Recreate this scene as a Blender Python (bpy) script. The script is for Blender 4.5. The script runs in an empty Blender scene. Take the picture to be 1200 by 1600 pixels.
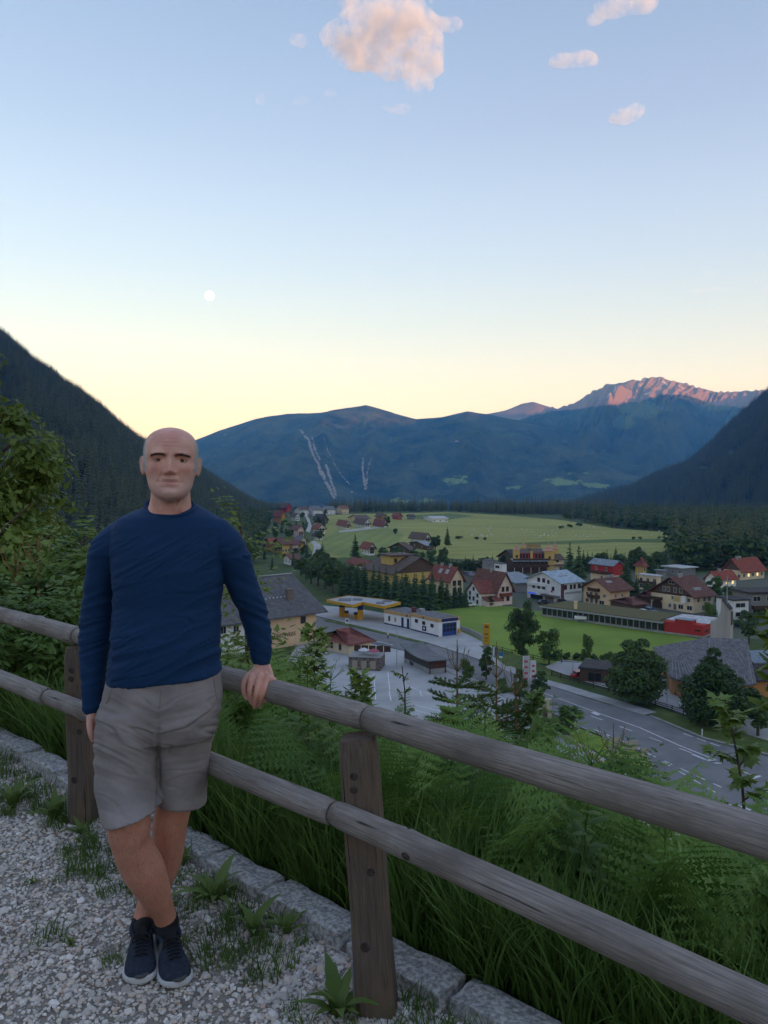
import bpy, bmesh, math, random
import numpy as np
from mathutils import Vector, Matrix, noise as mnoise

R = math.radians
random.seed(7)
rng = np.random.default_rng(11)
scene = bpy.context.scene
COL = scene.collection

# ------------------------------------------------------------------ camera
CAM_H = 1.6
PITCH = math.atan(40 / 1250)
cam_data = bpy.data.cameras.new('camera')
cam = bpy.data.objects.new('camera', cam_data)
COL.objects.link(cam)
cam.location = (0, 0, CAM_H)
cam.rotation_euler = (math.pi / 2 - PITCH, 0, 0)
cam_data.sensor_fit = 'VERTICAL'
cam_data.sensor_height = 24
cam_data.lens = 1250 / 1600 * 24
cam_data.clip_start = 0.05
cam_data.clip_end = 120000
scene.camera = cam

# ------------------------------------------------------------------ world, sun, exposure
SUN_EL = R(2.6)
SUN_DIR = Vector((0.75, -0.66, 0)).normalized() * math.cos(SUN_EL) + Vector((0, 0, math.sin(SUN_EL)))  # towards the sun
world = bpy.data.worlds.new('World')
scene.world = world
world.use_nodes = True
wn, wl = world.node_tree.nodes, world.node_tree.links
wn.clear()
sky = wn.new('ShaderNodeTexSky')
sky.sky_type = 'NISHITA'
sky.sun_disc = False
sky.sun_elevation = SUN_EL
sky.sun_rotation = math.atan2(SUN_DIR.x, SUN_DIR.y)
sky.altitude = 900
sky.air_density = 1.0
sky.dust_density = 0.6
sky.ozone_density = 1.6
tc = wn.new('ShaderNodeTexCoord')
sep = wn.new('ShaderNodeSeparateXYZ')
wl.new(tc.outputs['Generated'], sep.inputs[0])
ramp = wn.new('ShaderNodeValToRGB')       # clear evening sky: warm band along the horizon, blue above, the same all round
cr = ramp.color_ramp
SKY = [(0.0, (0.345, 0.29, 0.36)), (0.06, (0.35, 0.315, 0.43)), (0.12, (0.345, 0.355, 0.53)), (0.19, (0.275, 0.298, 0.43)), (0.26, (0.222, 0.252, 0.40)), (0.32, (0.195, 0.222, 0.365)), (0.4, (0.153, 0.172, 0.293)), (0.51, (0.114, 0.135, 0.235)), (1.0, (0.115, 0.136, 0.235))]
while len(cr.elements) < len(SKY):
    cr.elements.new(0.5)
for e, (p, c) in zip(cr.elements, SKY):
    e.position = p
    e.color = (*c, 1)
wl.new(sep.outputs['Z'], ramp.inputs[0])
bg1 = wn.new('ShaderNodeBackground')
bg1.inputs['Strength'].default_value = 0.15
wl.new(sky.outputs[0], bg1.inputs['Color'])
bg2 = wn.new('ShaderNodeBackground')
bg2.inputs['Strength'].default_value = 0.95
wl.new(ramp.outputs[0], bg2.inputs['Color'])
addsh = wn.new('ShaderNodeAddShader')
wl.new(bg1.outputs[0], addsh.inputs[0])
wl.new(bg2.outputs[0], addsh.inputs[1])
wout = wn.new('ShaderNodeOutputWorld')
wl.new(addsh.outputs[0], wout.inputs['Surface'])

sun_data = bpy.data.lights.new('sun', 'SUN')
sun_data.energy = 2.9
sun_data.angle = R(0.5)
sun_data.color = (1.0, 0.60, 0.34)
sun = bpy.data.objects.new('sun', sun_data)
COL.objects.link(sun)
sun.rotation_euler = SUN_DIR.to_track_quat('Z', 'Y').to_euler()
sun.location = (20, -30, 40)

vs = scene.view_settings
vs.view_transform = 'Standard'
vs.look = 'None'
vs.gamma = 1
vs.exposure = 1.1
vs.use_curve_mapping = False
scene.cycles.use_denoising = True
scene.cycles.max_bounces = 6
scene.cycles.diffuse_bounces = 3
scene.cycles.transparent_max_bounces = 12
scene.cycles.volume_bounces = 1
scene.cycles.caustics_reflective = False
scene.cycles.caustics_refractive = False

# ------------------------------------------------------------------ helpers: pixels of the survey photo to places
CP, SP = math.cos(PITCH), math.sin(PITCH)
VZ = CAM_H - 40.0                      # valley floor

def ray(px, py):
    a = (px - 600) / 1250
    b = (800 - py) / 1250
    return Vector((a, CP + b * SP, -SP + b * CP))

def at(px, py, z=VZ):
    d = ray(px, py)
    t = (z - CAM_H) / d.z
    return Vector((d.x * t, d.y * t, z))

def atY(px, py, Y):
    d = ray(px, py)
    t = Y / d.y
    return Vector((d.x * t, Y, CAM_H + d.z * t))

def depth(py, z=VZ):
    return at(600, py, z).y

def pix(F):
    """survey pixel of world points"""
    x, y, z = F[..., 0], F[..., 1], F[..., 2] - CAM_H
    f = y * CP - z * SP
    up = y * SP + z * CP
    return 600 + 1250 * x / f, 800 - 1250 * up / f

# ------------------------------------------------------------------ helpers: materials
MATS = {}

def nodes_of(m):
    return m.node_tree.nodes, m.node_tree.links

def mat(name, col, rough=0.85, var=0.12, scale=3.0, bump=0.0, bscale=None, metallic=0.0, col2=None, detail=4, stretch=None, spec=0.3, coord='Object', lo=0.3, hi=0.7):
    """principled material: noise mixes two tones, optional bump"""
    if name in MATS:
        return MATS[name]
    m = bpy.data.materials.new(name)
    m.use_nodes = True
    n, l = nodes_of(m)
    b = n['Principled BSDF']
    b.inputs['Roughness'].default_value = rough
    b.inputs['Metallic'].default_value = metallic
    b.inputs['Specular IOR Level'].default_value = spec
    c1 = [max(0, c * (1 - var)) for c in col]
    c2 = col2 if col2 else [min(1, c * (1 + var)) for c in col]
    t = n.new('ShaderNodeTexCoord')
    src = t.outputs[coord]
    if stretch:
        mp = n.new('ShaderNodeMapping')
        mp.inputs['Scale'].default_value = stretch
        l.new(src, mp.inputs[0])
        src = mp.outputs[0]
    nz = n.new('ShaderNodeTexNoise')
    nz.inputs['Scale'].default_value = scale
    nz.inputs['Detail'].default_value = detail
    l.new(src, nz.inputs['Vector'])
    mr = n.new('ShaderNodeMapRange')
    mr.inputs['From Min'].default_value = lo
    mr.inputs['From Max'].default_value = hi
    l.new(nz.outputs['Fac'], mr.inputs['Value'])
    mx = n.new('ShaderNodeMix')
    mx.data_type = 'RGBA'
    mx.inputs[6].default_value = (*c1, 1)
    mx.inputs[7].default_value = (*c2, 1)
    l.new(mr.outputs[0], mx.inputs[0])
    l.new(mx.outputs[2], b.inputs['Base Color'])
    if bump:
        nb = n.new('ShaderNodeTexNoise')
        nb.inputs['Scale'].default_value = bscale or scale * 3
        nb.inputs['Detail'].default_value = 5
        l.new(src, nb.inputs['Vector'])
        bp = n.new('ShaderNodeBump')
        bp.inputs['Strength'].default_value = bump
        bp.inputs['Distance'].default_value = 1.0 / (bscale or scale * 3)
        l.new(nb.outputs['Fac'], bp.inputs['Height'])
        l.new(bp.outputs[0], b.inputs['Normal'])
    MATS[name] = m
    return m

def emat(name, col, strength):
    if name in MATS:
        return MATS[name]
    m = bpy.data.materials.new(name)
    m.use_nodes = True
    b = m.node_tree.nodes['Principled BSDF']
    b.inputs['Base Color'].default_value = (*col, 1)
    b.inputs['Emission Color'].default_value = (*col, 1)
    b.inputs['Emission Strength'].default_value = strength
    MATS[name] = m
    return m

# ------------------------------------------------------------------ helpers: meshes and objects
class MB:
    """collects vertices and faces of ONE part"""
    def __init__(s):
        s.v, s.f, s.mi = [], [], []

    def add(s, verts, faces, mi=0):
        o = len(s.v)
        s.v.extend([tuple(p) for p in verts])
        s.f.extend([tuple(i + o for i in f) for f in faces])
        s.mi.extend([mi] * len(faces))
        return s

    def box(s, x0, x1, y0, y1, z0, z1, mi=0, mtx=None):
        vs_ = [Vector(p) for p in ((x0, y0, z0), (x1, y0, z0), (x1, y1, z0), (x0, y1, z0), (x0, y0, z1), (x1, y0, z1), (x1, y1, z1), (x0, y1, z1))]
        if mtx:
            vs_ = [mtx @ p for p in vs_]
        return s.add(vs_, [(0, 3, 2, 1), (4, 5, 6, 7), (0, 1, 5, 4), (1, 2, 6, 5), (2, 3, 7, 6), (3, 0, 4, 7)], mi)

    def prism(s, poly, axis, a, b, mi=0):
        """extrude a 2-D polygon along an axis ('x','y','z') from a to b"""
        def p3(p, t):
            return {'x': (t, p[0], p[1]), 'y': (p[0], t, p[1]), 'z': (p[0], p[1], t)}[axis]
        n = len(poly)
        vs_ = [p3(p, a) for p in poly] + [p3(p, b) for p in poly]
        fs = [tuple(range(n))[::-1], tuple(range(n, 2 * n))] + [(i, (i + 1) % n, n + (i + 1) % n, n + i) for i in range(n)]
        return s.add(vs_, fs, mi)

    def tube(s, pts, rad, seg=8, mi=0, cap=True):
        pts = [Vector(p) for p in pts]
        n = len(pts)
        rads = rad if isinstance(rad, (list, tuple)) else [rad] * n
        d0 = (pts[1] - pts[0]).normalized()
        up = Vector((0, 0, 1)) if abs(d0.z) < 0.9 else Vector((1, 0, 0))
        vs_, fs = [], []
        a = d0.cross(up).normalized()
        for i, p in enumerate(pts):
            d = (pts[min(i + 1, n - 1)] - pts[max(i - 1, 0)]).normalized()
            a = (a - d * a.dot(d)).normalized()
            b = d.cross(a)
            for k in range(seg):
                t = 2 * math.pi * k / seg
                vs_.append(p + (a * math.cos(t) + b * math.sin(t)) * rads[i])
        for i in range(n - 1):
            for k in range(seg):
                k2 = (k + 1) % seg
                fs.append((i * seg + k, i * seg + k2, (i + 1) * seg + k2, (i + 1) * seg + k))
        if cap:
            fs.append(tuple(range(seg))[::-1])
            fs.append(tuple((n - 1) * seg + k for k in range(seg)))
        return s.add(vs_, fs, mi)

    def mesh(s, name, mats, smooth=False):
        me = bpy.data.meshes.new(name)
        me.from_pydata(s.v, [], s.f)
        for m in (mats if isinstance(mats, (list, tuple)) else [mats]):
            me.materials.append(m)
        if any(s.mi):
            me.polygons.foreach_set('material_index', s.mi)
        if smooth:
            me.polygons.foreach_set('use_smooth', [True] * len(me.polygons))
        me.update()
        return me

    def obj(s, name, mats, parent=None, smooth=False):
        return link(name, s.mesh(name, mats, smooth), parent)

def link(name, data, parent=None, loc=None, rotz=None):
    o = bpy.data.objects.new(name, data)
    COL.objects.link(o)
    if parent:
        o.parent = parent
    if loc is not None:
        o.location = loc
    if rotz is not None:
        o.rotation_euler = (0, 0, rotz)
    return o

def tag(o, label=None, cat=None, group=None, kind=None):
    if label:
        o['label'] = label
    if cat:
        o['category'] = cat
    if group:
        o['group'] = group
    if kind:
        o['kind'] = kind
    return o

def thing(name, label, cat, loc=(0, 0, 0), rotz=0, group=None):
    o = link(name, None, None, loc, rotz)
    o.empty_display_size = 0.2
    return tag(o, label, cat, group)

def np_mesh(name, verts, faces, mats, smooth=False, mi=None):
    """fast mesh from arrays; faces all of the same size"""
    me = bpy.data.meshes.new(name)
    verts = np.asarray(verts, np.float32)
    faces = np.asarray(faces, np.int32)
    k = faces.shape[1]
    me.vertices.add(len(verts))
    me.vertices.foreach_set('co', verts.ravel())
    me.loops.add(faces.size)
    me.loops.foreach_set('vertex_index', faces.ravel())
    me.polygons.add(len(faces))
    me.polygons.foreach_set('loop_start', np.arange(0, faces.size, k, dtype=np.int32))
    me.polygons.foreach_set('loop_total', np.full(len(faces), k, np.int32))
    for m in (mats if isinstance(mats, (list, tuple)) else [mats]):
        me.materials.append(m)
    if mi is not None:
        me.polygons.foreach_set('material_index', np.asarray(mi, np.int32))
    if smooth:
        me.polygons.foreach_set('use_smooth', np.ones(len(faces), bool))
    me.update(calc_edges=True)
    me.validate()
    return me

def copy_tree(o, parent=None):
    c = o.copy()
    COL.objects.link(c)
    c.parent = parent
    for ch in o.children:
        copy_tree(ch, c)
    return c

def grid_faces(nu, nv, wrap=False):
    i = np.arange(nu - 1)[:, None]
    j = np.arange(nv if wrap else nv - 1)[None, :]
    a = i * nv + j
    b = i * nv + (j + 1) % nv
    return np.stack([a, b, b + nv, a + nv], -1).reshape(-1, 4)

# numpy value noise for terrain
_P = rng.random((256, 256)).astype(np.float64)

def vnoise(x, y):
    xi, yi = np.floor(x).astype(int), np.floor(y).astype(int)
    fx, fy = x - xi, y - yi
    fx, fy = fx * fx * (3 - 2 * fx), fy * fy * (3 - 2 * fy)
    g = lambda i, j: _P[i & 255, j & 255]
    return (g(xi, yi) * (1 - fx) + g(xi + 1, yi) * fx) * (1 - fy) + (g(xi, yi + 1) * (1 - fx) + g(xi + 1, yi + 1) * fx) * fy * 1.0

def fbm(x, y, o=5, ridged=False):
    s, a, t = 0.0, 1.0, 0.0
    for k in range(o):
        n = vnoise(x * 2 ** k + 17.3 * k, y * 2 ** k + 5.1 * k)
        if ridged:
            n = 1 - np.abs(2 * n - 1)
        s = s + a * n
        t += a
        a *= 0.5
    return s / t

def scatter(name, pts, proto, scale, mats=None, rot=None, tilt=0.0):
    """stuff: one object whose points carry copies of a small mesh (geometry nodes)"""
    pts = np.asarray(pts, np.float32)
    n = len(pts)
    me = bpy.data.meshes.new(name)
    me.vertices.add(n)
    me.vertices.foreach_set('co', pts.ravel())
    a = me.attributes.new('size', 'FLOAT', 'POINT')
    a.data.foreach_set('value', np.asarray(scale, np.float32))
    r = np.zeros((n, 3), np.float32)
    r[:, 2] = rng.random(n) * 6.283 if rot is None else rot
    if tilt:
        r[:, 0] = rng.normal(0, tilt, n)
        r[:, 1] = rng.normal(0, tilt, n)
    a = me.attributes.new('turn', 'FLOAT_VECTOR', 'POINT')
    a.data.foreach_set('vector', r.ravel())
    a = me.attributes.new('pick', 'INT', 'POINT')
    a.data.foreach_set('value', rng.integers(0, len(proto), n).astype(np.int32))
    o = link(name, me)
    ng = bpy.data.node_groups.new(name + '_nodes', 'GeometryNodeTree')
    ng.interface.new_socket('Geometry', in_out='INPUT', socket_type='NodeSocketGeometry')
    ng.interface.new_socket('Geometry', in_out='OUTPUT', socket_type='NodeSocketGeometry')
    N, L = ng.nodes, ng.links
    gi, go = N.new('NodeGroupInput'), N.new('NodeGroupOutput')
    mp = N.new('GeometryNodeMeshToPoints')
    L.new(gi.outputs[0], mp.inputs[0])
    iop = N.new('GeometryNodeInstanceOnPoints')
    L.new(mp.outputs[0], iop.inputs['Points'])
    gg = N.new('GeometryNodeGeometryToInstance')
    for p in reversed(proto):
        oi = N.new('GeometryNodeObjectInfo')
        oi.inputs['Object'].default_value = p
        oi.inputs['As Instance'].default_value = True
        L.new(oi.outputs['Geometry'], gg.inputs[0])
    # each prototype becomes one pickable instance
    N.remove(gg)
    jg = N.new('GeometryNodeJoinGeometry')
    for nd in [q for q in N if q.bl_idname == 'GeometryNodeObjectInfo']:
        L.new(nd.outputs['Geometry'], jg.inputs[0])
    L.new(jg.outputs[0], iop.inputs['Instance'])
    iop.inputs['Pick Instance'].default_value = True
    def attr(nm, ty):
        q = N.new('GeometryNodeInputNamedAttribute')
        q.data_type = ty
        q.inputs['Name'].default_value = nm
        return q.outputs['Attribute']
    L.new(attr('pick', 'INT'), iop.inputs['Instance Index'])
    e2r = N.new('FunctionNodeEulerToRotation')
    L.new(attr('turn', 'FLOAT_VECTOR'), e2r.inputs[0])
    L.new(e2r.outputs[0], iop.inputs['Rotation'])
    L.new(attr('size', 'FLOAT'), iop.inputs['Scale'])
    L.new(iop.outputs[0], go.inputs[0])
    md = o.modifiers.new('scatter', 'NODES')
    md.node_group = ng
    o['kind'] = 'stuff'
    return o

def proto_obj(name, mesh):
    return bpy.data.objects.new(name, mesh)      # never linked: only scattered

# ------------------------------------------------------------------ terrain
FN = Vector((0.694, 0.720))           # away from the path, downhill
P0 = Vector((-0.02, 2.41))            # foot of the middle fence post

def hill_s(x, y):
    return (x - P0.x) * FN.x + (y - P0.y) * FN.y

def zground(x, y):
    """height of the ground: path shelf, bank above it, steep slope, flat valley"""
    x, y = np.asarray(x, float), np.asarray(y, float)
    s = hill_s(x, y)
    drop = np.where(s > 0.30, -np.minimum(s - 0.30, 5.0) * 0.42 - 0.06 - np.maximum(s - 5.3, 0) * 0.86, -0.03)
    drop = drop + np.where(s > 1.0, (fbm(x * 0.35, y * 0.35, 3) - 0.5) * np.clip(s - 1, 0, 3) * 0.3, 0)
    k = 2.5
    low = VZ - 0.06
    drop = low + k * np.log1p(np.exp(np.clip((drop - low) / k, -30, 30)))
    bank = np.where(s < -3.4, np.minimum((-3.4 - s) * 0.4, 2.5), 0)
    u = np.clip((y - 1330) / 900, 0, 1)                     # beyond the terrace of meadows the land falls away
    drop = drop - 170 * u * u * (3 - 2 * u)
    return drop + bank

def zg(x, y):
    return float(zground(x, y))
# ------------------------------------------------------------------ ground sheet
def build_ground():
    rad = np.concatenate([[0.0], np.geomspace(0.4, 13500, 330)])
    ang = np.linspace(0, 2 * np.pi, 400, endpoint=False)
    X = rad[:, None] * np.cos(ang)[None]
    Y = rad[:, None] * np.sin(ang)[None]
    Z = zground(X, Y)
    Z = np.where(hill_s(X, Y) > -0.25, Z, np.minimum(Z - 0.05, Z))
    m = mat('ground_green', (0.045, 0.075, 0.02), 0.95, scale=0.08, col2=(0.085, 0.12, 0.03), bump=0.4, bscale=1.5)
    n, l = nodes_of(m)                       # bare leaf mould under the plants of the steep slope
    bs = n['Principled BSDF']
    src = bs.inputs['Base Color'].links[0].from_socket
    t = n.new('ShaderNodeTexCoord')
    sx = n.new('ShaderNodeSeparateXYZ')
    l.new(t.outputs['Object'], sx.inputs[0])
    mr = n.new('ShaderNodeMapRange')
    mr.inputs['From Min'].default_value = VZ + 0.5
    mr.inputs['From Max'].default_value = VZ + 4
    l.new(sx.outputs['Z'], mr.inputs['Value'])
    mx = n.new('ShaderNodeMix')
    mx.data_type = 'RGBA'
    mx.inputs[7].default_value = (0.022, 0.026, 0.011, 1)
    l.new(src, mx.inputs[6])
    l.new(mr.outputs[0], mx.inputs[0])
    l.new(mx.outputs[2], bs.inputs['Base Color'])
    me = np_mesh('ground', np.stack([X, Y, Z], -1).reshape(-1, 3), grid_faces(len(rad), len(ang), True), m, True)
    tag(link('ground', me), kind='structure')
build_ground()

# ------------------------------------------------------------------ mountains
def terrain_mat(name, forest, forest2, rock=None, rock_z=None, meadow=None, scars=None, scale=0.004):
    """forest in two tones; rock and alpine grass by height; bare streaks where the mesh attribute says so"""
    m = bpy.data.materials.new(name)
    m.use_nodes = True
    n, l = nodes_of(m)
    b = n['Principled BSDF']
    b.inputs['Roughness'].default_value = 1.0
    b.inputs['Specular IOR Level'].default_value = 0.0
    t = n.new('ShaderNodeTexCoord')
    nz = n.new('ShaderNodeTexNoise')
    nz.inputs['Scale'].default_value = scale
    nz.inputs['Detail'].default_value = 12
    nz.inputs['Roughness'].default_value = 0.68
    l.new(t.outputs['Object'], nz.inputs['Vector'])
    mr = n.new('ShaderNodeMapRange')
    mr.inputs['From Min'].default_value = 0.35
    mr.inputs['From Max'].default_value = 0.65
    l.new(nz.outputs['Fac'], mr.inputs['Value'])
    cur = n.new('ShaderNodeMix')
    cur.data_type = 'RGBA'
    cur.inputs[6].default_value = (*forest, 1)
    cur.inputs[7].default_value = (*forest2, 1)
    l.new(mr.outputs[0], cur.inputs[0])
    out = cur.outputs[2]
    for an, c in (('meadow', meadow), ('scar', scars), ('rock', rock), ('snow', (0.75, 0.75, 0.78) if rock else None)):
        if c is None:
            continue
        at_ = n.new('ShaderNodeAttribute')
        at_.attribute_name = an
        nn = n.new('ShaderNodeTexNoise')
        nn.inputs['Scale'].default_value = scale * 6
        nn.inputs['Detail'].default_value = 8
        nn.inputs['Roughness'].default_value = 0.7
        l.new(t.outputs['Object'], nn.inputs['Vector'])
        ad = n.new('ShaderNodeMath')
        ad.operation = 'MULTIPLY_ADD'
        l.new(nn.outputs['Fac'], ad.inputs[0])
        ad.inputs[1].default_value = 1.1
        l.new(at_.outputs['Fac'], ad.inputs[2])
        mr2 = n.new('ShaderNodeMapRange')
        mr2.inputs['From Min'].default_value = 0.98
        mr2.inputs['From Max'].default_value = 1.12
        l.new(ad.outputs[0], mr2.inputs['Value'])
        mx = n.new('ShaderNodeMix')
        mx.data_type = 'RGBA'
        l.new(out, mx.inputs[6])
        mx.inputs[7].default_value = (*c, 1)
        l.new(mr2.outputs[0], mx.inputs[0])
        out = mx.outputs[2]
    l.new(out, b.inputs['Base Color'])
    nb = n.new('ShaderNodeTexNoise')
    nb.inputs['Scale'].default_value = scale * 14
    nb.inputs['Detail'].default_value = 8
    l.new(t.outputs['Object'], nb.inputs['Vector'])
    bp = n.new('ShaderNodeBump')
    bp.inputs['Strength'].default_value = 1.0
    bp.inputs['Distance'].default_value = 34
    l.new(nb.outputs['Fac'], bp.inputs['Height'])
    l.new(bp.outputs[0], b.inputs['Normal'])
    return m

def ridge_mountain(name, ridge, foot_px, foot_y, material, nu=260, nv=110, rough=0.18, spur=0.0, crag=0.0, attrs=None, spur_n=9, back=0.5, convex=1.0, foot_z=-8):
    """ridge: list of (px, py, distance); a flank falls from it to the valley floor at distance foot_y on the camera's side, a back slope behind"""
    ridge = sorted(ridge)
    pxs = np.array([r[0] for r in ridge], float)
    u = np.linspace(pxs[0], pxs[-1], nu)
    pys = np.interp(u, pxs, [r[1] for r in ridge])
    D = np.interp(u, pxs, [r[2] for r in ridge])
    pys = pys + (fbm(u * 0.05, u * 0 + 3.3, 4) - 0.5) * 5 * min(1, crag + 0.35)
    if crag:
        pys = pys + crag * (fbm(u * 0.11, u * 0 + 8.1, 4, True) - 0.55) * 11 * (0.25 + 1.5 * fbm(u * 0.02, u * 0 + 1.7, 2))
    rid = np.array([atY(a, b, c) for a, b, c in zip(u, pys, D)])
    fp = np.interp(np.linspace(0, 1, nu), np.linspace(0, 1, len(foot_px)), foot_px)
    fy = np.interp(np.linspace(0, 1, nu), np.linspace(0, 1, len(foot_y)), foot_y)
    foot = np.array([(ray(a, 800).x / ray(a, 800).y * c, c, VZ + foot_z) for a, c in zip(fp, fy)])
    H = rid[:, 2] - foot[:, 2]
    v = np.linspace(0, 1, nv)                       # 0 ridge, 1 foot
    V = v[None, :]
    P = rid[:, None, :] * (1 - V[..., None]) + foot[:, None, :] * V[..., None]
    prof = (1 - V) ** convex
    Z = foot[:, None, 2] + H[:, None] * prof
    L = np.linalg.norm(rid - foot, axis=1)[:, None]
    env = np.sin(np.pi * np.clip(V, 0, 1)) ** 0.7
    xs, ys = P[..., 0], P[..., 1]
    sc = 3.2 / np.mean(H)
    Z = Z + H[:, None] * env * rough * (fbm(xs * sc, ys * sc, 6, True) - 0.5)
    if spur:
        uu = np.linspace(0, spur_n, nu)[:, None]
        Z = Z + H[:, None] * env * spur * (fbm(uu + 0.25 * V + 40, V * 0.8 + 2, 4, True) - 0.5)
    if crag:
        Z = Z + H[:, None] * crag * 0.10 * np.exp(-V * 7) * (fbm(np.linspace(0, 60, nu)[:, None] + 0 * V, V * 5, 4, True) - 0.6) * np.clip(V * 30, 0, 1)
    # back slope
    vb = np.linspace(0, 1, 12)[1:]
    out = (rid - foot)
    out[:, 2] = 0
    out /= np.linalg.norm(out, axis=1)[:, None]
    PB = rid[:, None, :] + out[:, None, :] * (vb[None, :, None] * (H * back * 2.2)[:, None, None])
    PB[..., 2] = rid[:, None, 2] - H[:, None] * vb[None] ** 1.0
    F = np.stack([xs, ys, Z], -1)
    allp = np.concatenate([PB[:, ::-1], F], 1)
    nvv = allp.shape[1]
    me = np_mesh(name, allp.reshape(-1, 3), grid_faces(nu, nvv), material, True)
    for an, fn in (attrs or {}).items():
        w = np.zeros((nu, nvv), np.float32)
        w[:, len(vb):] = fn(u[:, None] + 0 * V, V + 0 * u[:, None], F)
        a = me.attributes.new(an, 'FLOAT', 'POINT')
        a.data.foreach_set('value', w.ravel())
    o = link(name, me)
    tag(o, kind='structure')
    return o, F, u

def blob(px, py, cx, cy, rx, ry, ang=0.0):
    c, s = math.cos(ang), math.sin(ang)
    dx, dy = px - cx, py - cy
    a, b = dx * c + dy * s, -dx * s + dy * c
    return np.clip(1.25 - np.sqrt((a / rx) ** 2 + (b / ry) ** 2), 0, 1)

def streak(px, py, pts, w):
    r = np.zeros_like(px)
    for (x0, y0), (x1, y1) in zip(pts, pts[1:]):
        t = np.clip(((px - x0) * (x1 - x0) + (py - y0) * (y1 - y0)) / ((x1 - x0) ** 2 + (y1 - y0) ** 2), 0, 1)
        d = np.hypot(px - x0 - t * (x1 - x0), py - y0 - t * (y1 - y0))
        r = np.maximum(r, np.clip(1.15 - d / w, 0, 1))
    return r

def far_scars(u, V, F):
    x, y = pix(F)
    x = x + 9 * (fbm(x * 0.06, y * 0.06, 4) - 0.5)
    y = y + 6 * (fbm(x * 0.07 + 9, y * 0.07, 3) - 0.5)
    w = np.zeros_like(x)
    for pts, wd in (([(470, 672), (480, 688), (491, 712), (503, 735), (511, 752), (522, 778)], 3.6), ([(485, 680), (492, 700), (500, 718)], 2.4), ([(507, 684), (516, 712), (530, 735), (545, 758)], 1.3),
                    ([(510, 728), (519, 748), (524, 774)], 3.0), ([(566, 716), (566, 735), (570, 765)], 2.6), ([(578, 716), (573, 742), (571, 765)], 1.8), ([(488, 706), (505, 745), (516, 770)], 1.6)):
        w = np.maximum(w, streak(x, y, pts, wd * 1.5) * 0.60)
    for b in ((643, 725, 8, 6), (382, 690, 5, 3), (340, 703, 4, 3), (395, 715, 4, 2), (352, 680, 4, 2), (548, 768, 5, 5), (912, 703, 5, 4), (716, 690, 7, 3), (1130, 640, 4, 2)):
        w = np.maximum(w, blob(x, y, *b) * 0.55)
    return w

def far_meadow(u, V, F):
    x, y = pix(F)
    x = x + 30 * (fbm(x * 0.05, y * 0.12, 4) - 0.5)
    y = y + 9 * (fbm(x * 0.05 + 3, y * 0.12, 4) - 0.5)
    w = np.zeros_like(x)
    for b in ((705, 752, 38, 7), (625, 782, 26, 8), (665, 781, 18, 6), (880, 752, 62, 9, 0.06), (905, 742, 40, 6), (930, 758, 30, 7), (800, 762, 28, 4), (720, 745, 16, 4), (980, 650, 40, 10, -0.3)):
        w = np.maximum(w, blob(x, y, *b) * 0.66)
    w = np.where((blob(x, y, 905, 746, 24, 7) > 0.3), 0, w)
    return w

far_forest = terrain_mat('far_forest', (0.010, 0.020, 0.010), (0.10, 0.12, 0.06), meadow=(0.20, 0.30, 0.09), scars=(0.36, 0.33, 0.30), scale=0.0032)
peak_rock = terrain_mat('peak_rock', (0.018, 0.030, 0.016), (0.085, 0.105, 0.05), meadow=(0.12, 0.17, 0.06), rock=(0.30, 0.25, 0.22), scale=0.003)

RIDGE_FAR = [(60, 745, 8600), (180, 715, 8500), (240, 705, 8500), (300, 690, 8500), (345, 672, 8500), (400, 654, 8400), (450, 646, 8300), (500, 645, 8300), (530, 640, 8200), (572, 633, 8200), (600, 641, 8200), (650, 655, 8100),
             (690, 652, 8000), (730, 643, 7900), (765, 648, 7900), (800, 655, 7800), (880, 668, 7700), (960, 690, 7600), (1100, 730, 7500)]
mountain_far, F_far, u_far = ridge_mountain('mountain_ridge', RIDGE_FAR, (100, 600, 1050), (4300, 4600, 4600), far_forest, 520, 260, foot_z=-190, rough=0.16, spur=0.30, spur_n=8,
                              attrs={'scar': far_scars, 'meadow': far_meadow})
RIDGE_PEAK = [(760, 672, 9600), (800, 658, 9600), (862, 639, 9600), (896, 630, 9600), (925, 612, 9500), (950, 600, 9500), (971, 597, 9500), (1000, 595, 9500), (1029, 587, 9400), (1046, 593, 9400), (1075, 600, 9500), (1117, 610, 9600),
              (1160, 612, 9700), (1196, 609, 9800), (1300, 600, 9900), (1420, 615, 9900)]

def peak_rockw(u, V, F):
    x, y = pix(F)
    lim = np.interp(x, [760, 862, 900, 950, 1000, 1033, 1075, 1117, 1200, 1400], [668, 643, 640, 634, 628, 616, 618, 634, 640, 640])
    return np.clip((lim - y) / 14 + 0.45, 0, 1)

def peak_snow(u, V, F):
    x, y = pix(F)
    w = np.zeros_like(x)
    for pts, wd in (([(1036, 596), (1043, 602)], 2.2), ([(948, 622), (954, 614)], 1.6), ([(960, 612), (962, 604)], 1.4), ([(1008, 616), (1014, 614)], 1.8), ([(1062, 603), (1068, 608)], 1.2), ([(1000, 603), (1006, 598)], 1.4)):
        w = np.maximum(w, streak(x, y, pts, wd))
    return w * 0.8

def peak_meadow(u, V, F):
    x, y = pix(F)
    return np.maximum(np.maximum(blob(x, y, 1000, 640, 55, 22) * 0.75, blob(x, y, 975, 660, 26, 16) * 0.9), np.maximum(blob(x, y, 1120, 635, 45, 12) * 0.7, blob(x, y, 890, 755, 70, 12) * 0.9))

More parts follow.
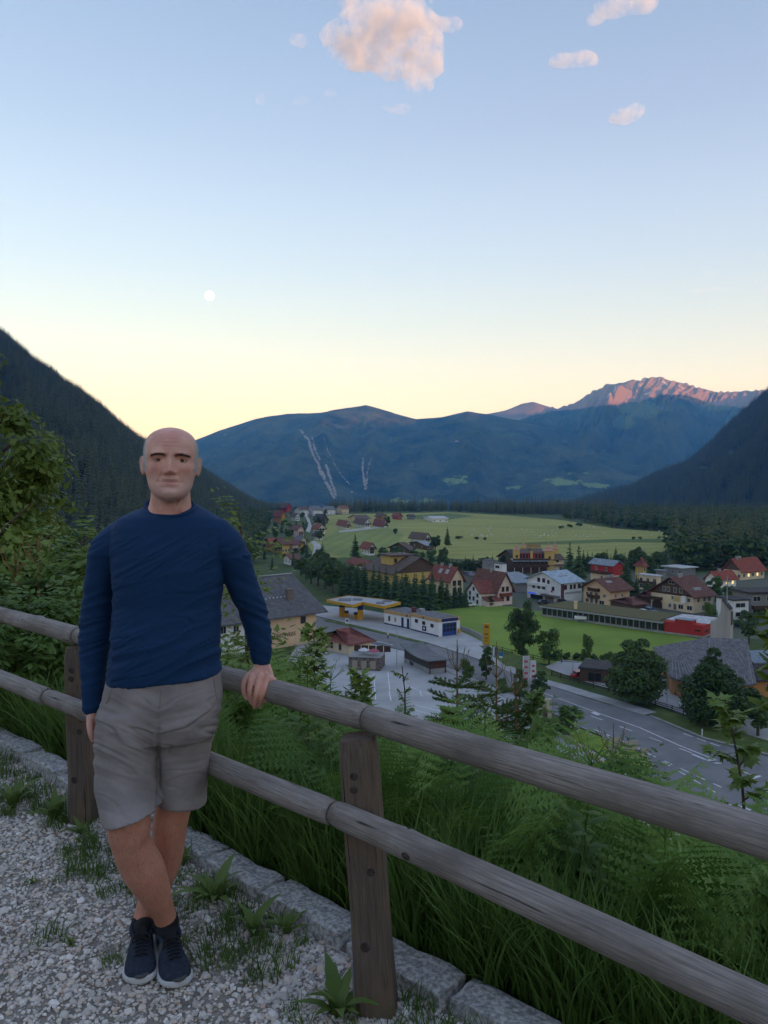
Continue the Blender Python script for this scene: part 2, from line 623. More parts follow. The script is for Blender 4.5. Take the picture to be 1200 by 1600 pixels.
mountain_peak, F_peak, u_peak = ridge_mountain('rocky_mountain', RIDGE_PEAK, (760, 950, 1400), (5600, 5400, 5000), peak_rock, 560, 260, foot_z=-190, rough=0.15, spur=0.34, crag=0.75, spur_n=10,
                               attrs={'rock': peak_rockw, 'snow': peak_snow, 'meadow': peak_meadow, })
hump_mat = terrain_mat('hump_rock', (0.14, 0.12, 0.09), (0.24, 0.20, 0.16), scale=0.003)
ridge_mountain('mountain_hump', [(700, 665, 11500), (756, 648, 11500), (790, 641, 11500), (815, 631, 11500), (833, 628, 11500), (862, 637, 11500), (930, 650, 11500)], (700, 930), (10200, 10200), hump_mat, 120, 40, rough=0.08)
ridge_mountain('mountain_snowy', [(130, 700, 11600), (170, 689, 11600), (205, 684, 11600), (222, 691, 11600), (232, 686, 11600), (262, 696, 11600), (320, 705, 11600)], (130, 320), (10600, 10600),
               terrain_mat('snowy_rock', (0.35, 0.33, 0.33), (0.5, 0.48, 0.48), scale=0.003), 90, 30, rough=0.1, crag=0.6)

near_forest = terrain_mat('near_forest_floor', (0.012, 0.02, 0.010), (0.03, 0.045, 0.02), scale=0.02)
RIDGE_L = [(-560, 250, 1450), (-260, 370, 1520), (-100, 455, 1560), (0, 524, 1600), (50, 565, 1620), (110, 612, 1660), (160, 652, 1700), (190, 676, 1720), (215, 690, 1740), (250, 704, 1760), (300, 730, 1780), (340, 757, 1800), (380, 787, 1830), (430, 808, 1850)]
mountain_left, F_left, u_left = ridge_mountain('mountain_left', RIDGE_L, (-700, -200, 250, 445), (420, 560, 620, 1500), near_forest, 300, 150, rough=0.16, spur=0.25, spur_n=7)
RIDGE_R = [(800, 802, 3000), (870, 799, 2950), (930, 776, 2900), (990, 762, 2850), (1030, 742, 2800), (1075, 722, 2750), (1110, 694, 2700), (1150, 655, 2650), (1200, 612, 2600), (1260, 560, 2550), (1400, 460, 2450), (1700, 300, 2300)]

def right_scar(u, V, F):
    x, y = pix(F)
    w = np.zeros_like(x)
    for b in ((1098, 731, 12, 5, -0.2), (1120, 724, 14, 4, -0.2), (1142, 708, 12, 8), (1160, 705, 16, 4, -0.2), (1128, 712, 7, 5)):
        w = np.maximum(w, blob(x, y, *b) * 0.62)
    return w
right_forest = terrain_mat('right_forest_floor', (0.012, 0.02, 0.012), (0.03, 0.045, 0.022), scars=(0.42, 0.40, 0.38), scale=0.012)
mountain_right, F_right, u_right = ridge_mountain('mountain_right', RIDGE_R, (800, 1000, 1250, 1900), (1900, 1500, 1150, 900), right_forest, 300, 170, foot_z=-150, rough=0.16, spur=0.28, spur_n=6, attrs={'scar': right_scar})

# unseen range behind the photographer, added and shaped to keep the valley in shade
def build_sun_blocking_range():
    d = Vector((SUN_DIR.x, SUN_DIR.y)).normalized()
    q = Vector((-d.y, d.x))
    nu, nv = 240, 40
    s = np.linspace(-6500, 12000, nu)
    h = np.interp(s, [-6500, 0, 3000, 5500, 6500, 8000, 9500, 12000], [900, 1000, 1000, 1110, 1180, 1340, 1430, 1400]) + 130 * (fbm(s / 900, s * 0, 5) - 0.5)
    v = np.linspace(-1, 1, nv)
    base = 5200.0
    X = (base + v[None] * 2600) * d.x + s[:, None] * q.x
    Y = (base + v[None] * 2600) * d.y + s[:, None] * q.y
    Z = VZ - 10 + h[:, None] * (1 - np.abs(v[None])) ** 1.1 + 90 * (fbm(X / 500, Y / 500, 5, True) - 0.5) * (1 - np.abs(v[None])) * np.abs(v[None])
    me = np_mesh('sun_blocking_range', np.stack([X, Y, Z], -1).reshape(-1, 3), grid_faces(nu, nv), far_forest, True)
    tag(link('sun_blocking_range', me), kind='structure')
build_sun_blocking_range()

# ------------------------------------------------------------------ haze: one closed box of even, thin blue air
def build_haze():
    hb = MB().box(-15500, 15500, -15500, 15500, VZ - 60, 1950)
    m = bpy.data.materials.new('haze')
    m.use_nodes = True
    n, l = nodes_of(m)
    n.remove(n['Principled BSDF'])
    pv = n.new('ShaderNodeVolumePrincipled')
    pv.inputs['Color'].default_value = (0.11, 0.41, 1.0, 1)
    pv.inputs['Absorption Color'].default_value = (1, 1, 1, 1)
    pv.inputs['Density'].default_value = 0.00009
    pv.inputs['Anisotropy'].default_value = 0.0
    l.new(pv.outputs[0], n['Material Output'].inputs['Volume'])
    tag(hb.obj('haze', m), kind='stuff')
build_haze()
# ------------------------------------------------------------------ valley floor: fields, roads, car parks
asphalt = mat('asphalt', (0.18, 0.178, 0.178), 0.9, scale=0.25, col2=(0.225, 0.222, 0.22), detail=8)
asphalt_pale = mat('asphalt_pale', (0.36, 0.355, 0.345), 0.9, scale=0.12, col2=(0.48, 0.475, 0.465), detail=8)
concrete = mat('concrete', (0.30, 0.29, 0.27), 0.9, scale=0.6, col2=(0.38, 0.37, 0.35))
white_paint = mat('road_paint', (0.62, 0.62, 0.62), 0.8, scale=1.5, col2=(0.78, 0.78, 0.78))
lawn = mat('lawn_grass', (0.16, 0.245, 0.028), 0.95, scale=0.06, col2=(0.225, 0.315, 0.042), detail=8, bump=0.5, bscale=3)
verge = mat('verge_grass', (0.07, 0.115, 0.02), 0.95, scale=0.4, col2=(0.13, 0.17, 0.045), detail=6, bump=0.5, bscale=3)

def field_mat(name, c1, c2, ang, wscale):
    m = mat(name, c1, 0.95, scale=0.012, col2=c2, detail=9, bump=0.4, bscale=1.2)
    n, l = nodes_of(m)
    b = n['Principled BSDF']
    src = b.inputs['Base Color'].links[0].from_socket
    t = n.new('ShaderNodeTexCoord')
    mp = n.new('ShaderNodeMapping')
    mp.inputs['Rotation'].default_value = (0, 0, ang)
    l.new(t.outputs['Object'], mp.inputs[0])
    w = n.new('ShaderNodeTexWave')
    w.inputs['Scale'].default_value = wscale
    w.inputs['Distortion'].default_value = 1.2
    w.inputs['Detail'].default_value = 3
    l.new(mp.outputs[0], w.inputs['Vector'])
    mx = n.new('ShaderNodeMix')
    mx.data_type = 'RGBA'
    mx.blend_type = 'MULTIPLY'
    mx.inputs[0].default_value = 0.12
    l.new(src, mx.inputs[6])
    l.new(w.outputs['Color'], mx.inputs[7])
    l.new(mx.outputs[2], b.inputs['Base Color'])
    return m

field = field_mat('hay_field', (0.28, 0.295, 0.07), (0.355, 0.355, 0.095), 1.2, 0.012)
field_mown = field_mat('mown_field', (0.20, 0.255, 0.062), (0.255, 0.30, 0.08), 0.1, 0.03)
field_dark = mat('dark_meadow', (0.085, 0.14, 0.03), 0.95, scale=0.02, col2=(0.11, 0.165, 0.04))

def sheet(name, pts, lift, m, parent=None, kind='structure'):
    vs_ = [at(x, y, VZ + lift) for x, y in pts]
    o = MB().add(vs_, [tuple(range(len(vs_)))]).obj(name, m, parent)
    if not parent:
        tag(o, kind=kind)
    return o

sheet('hay_meadow', [(500, 806), (560, 803), (640, 802), (700, 800), (800, 806), (880, 813), (960, 826), (1052, 832), (1046, 858), (1010, 872), (940, 874), (860, 872), (760, 876), (690, 872), (640, 858), (600, 866), (520, 872), (490, 866), (480, 850), (500, 838), (490, 820)], 0.02, field)
sheet('mown_meadow', [(500, 862), (505, 842), (528, 829), (602, 822), (632, 836), (622, 848), (592, 862), (545, 872)], 0.06, field_mown)
sheet('meadow_strip', [(640, 805), (700, 802), (740, 806), (700, 812), (650, 811)], 0.06, field_dark)
sheet('meadow_strip', [(760, 850), (860, 846), (960, 842), (1049, 842), (1046, 848), (960, 847), (860, 851)], 0.06, field_dark)
sheet('lawn', [(640, 962), (700, 948), (745, 942), (800, 948), (860, 958), (940, 972), (1040, 988), (1092, 998), (1104, 1022), (1042, 1034), (1000, 1034), (930, 1042), (880, 1040), (820, 1034), (778, 1024), (755, 1004), (712, 982)], 0.04, lawn)
sheet('town_ground', [(720, 944), (850, 958), (940, 970), (1120, 998), (1240, 1000), (1240, 900), (1010, 893), (880, 890), (760, 890), (690, 905)], 0.03, mat('town_paving', (0.13, 0.13, 0.12), 0.95, scale=0.05, col2=(0.09, 0.12, 0.05), detail=6))

road = sheet('main_road', [(380, 940), (440, 950), (509, 967), (590, 986), (665, 1004), (740, 1028), (800, 1051), (850, 1069), (912, 1089), (1014, 1119), (1062, 1140), (1098, 1155), (1200, 1182), (1330, 1212), (1400, 1470), (1040, 1470), (900, 1330), (960, 1250), (1016, 1230), (1021, 1197), (1003, 1174), (950, 1152), (905, 1134),
                          (860, 1113), (800, 1087), (740, 1060), (690, 1037), (640, 1018), (560, 1000), (500, 990), (380, 965)], 0.06, asphalt)
sheet('car_park', [(470, 1000), (500, 991), (560, 1001), (640, 1019), (690, 1038), (740, 1061), (800, 1088), (845, 1107), (880, 1150), (900, 1200), (820, 1260), (620, 1240), (480, 1150), (430, 1060)], 0.055, asphalt_pale)
sheet('forecourt', [(440, 940), (560, 951), (640, 965), (716, 984), (757, 1004), (800, 1028), (812, 1053), (740, 1027), (665, 1003), (590, 985), (509, 966), (440, 948)], 0.07, asphalt_pale)
sheet('upper_car_park', [(850, 1042), (880, 1030), (940, 1040), (1010, 1066), (1060, 1080), (1110, 1100), (1240, 1128), (1240, 1176), (1110, 1131), (1000, 1092), (905, 1062)], 0.07, asphalt_pale)
pavement = mat('pavement', (0.33, 0.32, 0.31), 0.9, scale=0.5, col2=(0.41, 0.40, 0.39))

def strip(name, pts, w, z0, z1, m, parent=None):
    """a long box that follows pixels on the valley floor"""
    P = [at(x, y, VZ) for x, y in pts]
    mb = MB()
    L_, R_ = [], []
    for i, p in enumerate(P):
        d = (P[min(i + 1, len(P) - 1)] - P[max(i - 1, 0)])
        d.z = 0
        d.normalize()
        nrm = Vector((-d.y, d.x, 0))
        L_.append(p + nrm * w / 2)
        R_.append(p - nrm * w / 2)
    for i in range(len(P) - 1):
        q = [L_[i], R_[i], R_[i + 1], L_[i + 1]]
        lo = [Vector((v.x, v.y, VZ + z0)) for v in q]
        hi = [Vector((v.x, v.y, VZ + z1)) for v in q]
        mb.add(lo + hi, [(3, 2, 1, 0), (4, 5, 6, 7), (0, 1, 5, 4), (1, 2, 6, 5), (2, 3, 7, 6), (3, 0, 4, 7)])
    o = mb.obj(name, m, parent)
    if not parent:
        tag(o, kind='structure')
    return o

strip('pavement', [(788, 1043), (850, 1066), (880, 1074), (912, 1084), (960, 1098), (1016, 1116)], 3.2, 0.02, 0.17, pavement)
strip('pavement', [(700, 1047), (760, 1074), (812, 1096), (850, 1112)], 2.0, 0.02, 0.17, pavement)
strip('kerb', [(1016, 1119), (1064, 1139), (1100, 1154), (1200, 1180), (1300, 1203)], 0.5, 0.0, 0.2, concrete)
sheet('grass_verge', [(1014, 1114), (1026, 1106), (1105, 1130), (1240, 1168), (1240, 1186), (1200, 1178), (1098, 1152), (1062, 1137)], 0.10, verge)
sheet('grass_verge', [(748, 1008), (790, 1016), (850, 1040), (866, 1052), (880, 1068), (850, 1064), (790, 1040)], 0.10, verge)
sheet('traffic_island', [(884, 1150), (905, 1138), (950, 1156), (1001, 1177), (1018, 1197), (1014, 1209), (1000, 1213), (962, 1192), (922, 1168)], 0.16, lawn)
strip('island_kerb', [(905, 1136), (950, 1154), (1002, 1175), (1020, 1196), (1016, 1212), (1000, 1224)], 0.3, 0.0, 0.2, concrete)
sheet('footpath', [(870, 1152), (886, 1148), (922, 1170), (962, 1195), (1000, 1217), (1014, 1213), (1010, 1240), (960, 1225), (930, 1205), (890, 1190)], 0.09, pavement)
strip('timber_edge', [(886, 1154), (915, 1174), (946, 1197)], 0.45, 0.1, 0.5, mat('pale_timber', (0.42, 0.34, 0.22), 0.8))
strip('road_refuge', [(509, 970), (560, 981), (610, 992), (665, 1006)], 1.6, 0.02, 0.2, verge)
sheet('village_lane', [(486, 870), (497, 868), (502, 858), (500, 850), (491, 845), (485, 846), (490, 852), (490, 860)], 0.10, asphalt_pale)
sheet('village_lane', [(478, 830), (482, 818), (476, 806), (472, 802), (478, 802), (484, 812), (487, 822), (484, 832)], 0.10, asphalt_pale)
sheet('village_lane', [(530, 829), (570, 825), (604, 821), (604, 823), (570, 828), (530, 832)], 0.10, asphalt_pale)

def marks(pts, w, name='lane_marking', lift=0.075):
    """one painted line on the road"""
    P = [at(x, y, VZ + lift) for x, y in pts]
    mb = MB()
    for p, q in zip(P, P[1:]):
        d = (q - p).normalized()
        nrm = Vector((-d.y, d.x, 0)) * w / 2
        mb.add([p + nrm, p - nrm, q - nrm, q + nrm], [(0, 1, 2, 3)])
    mb.obj(name, white_paint, road)

def dashes(a, b, n, duty, w):
    for i in range(n):
        t0, t1 = i / n, (i + duty) / n
        marks([(a[0] + (b[0] - a[0]) * t0, a[1] + (b[1] - a[1]) * t0), (a[0] + (b[0] - a[0]) * t1, a[1] + (b[1] - a[1]) * t1)], w)
marks([(929, 1112), (1000, 1137), (1060, 1164), (1120, 1188)], 0.25)
marks([(800, 1066), (870, 1090), (929, 1112)], 0.2)
dashes((922, 1118), (1200, 1220), 6, 0.42, 0.22)
dashes((927, 1139), (1010, 1174), 4, 0.6, 0.25)
dashes((1012, 1177), (1140, 1236), 5, 0.5, 0.22)
dashes((1035, 1190), (1130, 1245), 4, 0.5, 0.2)
dashes((1068, 1146), (1130, 1168), 3, 0.7, 0.25)
marks([(1081, 1178), (1108, 1189), (1122, 1191)], 0.4)
marks([(1104, 1186), (1122, 1193)], 0.5)
marks([(926, 1113), (936, 1117)], 0.8)
marks([(1168, 1219), (1188, 1212)], 0.4)
for i in range(4):
    marks([(1018 + 12 * i, 1232 + 4.2 * i), (1031 + 11 * i, 1229 + 4.4 * i)], 0.9)
marks([(1014, 1316), (1032, 1301)], 0.35)
marks([(1036, 1316), (1056, 1310)], 0.35)
marks([(537, 990), (575, 999), (614, 1008)], 0.3)
marks([(590, 1002), (606, 1006)], 0.6)
marks([(1116, 1259), (1136, 1257), (1158, 1260), (1174, 1266)], 0.35)
marks([(1168, 1275), (1180, 1266), (1190, 1267)], 0.35)
sheet('road_island', [(1122, 1262), (1140, 1260), (1158, 1263), (1166, 1269), (1150, 1273), (1130, 1269)], 0.14, verge)
for x, y0, y1 in ((564, 1066, 1092), (584, 1052, 1094), (606, 1050, 1078), (608, 1079, 1095), (628, 1046, 1054), (630, 1068, 1090), (656, 1080, 1088)):
    marks([(x, y0), (x + 3, y1)], 0.22)
marks([(630, 1068), (655, 1079), (676, 1086)], 0.2)
marks([(648, 1101), (690, 1112)], 0.22)
marks([(644, 1108), (700, 1124)], 0.22)
marks([(652, 1116), (664, 1112)], 0.2)
marks([(672, 1054), (678, 1057)], 0.25)
marks([(700, 996), (760, 1008)], 0.15)

# ------------------------------------------------------------------ houses
win_glass = mat('window_glass', (0.025, 0.028, 0.035), 0.15, var=0.3, spec=0.6)
win_frame = mat('window_frame', (0.55, 0.52, 0.47), 0.7)
win_frame_dark = mat('window_frame_dark', (0.12, 0.07, 0.045), 0.8)
lit_glass = emat('lit_window', (1.0, 0.72, 0.32), 0.6)
timber_dark = mat('dark_timber', (0.075, 0.045, 0.03), 0.85, scale=1.2, var=0.35)
timber_red = mat('red_timber', (0.20, 0.055, 0.03), 0.85, var=0.25)
metal_grey = mat('grey_metal', (0.33, 0.34, 0.36), 0.5, var=0.1)
WALLS = {'cream': (0.72, 0.58, 0.38), 'peach': (0.74, 0.52, 0.32), 'white': (0.78, 0.77, 0.75), 'yellow': (0.58, 0.40, 0.12), 'pink': (0.74, 0.57, 0.50), 'orange': (0.58, 0.27, 0.09), 'grey': (0.25, 0.24, 0.23),
         'red': (0.42, 0.04, 0.035), 'brick': (0.42, 0.22, 0.10), 'timber': (0.12, 0.075, 0.05), 'beige': (0.5, 0.42, 0.32)}
ROOFS = {'red': (0.21, 0.07, 0.05), 'redbrown': (0.15, 0.068, 0.05), 'brown': (0.125, 0.088, 0.07), 'dark': (0.062, 0.056, 0.055), 'grey': (0.15, 0.15, 0.16), 'blue': (0.32, 0.40, 0.46), 'white': (0.5, 0.5, 0.5), 'bright': (0.27, 0.07, 0.045),
         'slate': (0.20, 0.24, 0.28), 'ash': (0.125, 0.12, 0.118)}

def wmat(c):
    return mat('wall_' + c, WALLS[c], 0.9, scale=0.35, var=0.09, detail=8)

def rmat(c):
    return mat('roof_' + c, ROOFS[c], 0.85 if c not in ('blue', 'slate') else 0.55, scale=0.9, var=0.28, detail=8, bump=0.5, bscale=3)

WINM = {}

def window_mesh(w, h, fr, gl):
    k = (round(w, 2), round(h, 2), fr, gl)
    if k not in WINM:
        mb = MB()
        f = 0.11
        mb.box(-w / 2, w / 2, -0.02, 0.02, 0, h, 0)
        for b in ((-w / 2 - f, -w / 2, 0, h), (w / 2, w / 2 + f, 0, h), (-w / 2 - f, w / 2 + f, h, h + f), (-w / 2 - f, w / 2 + f, -f, 0), (-0.04, 0.04, 0.003, h - 0.003)):
            mb.box(b[0], b[1], -0.07, 0.03, b[2], b[3], 1)
        WINM[k] = mb.mesh('window', [lit_glass if gl else win_glass, win_frame if fr == 'w' else win_frame_dark])
    return WINM[k]

def solve_len(c, dx, dy, px):
    a = (px - 600) / 1250
    return (a * c.y - c.x) / (dx - a * dy)

def house(label, corner, xl, xr, phi, h, rh, ridge='R', wall='cream', roof='red', name='house', wins=None, over=0.9, a=None, b=None, chim=(), balc=(), gable=None, frame='w', cat='house', group=None, hip=0.0, z=VZ, lower=None, thick=0.28, lit=(), flat=False, skylights=()):
    """near corner of the house at a pixel on the ground; left wall runs to pixel column xl, right wall to xr.
    local frame: x along the right wall, y along the left wall"""
    c = at(corner[0], corner[1], z)
    ph = R(phi)
    if b is None:
        b = solve_len(c, math.cos(ph), math.sin(ph), xr)
    if a is None:
        a = solve_len(c, -math.sin(ph), math.cos(ph), xl)
    root = thing(name, label, cat, (c.x, c.y, z - 0.03), ph, group)
    mb = MB()
    mb.box(0, b, 0, a, 0, h)
    mb.obj('wall', wmat(wall), root)
    if lower:
        MB().box(-0.04, b + 0.04, -0.04, a + 0.04, 0, lower[1]).obj('ground_floor_wall', wmat(lower[0]), root)
    o = over
    if flat:
        ro = MB()
        ro.box(-o, b + o, -o, a + o, h + 0.003, h + rh)
        ro = ro.obj('roof', rmat(roof), root)
    else:
        W, L = (a, b) if ridge == 'R' else (b, a)
        P = (lambda l, w, zz: (l, w, zz)) if ridge == 'R' else (lambda l, w, zz: (w, l, zz))
        for l0, l1 in ((0.0, 0.3), (L - 0.3, L)):
            if hip:
                break
            g = MB()
            g.add([P(l0, 0, h + 0.002), P(l0, W, h + 0.002), P(l0, W / 2, h + rh), P(l1, 0, h + 0.002), P(l1, W, h + 0.002), P(l1, W / 2, h + rh)], [(0, 1, 2), (5, 4, 3), (0, 3, 4, 1), (1, 4, 5, 2), (2, 5, 3, 0)])
            g.obj('gable', wmat(gable or wall), root)
        sl = rh / (W / 2)
        ro = MB()
        hp = hip * W / 2
        for sgn in (-1, 1):
            e, m_ = (-o, W / 2) if sgn < 0 else (W + o, W / 2)
            ze, zr = h - o * sl + 0.02, h + rh + 0.02
            q = [P(-o, e, ze), P(L + o, e, ze), P(L + o - hp * 1.0 - (o if hip else 0), m_, zr), P(-o + hp + (o if hip else 0), m_, zr)]
            q2 = [(x, y, zz + thick) for x, y, zz in q]
            ro.add(q + q2, [(3, 2, 1, 0), (4, 5, 6, 7), (0, 1, 5, 4), (1, 2, 6, 5), (2, 3, 7, 6), (3, 0, 4, 7)])
        if hip:
            for s0, r0 in ((-o, hp), (L + o, L - hp)):
                ro.add([P(s0, -o, h - o * sl + 0.02 + thick), P(s0, W + o, h - o * sl + 0.02 + thick), P(r0, W / 2, h + rh + 0.02 + thick)], [(0, 1, 2)])
        ro = ro.obj('roof', rmat(roof), root)
        for (l, w) in chim:
            zz = h + rh * (1 - abs(w - 0.5) * 2)
            lx, wy = l * L, w * W
            cm = MB()
            q = P(lx, wy, zz)
            cm.box(q[0] - 0.45, q[0] + 0.45, q[1] - 0.45, q[1] + 0.45, zz - 0.6, h + rh + 0.9)
            cm.box(q[0] - 0.55, q[0] + 0.55, q[1] - 0.55, q[1] + 0.55, h + rh + 0.9, h + rh + 1.05)
            cm.obj('chimney', concrete, ro)
        for (l, w, sz) in skylights:
            zz = h + rh * (1 - abs(w - 0.5) * 2) + thick + 0.05
            q = P(l * L, w * W, zz)
            ang = math.atan(sl) * (1 if w < 0.5 else -1)
            mt = Matrix.Translation(q) @ (Matrix.Rotation(ang, 4, 'X') if ridge == 'R' else Matrix.Rotation(-ang, 4, 'Y'))
            MB().box(-sz / 2, sz / 2, -sz / 2, sz / 2, -0.05, 0.1, 0, mt).obj('skylight', metal_grey, ro)
    for side, lst in (wins or {}).items():
        for k, (f, zz, w, hh) in enumerate(lst):
            me = window_mesh(w, hh, frame, (side, k) in lit)
            if side == 'R':
                wo = link('window', me, root, (f * b, -0.03, zz), 0)
            else:
                wo = link('window', me, root, (-0.03, f * a, zz), -math.pi / 2)
    for side, f0, f1, zz, dep in balc:
        bm_ = MB()
        ln = b if side == 'R' else a
        u0, u1 = f0 * ln, f1 * ln
        for x0, x1, y0, y1, z0, z1 in ((u0, u1, -dep, 0, zz - 0.15, zz), (u0, u1, -dep - 0.08, -dep, zz - 0.15, zz + 0.95), (u0, u0 + 0.08, -dep, 0, zz, zz + 0.95), (u1 - 0.08, u1, -dep, 0, zz, zz + 0.95)):
            bm_.box(x0, x1, y0, y1, z0, z1)
        bo = bm_.obj('balcony', timber_dark if wall != 'pink' else timber_red, root)
        if side == 'L':
            bo.rotation_euler = (0, 0, -math.pi / 2)
            bo.scale = (-1, 1, 1)
    root['dims'] = (a, b, h)
    return root, a, b

def row(n, z, w=1.0, h=1.2, f0=0.12, f1=0.88):
    return [(f0 + (f1 - f0) * (i / (n - 1) if n > 1 else 0.5), z, w, h) for i in range(n)]

def letters(body, text, size, parent, loc, rotz, m, name='lettering', spread=1.0):
    cu = bpy.data.curves.new(name, 'FONT')
    cu.body = text
    cu.size = size
    cu.extrude = 0.02
    cu.space_character = spread
    cu.materials.append(m)
    tmp = bpy.data.objects.new(name, cu)
    COL.objects.link(tmp)
    bpy.context.view_layer.update()
    me = bpy.data.meshes.new_from_object(tmp.evaluated_get(bpy.context.evaluated_depsgraph_get()))
    bpy.data.objects.remove(tmp)
    o = link(name, me, parent, loc)
    o.rotation_euler = (math.pi / 2, 0, rotz)
    return o

# --- guesthouse in front
def guesthouse():
    z_e = 8.4
    Bc = at(494, 952, VZ + z_e)
    Ac = at(433, 960, VZ + z_e)
    d = (Bc - Ac)
    d.z = 0
    d.normalize()
    ph = math.atan2(d.y, d.x)
    L, W, rh = 30.0, 28.0, 7.6
    root = thing('guesthouse', 'big peach guesthouse with dark grey roof and lettering, left of petrol station', 'guesthouse', (Bc.x, Bc.y, VZ - 0.03), ph)
    MB().box(-L, 0, 0, W, 0, z_e).obj('wall', wmat('peach'), root)
    MB().box(-L - 0.05, -L + 8.5, -0.05, W / 3, 0, z_e - 0.01).obj('white_wall', wmat('white'), root)
    for x0 in (-L + 0.05, -0.35):
        MB().prism([(0, z_e + .002), (W, z_e + .002), (W / 2, z_e + rh)], 'x', x0, x0 + 0.3).obj('gable', wmat('peach'), root)
    sl = rh / (W / 2)
    o = 1.6
    ro = MB()
    for e in (-o, W + o):
        ze = z_e - o * sl
        q = [(-L - 1.5, e, ze), (2.6, e, ze), (2.6, W / 2, z_e + rh), (-L - 1.5, W / 2, z_e + rh)]
        q = [(x, y, zz + 0.02) for x, y, zz in q]
        q2 = [(x, y, zz + 0.35) for x, y, zz in q]
        ro.add(q + q2, [(3, 2, 1, 0), (4, 5, 6, 7), (0, 1, 5, 4), (1, 2, 6, 5), (2, 3, 7, 6), (3, 0, 4, 7)])
    ro = ro.obj('roof', rmat('ash'), root)
    MB().box(-L - 1.4, 2.5, W / 2 - 0.35, W / 2 + 0.35, z_e + rh + 0.3, z_e + rh + 0.5).obj('ridge_cap', metal_grey, ro)
    for x, y, hh in ((-15.5, 8.8, 1.7), (-5.3, 4.4, 2.2), (-21.5, 9.6, 1.2)):
        zz = z_e + y * sl
        cm = MB().box(x - 0.8, x + 0.8, y - 0.7, y + 0.7, zz - 0.4, zz + hh + 0.6)
        cm.box(x - 0.95, x + 0.95, y - 0.85, y + 0.85, zz + hh + 0.6, zz + hh + 0.8)
        cm.obj('chimney', mat('chimney_brick', (0.20, 0.15, 0.12), 0.9), ro)
    for k in range(13):
        x = -20 + k * 1.15
        y = 5.2
        zz = z_e + y * sl + 0.37
        MB().box(x - 0.16, x + 0.16, y - 0.12, y + 0.12, zz, zz + 0.32).obj('snow_guard', mat('guard_metal', (0.6, 0.6, 0.62), 0.5), ro)
    for x, zz in ((-4.2, 5.4), (-4.2, 2.0), (-24.0, 5.6), (-27.5, 5.6), (-24.0, 2.4)):
        link('window', window_mesh(1.35, 1.6, 'd' if x > -20 else 'w', 0), root, (x, -0.08 if x < -20 else -0.03, zz), 0)
    ink = mat('sign_ink', (0.05, 0.035, 0.03), 0.7)
    letters('', 'EDELWEISS', 1.35, root, (-13.2, -0.06, 2.6), 0, ink)
    letters('', 'HOTEL S', 1.3, root, (-27.6, -0.11, 7.0), 0, ink)
    return root
guesthouse()
house('low cream annex with rust red hipped roof beside the guesthouse', (545, 1024), 525, 600, 42, 2.7, 2.2, 'R', 'cream', 'red', 'annex', {'L': [(0.25, 0.9, 0.7, 1.2), (0.5, 0.9, 0.7, 1.2), (0.75, 0.9, 0.7, 1.2)]}, a=13, b=7, hip=0.9, frame='d', cat='building')

# terrace of the guesthouse
def terrace():
    root = thing('terrace', 'rough stone terrace with wall openings below the annex', 'terrace', at(594, 1049) + Vector((0, 0, -0.03)), R(-10))
    st = mat('rubble_stone', (0.17, 0.14, 0.12), 0.95, scale=1.6, var=0.6, detail=3, bump=0.8, bscale=2.5)
    L, W, H = 7.0, 6.0, 2.9
    MB().box(-L, 0, 0, W, 0, H).obj('wall', st, root)
    for x in (-1.6, -3.6, -5.6):
        MB().box(x - 0.6, x + 0.6, -0.05, 0.05, 0.5, 2.2).obj('wall_opening', mat('beige_board', (0.36, 0.30, 0.22), 0.9), root)
    MB().box(-L - 0.15, 0.15, -0.15, W + 0.15, H + .003, H + 0.15).obj('coping', concrete, root)
    for k in range(5):
        MB().box(-L + k * 1.7, -L + k * 1.7 + 1.5, W - 0.2, W - 0.1, H + 0.16, H + 1.5).obj('screen_panel', timber_dark, root)
    for x, y, c, lab in ((-1.7, 1.6, (0.42, 0.10, 0.14), 'closed dusky pink parasol on the stone terrace'), (-4.0, 2.2, (0.6, 0.6, 0.6), 'pale grey parasol on the stone terrace')):
        p = root.matrix_basis @ Vector((x, y, H + 0.15))
        r2 = thing('parasol', lab, 'parasol', p, 0.3)
        MB().tube([(0, 0, 0), (0, 0, 1.5)], 0.04, 6).obj('pole', metal_grey, r2)
        cn = MB()
        n = 8
        cn.add([(math.cos(k * math.pi / 4) * 1.35, math.sin(k * math.pi / 4) * 1.35, 1.05 if k % 2 else 1.0) for k in range(n)] + [(0, 0, 1.6)], [(k, (k + 1) % n, n) for k in range(n)])
        cn.obj('canopy', mat('parasol_' + str(x), c, 0.9), r2)
terrace()

# --- petrol station
yellow = mat('yellow_enamel', (0.62, 0.33, 0.02), 0.45, var=0.05)
navy = mat('navy_enamel', (0.02, 0.03, 0.12), 0.4, var=0.1)
white_wall = wmat('white')

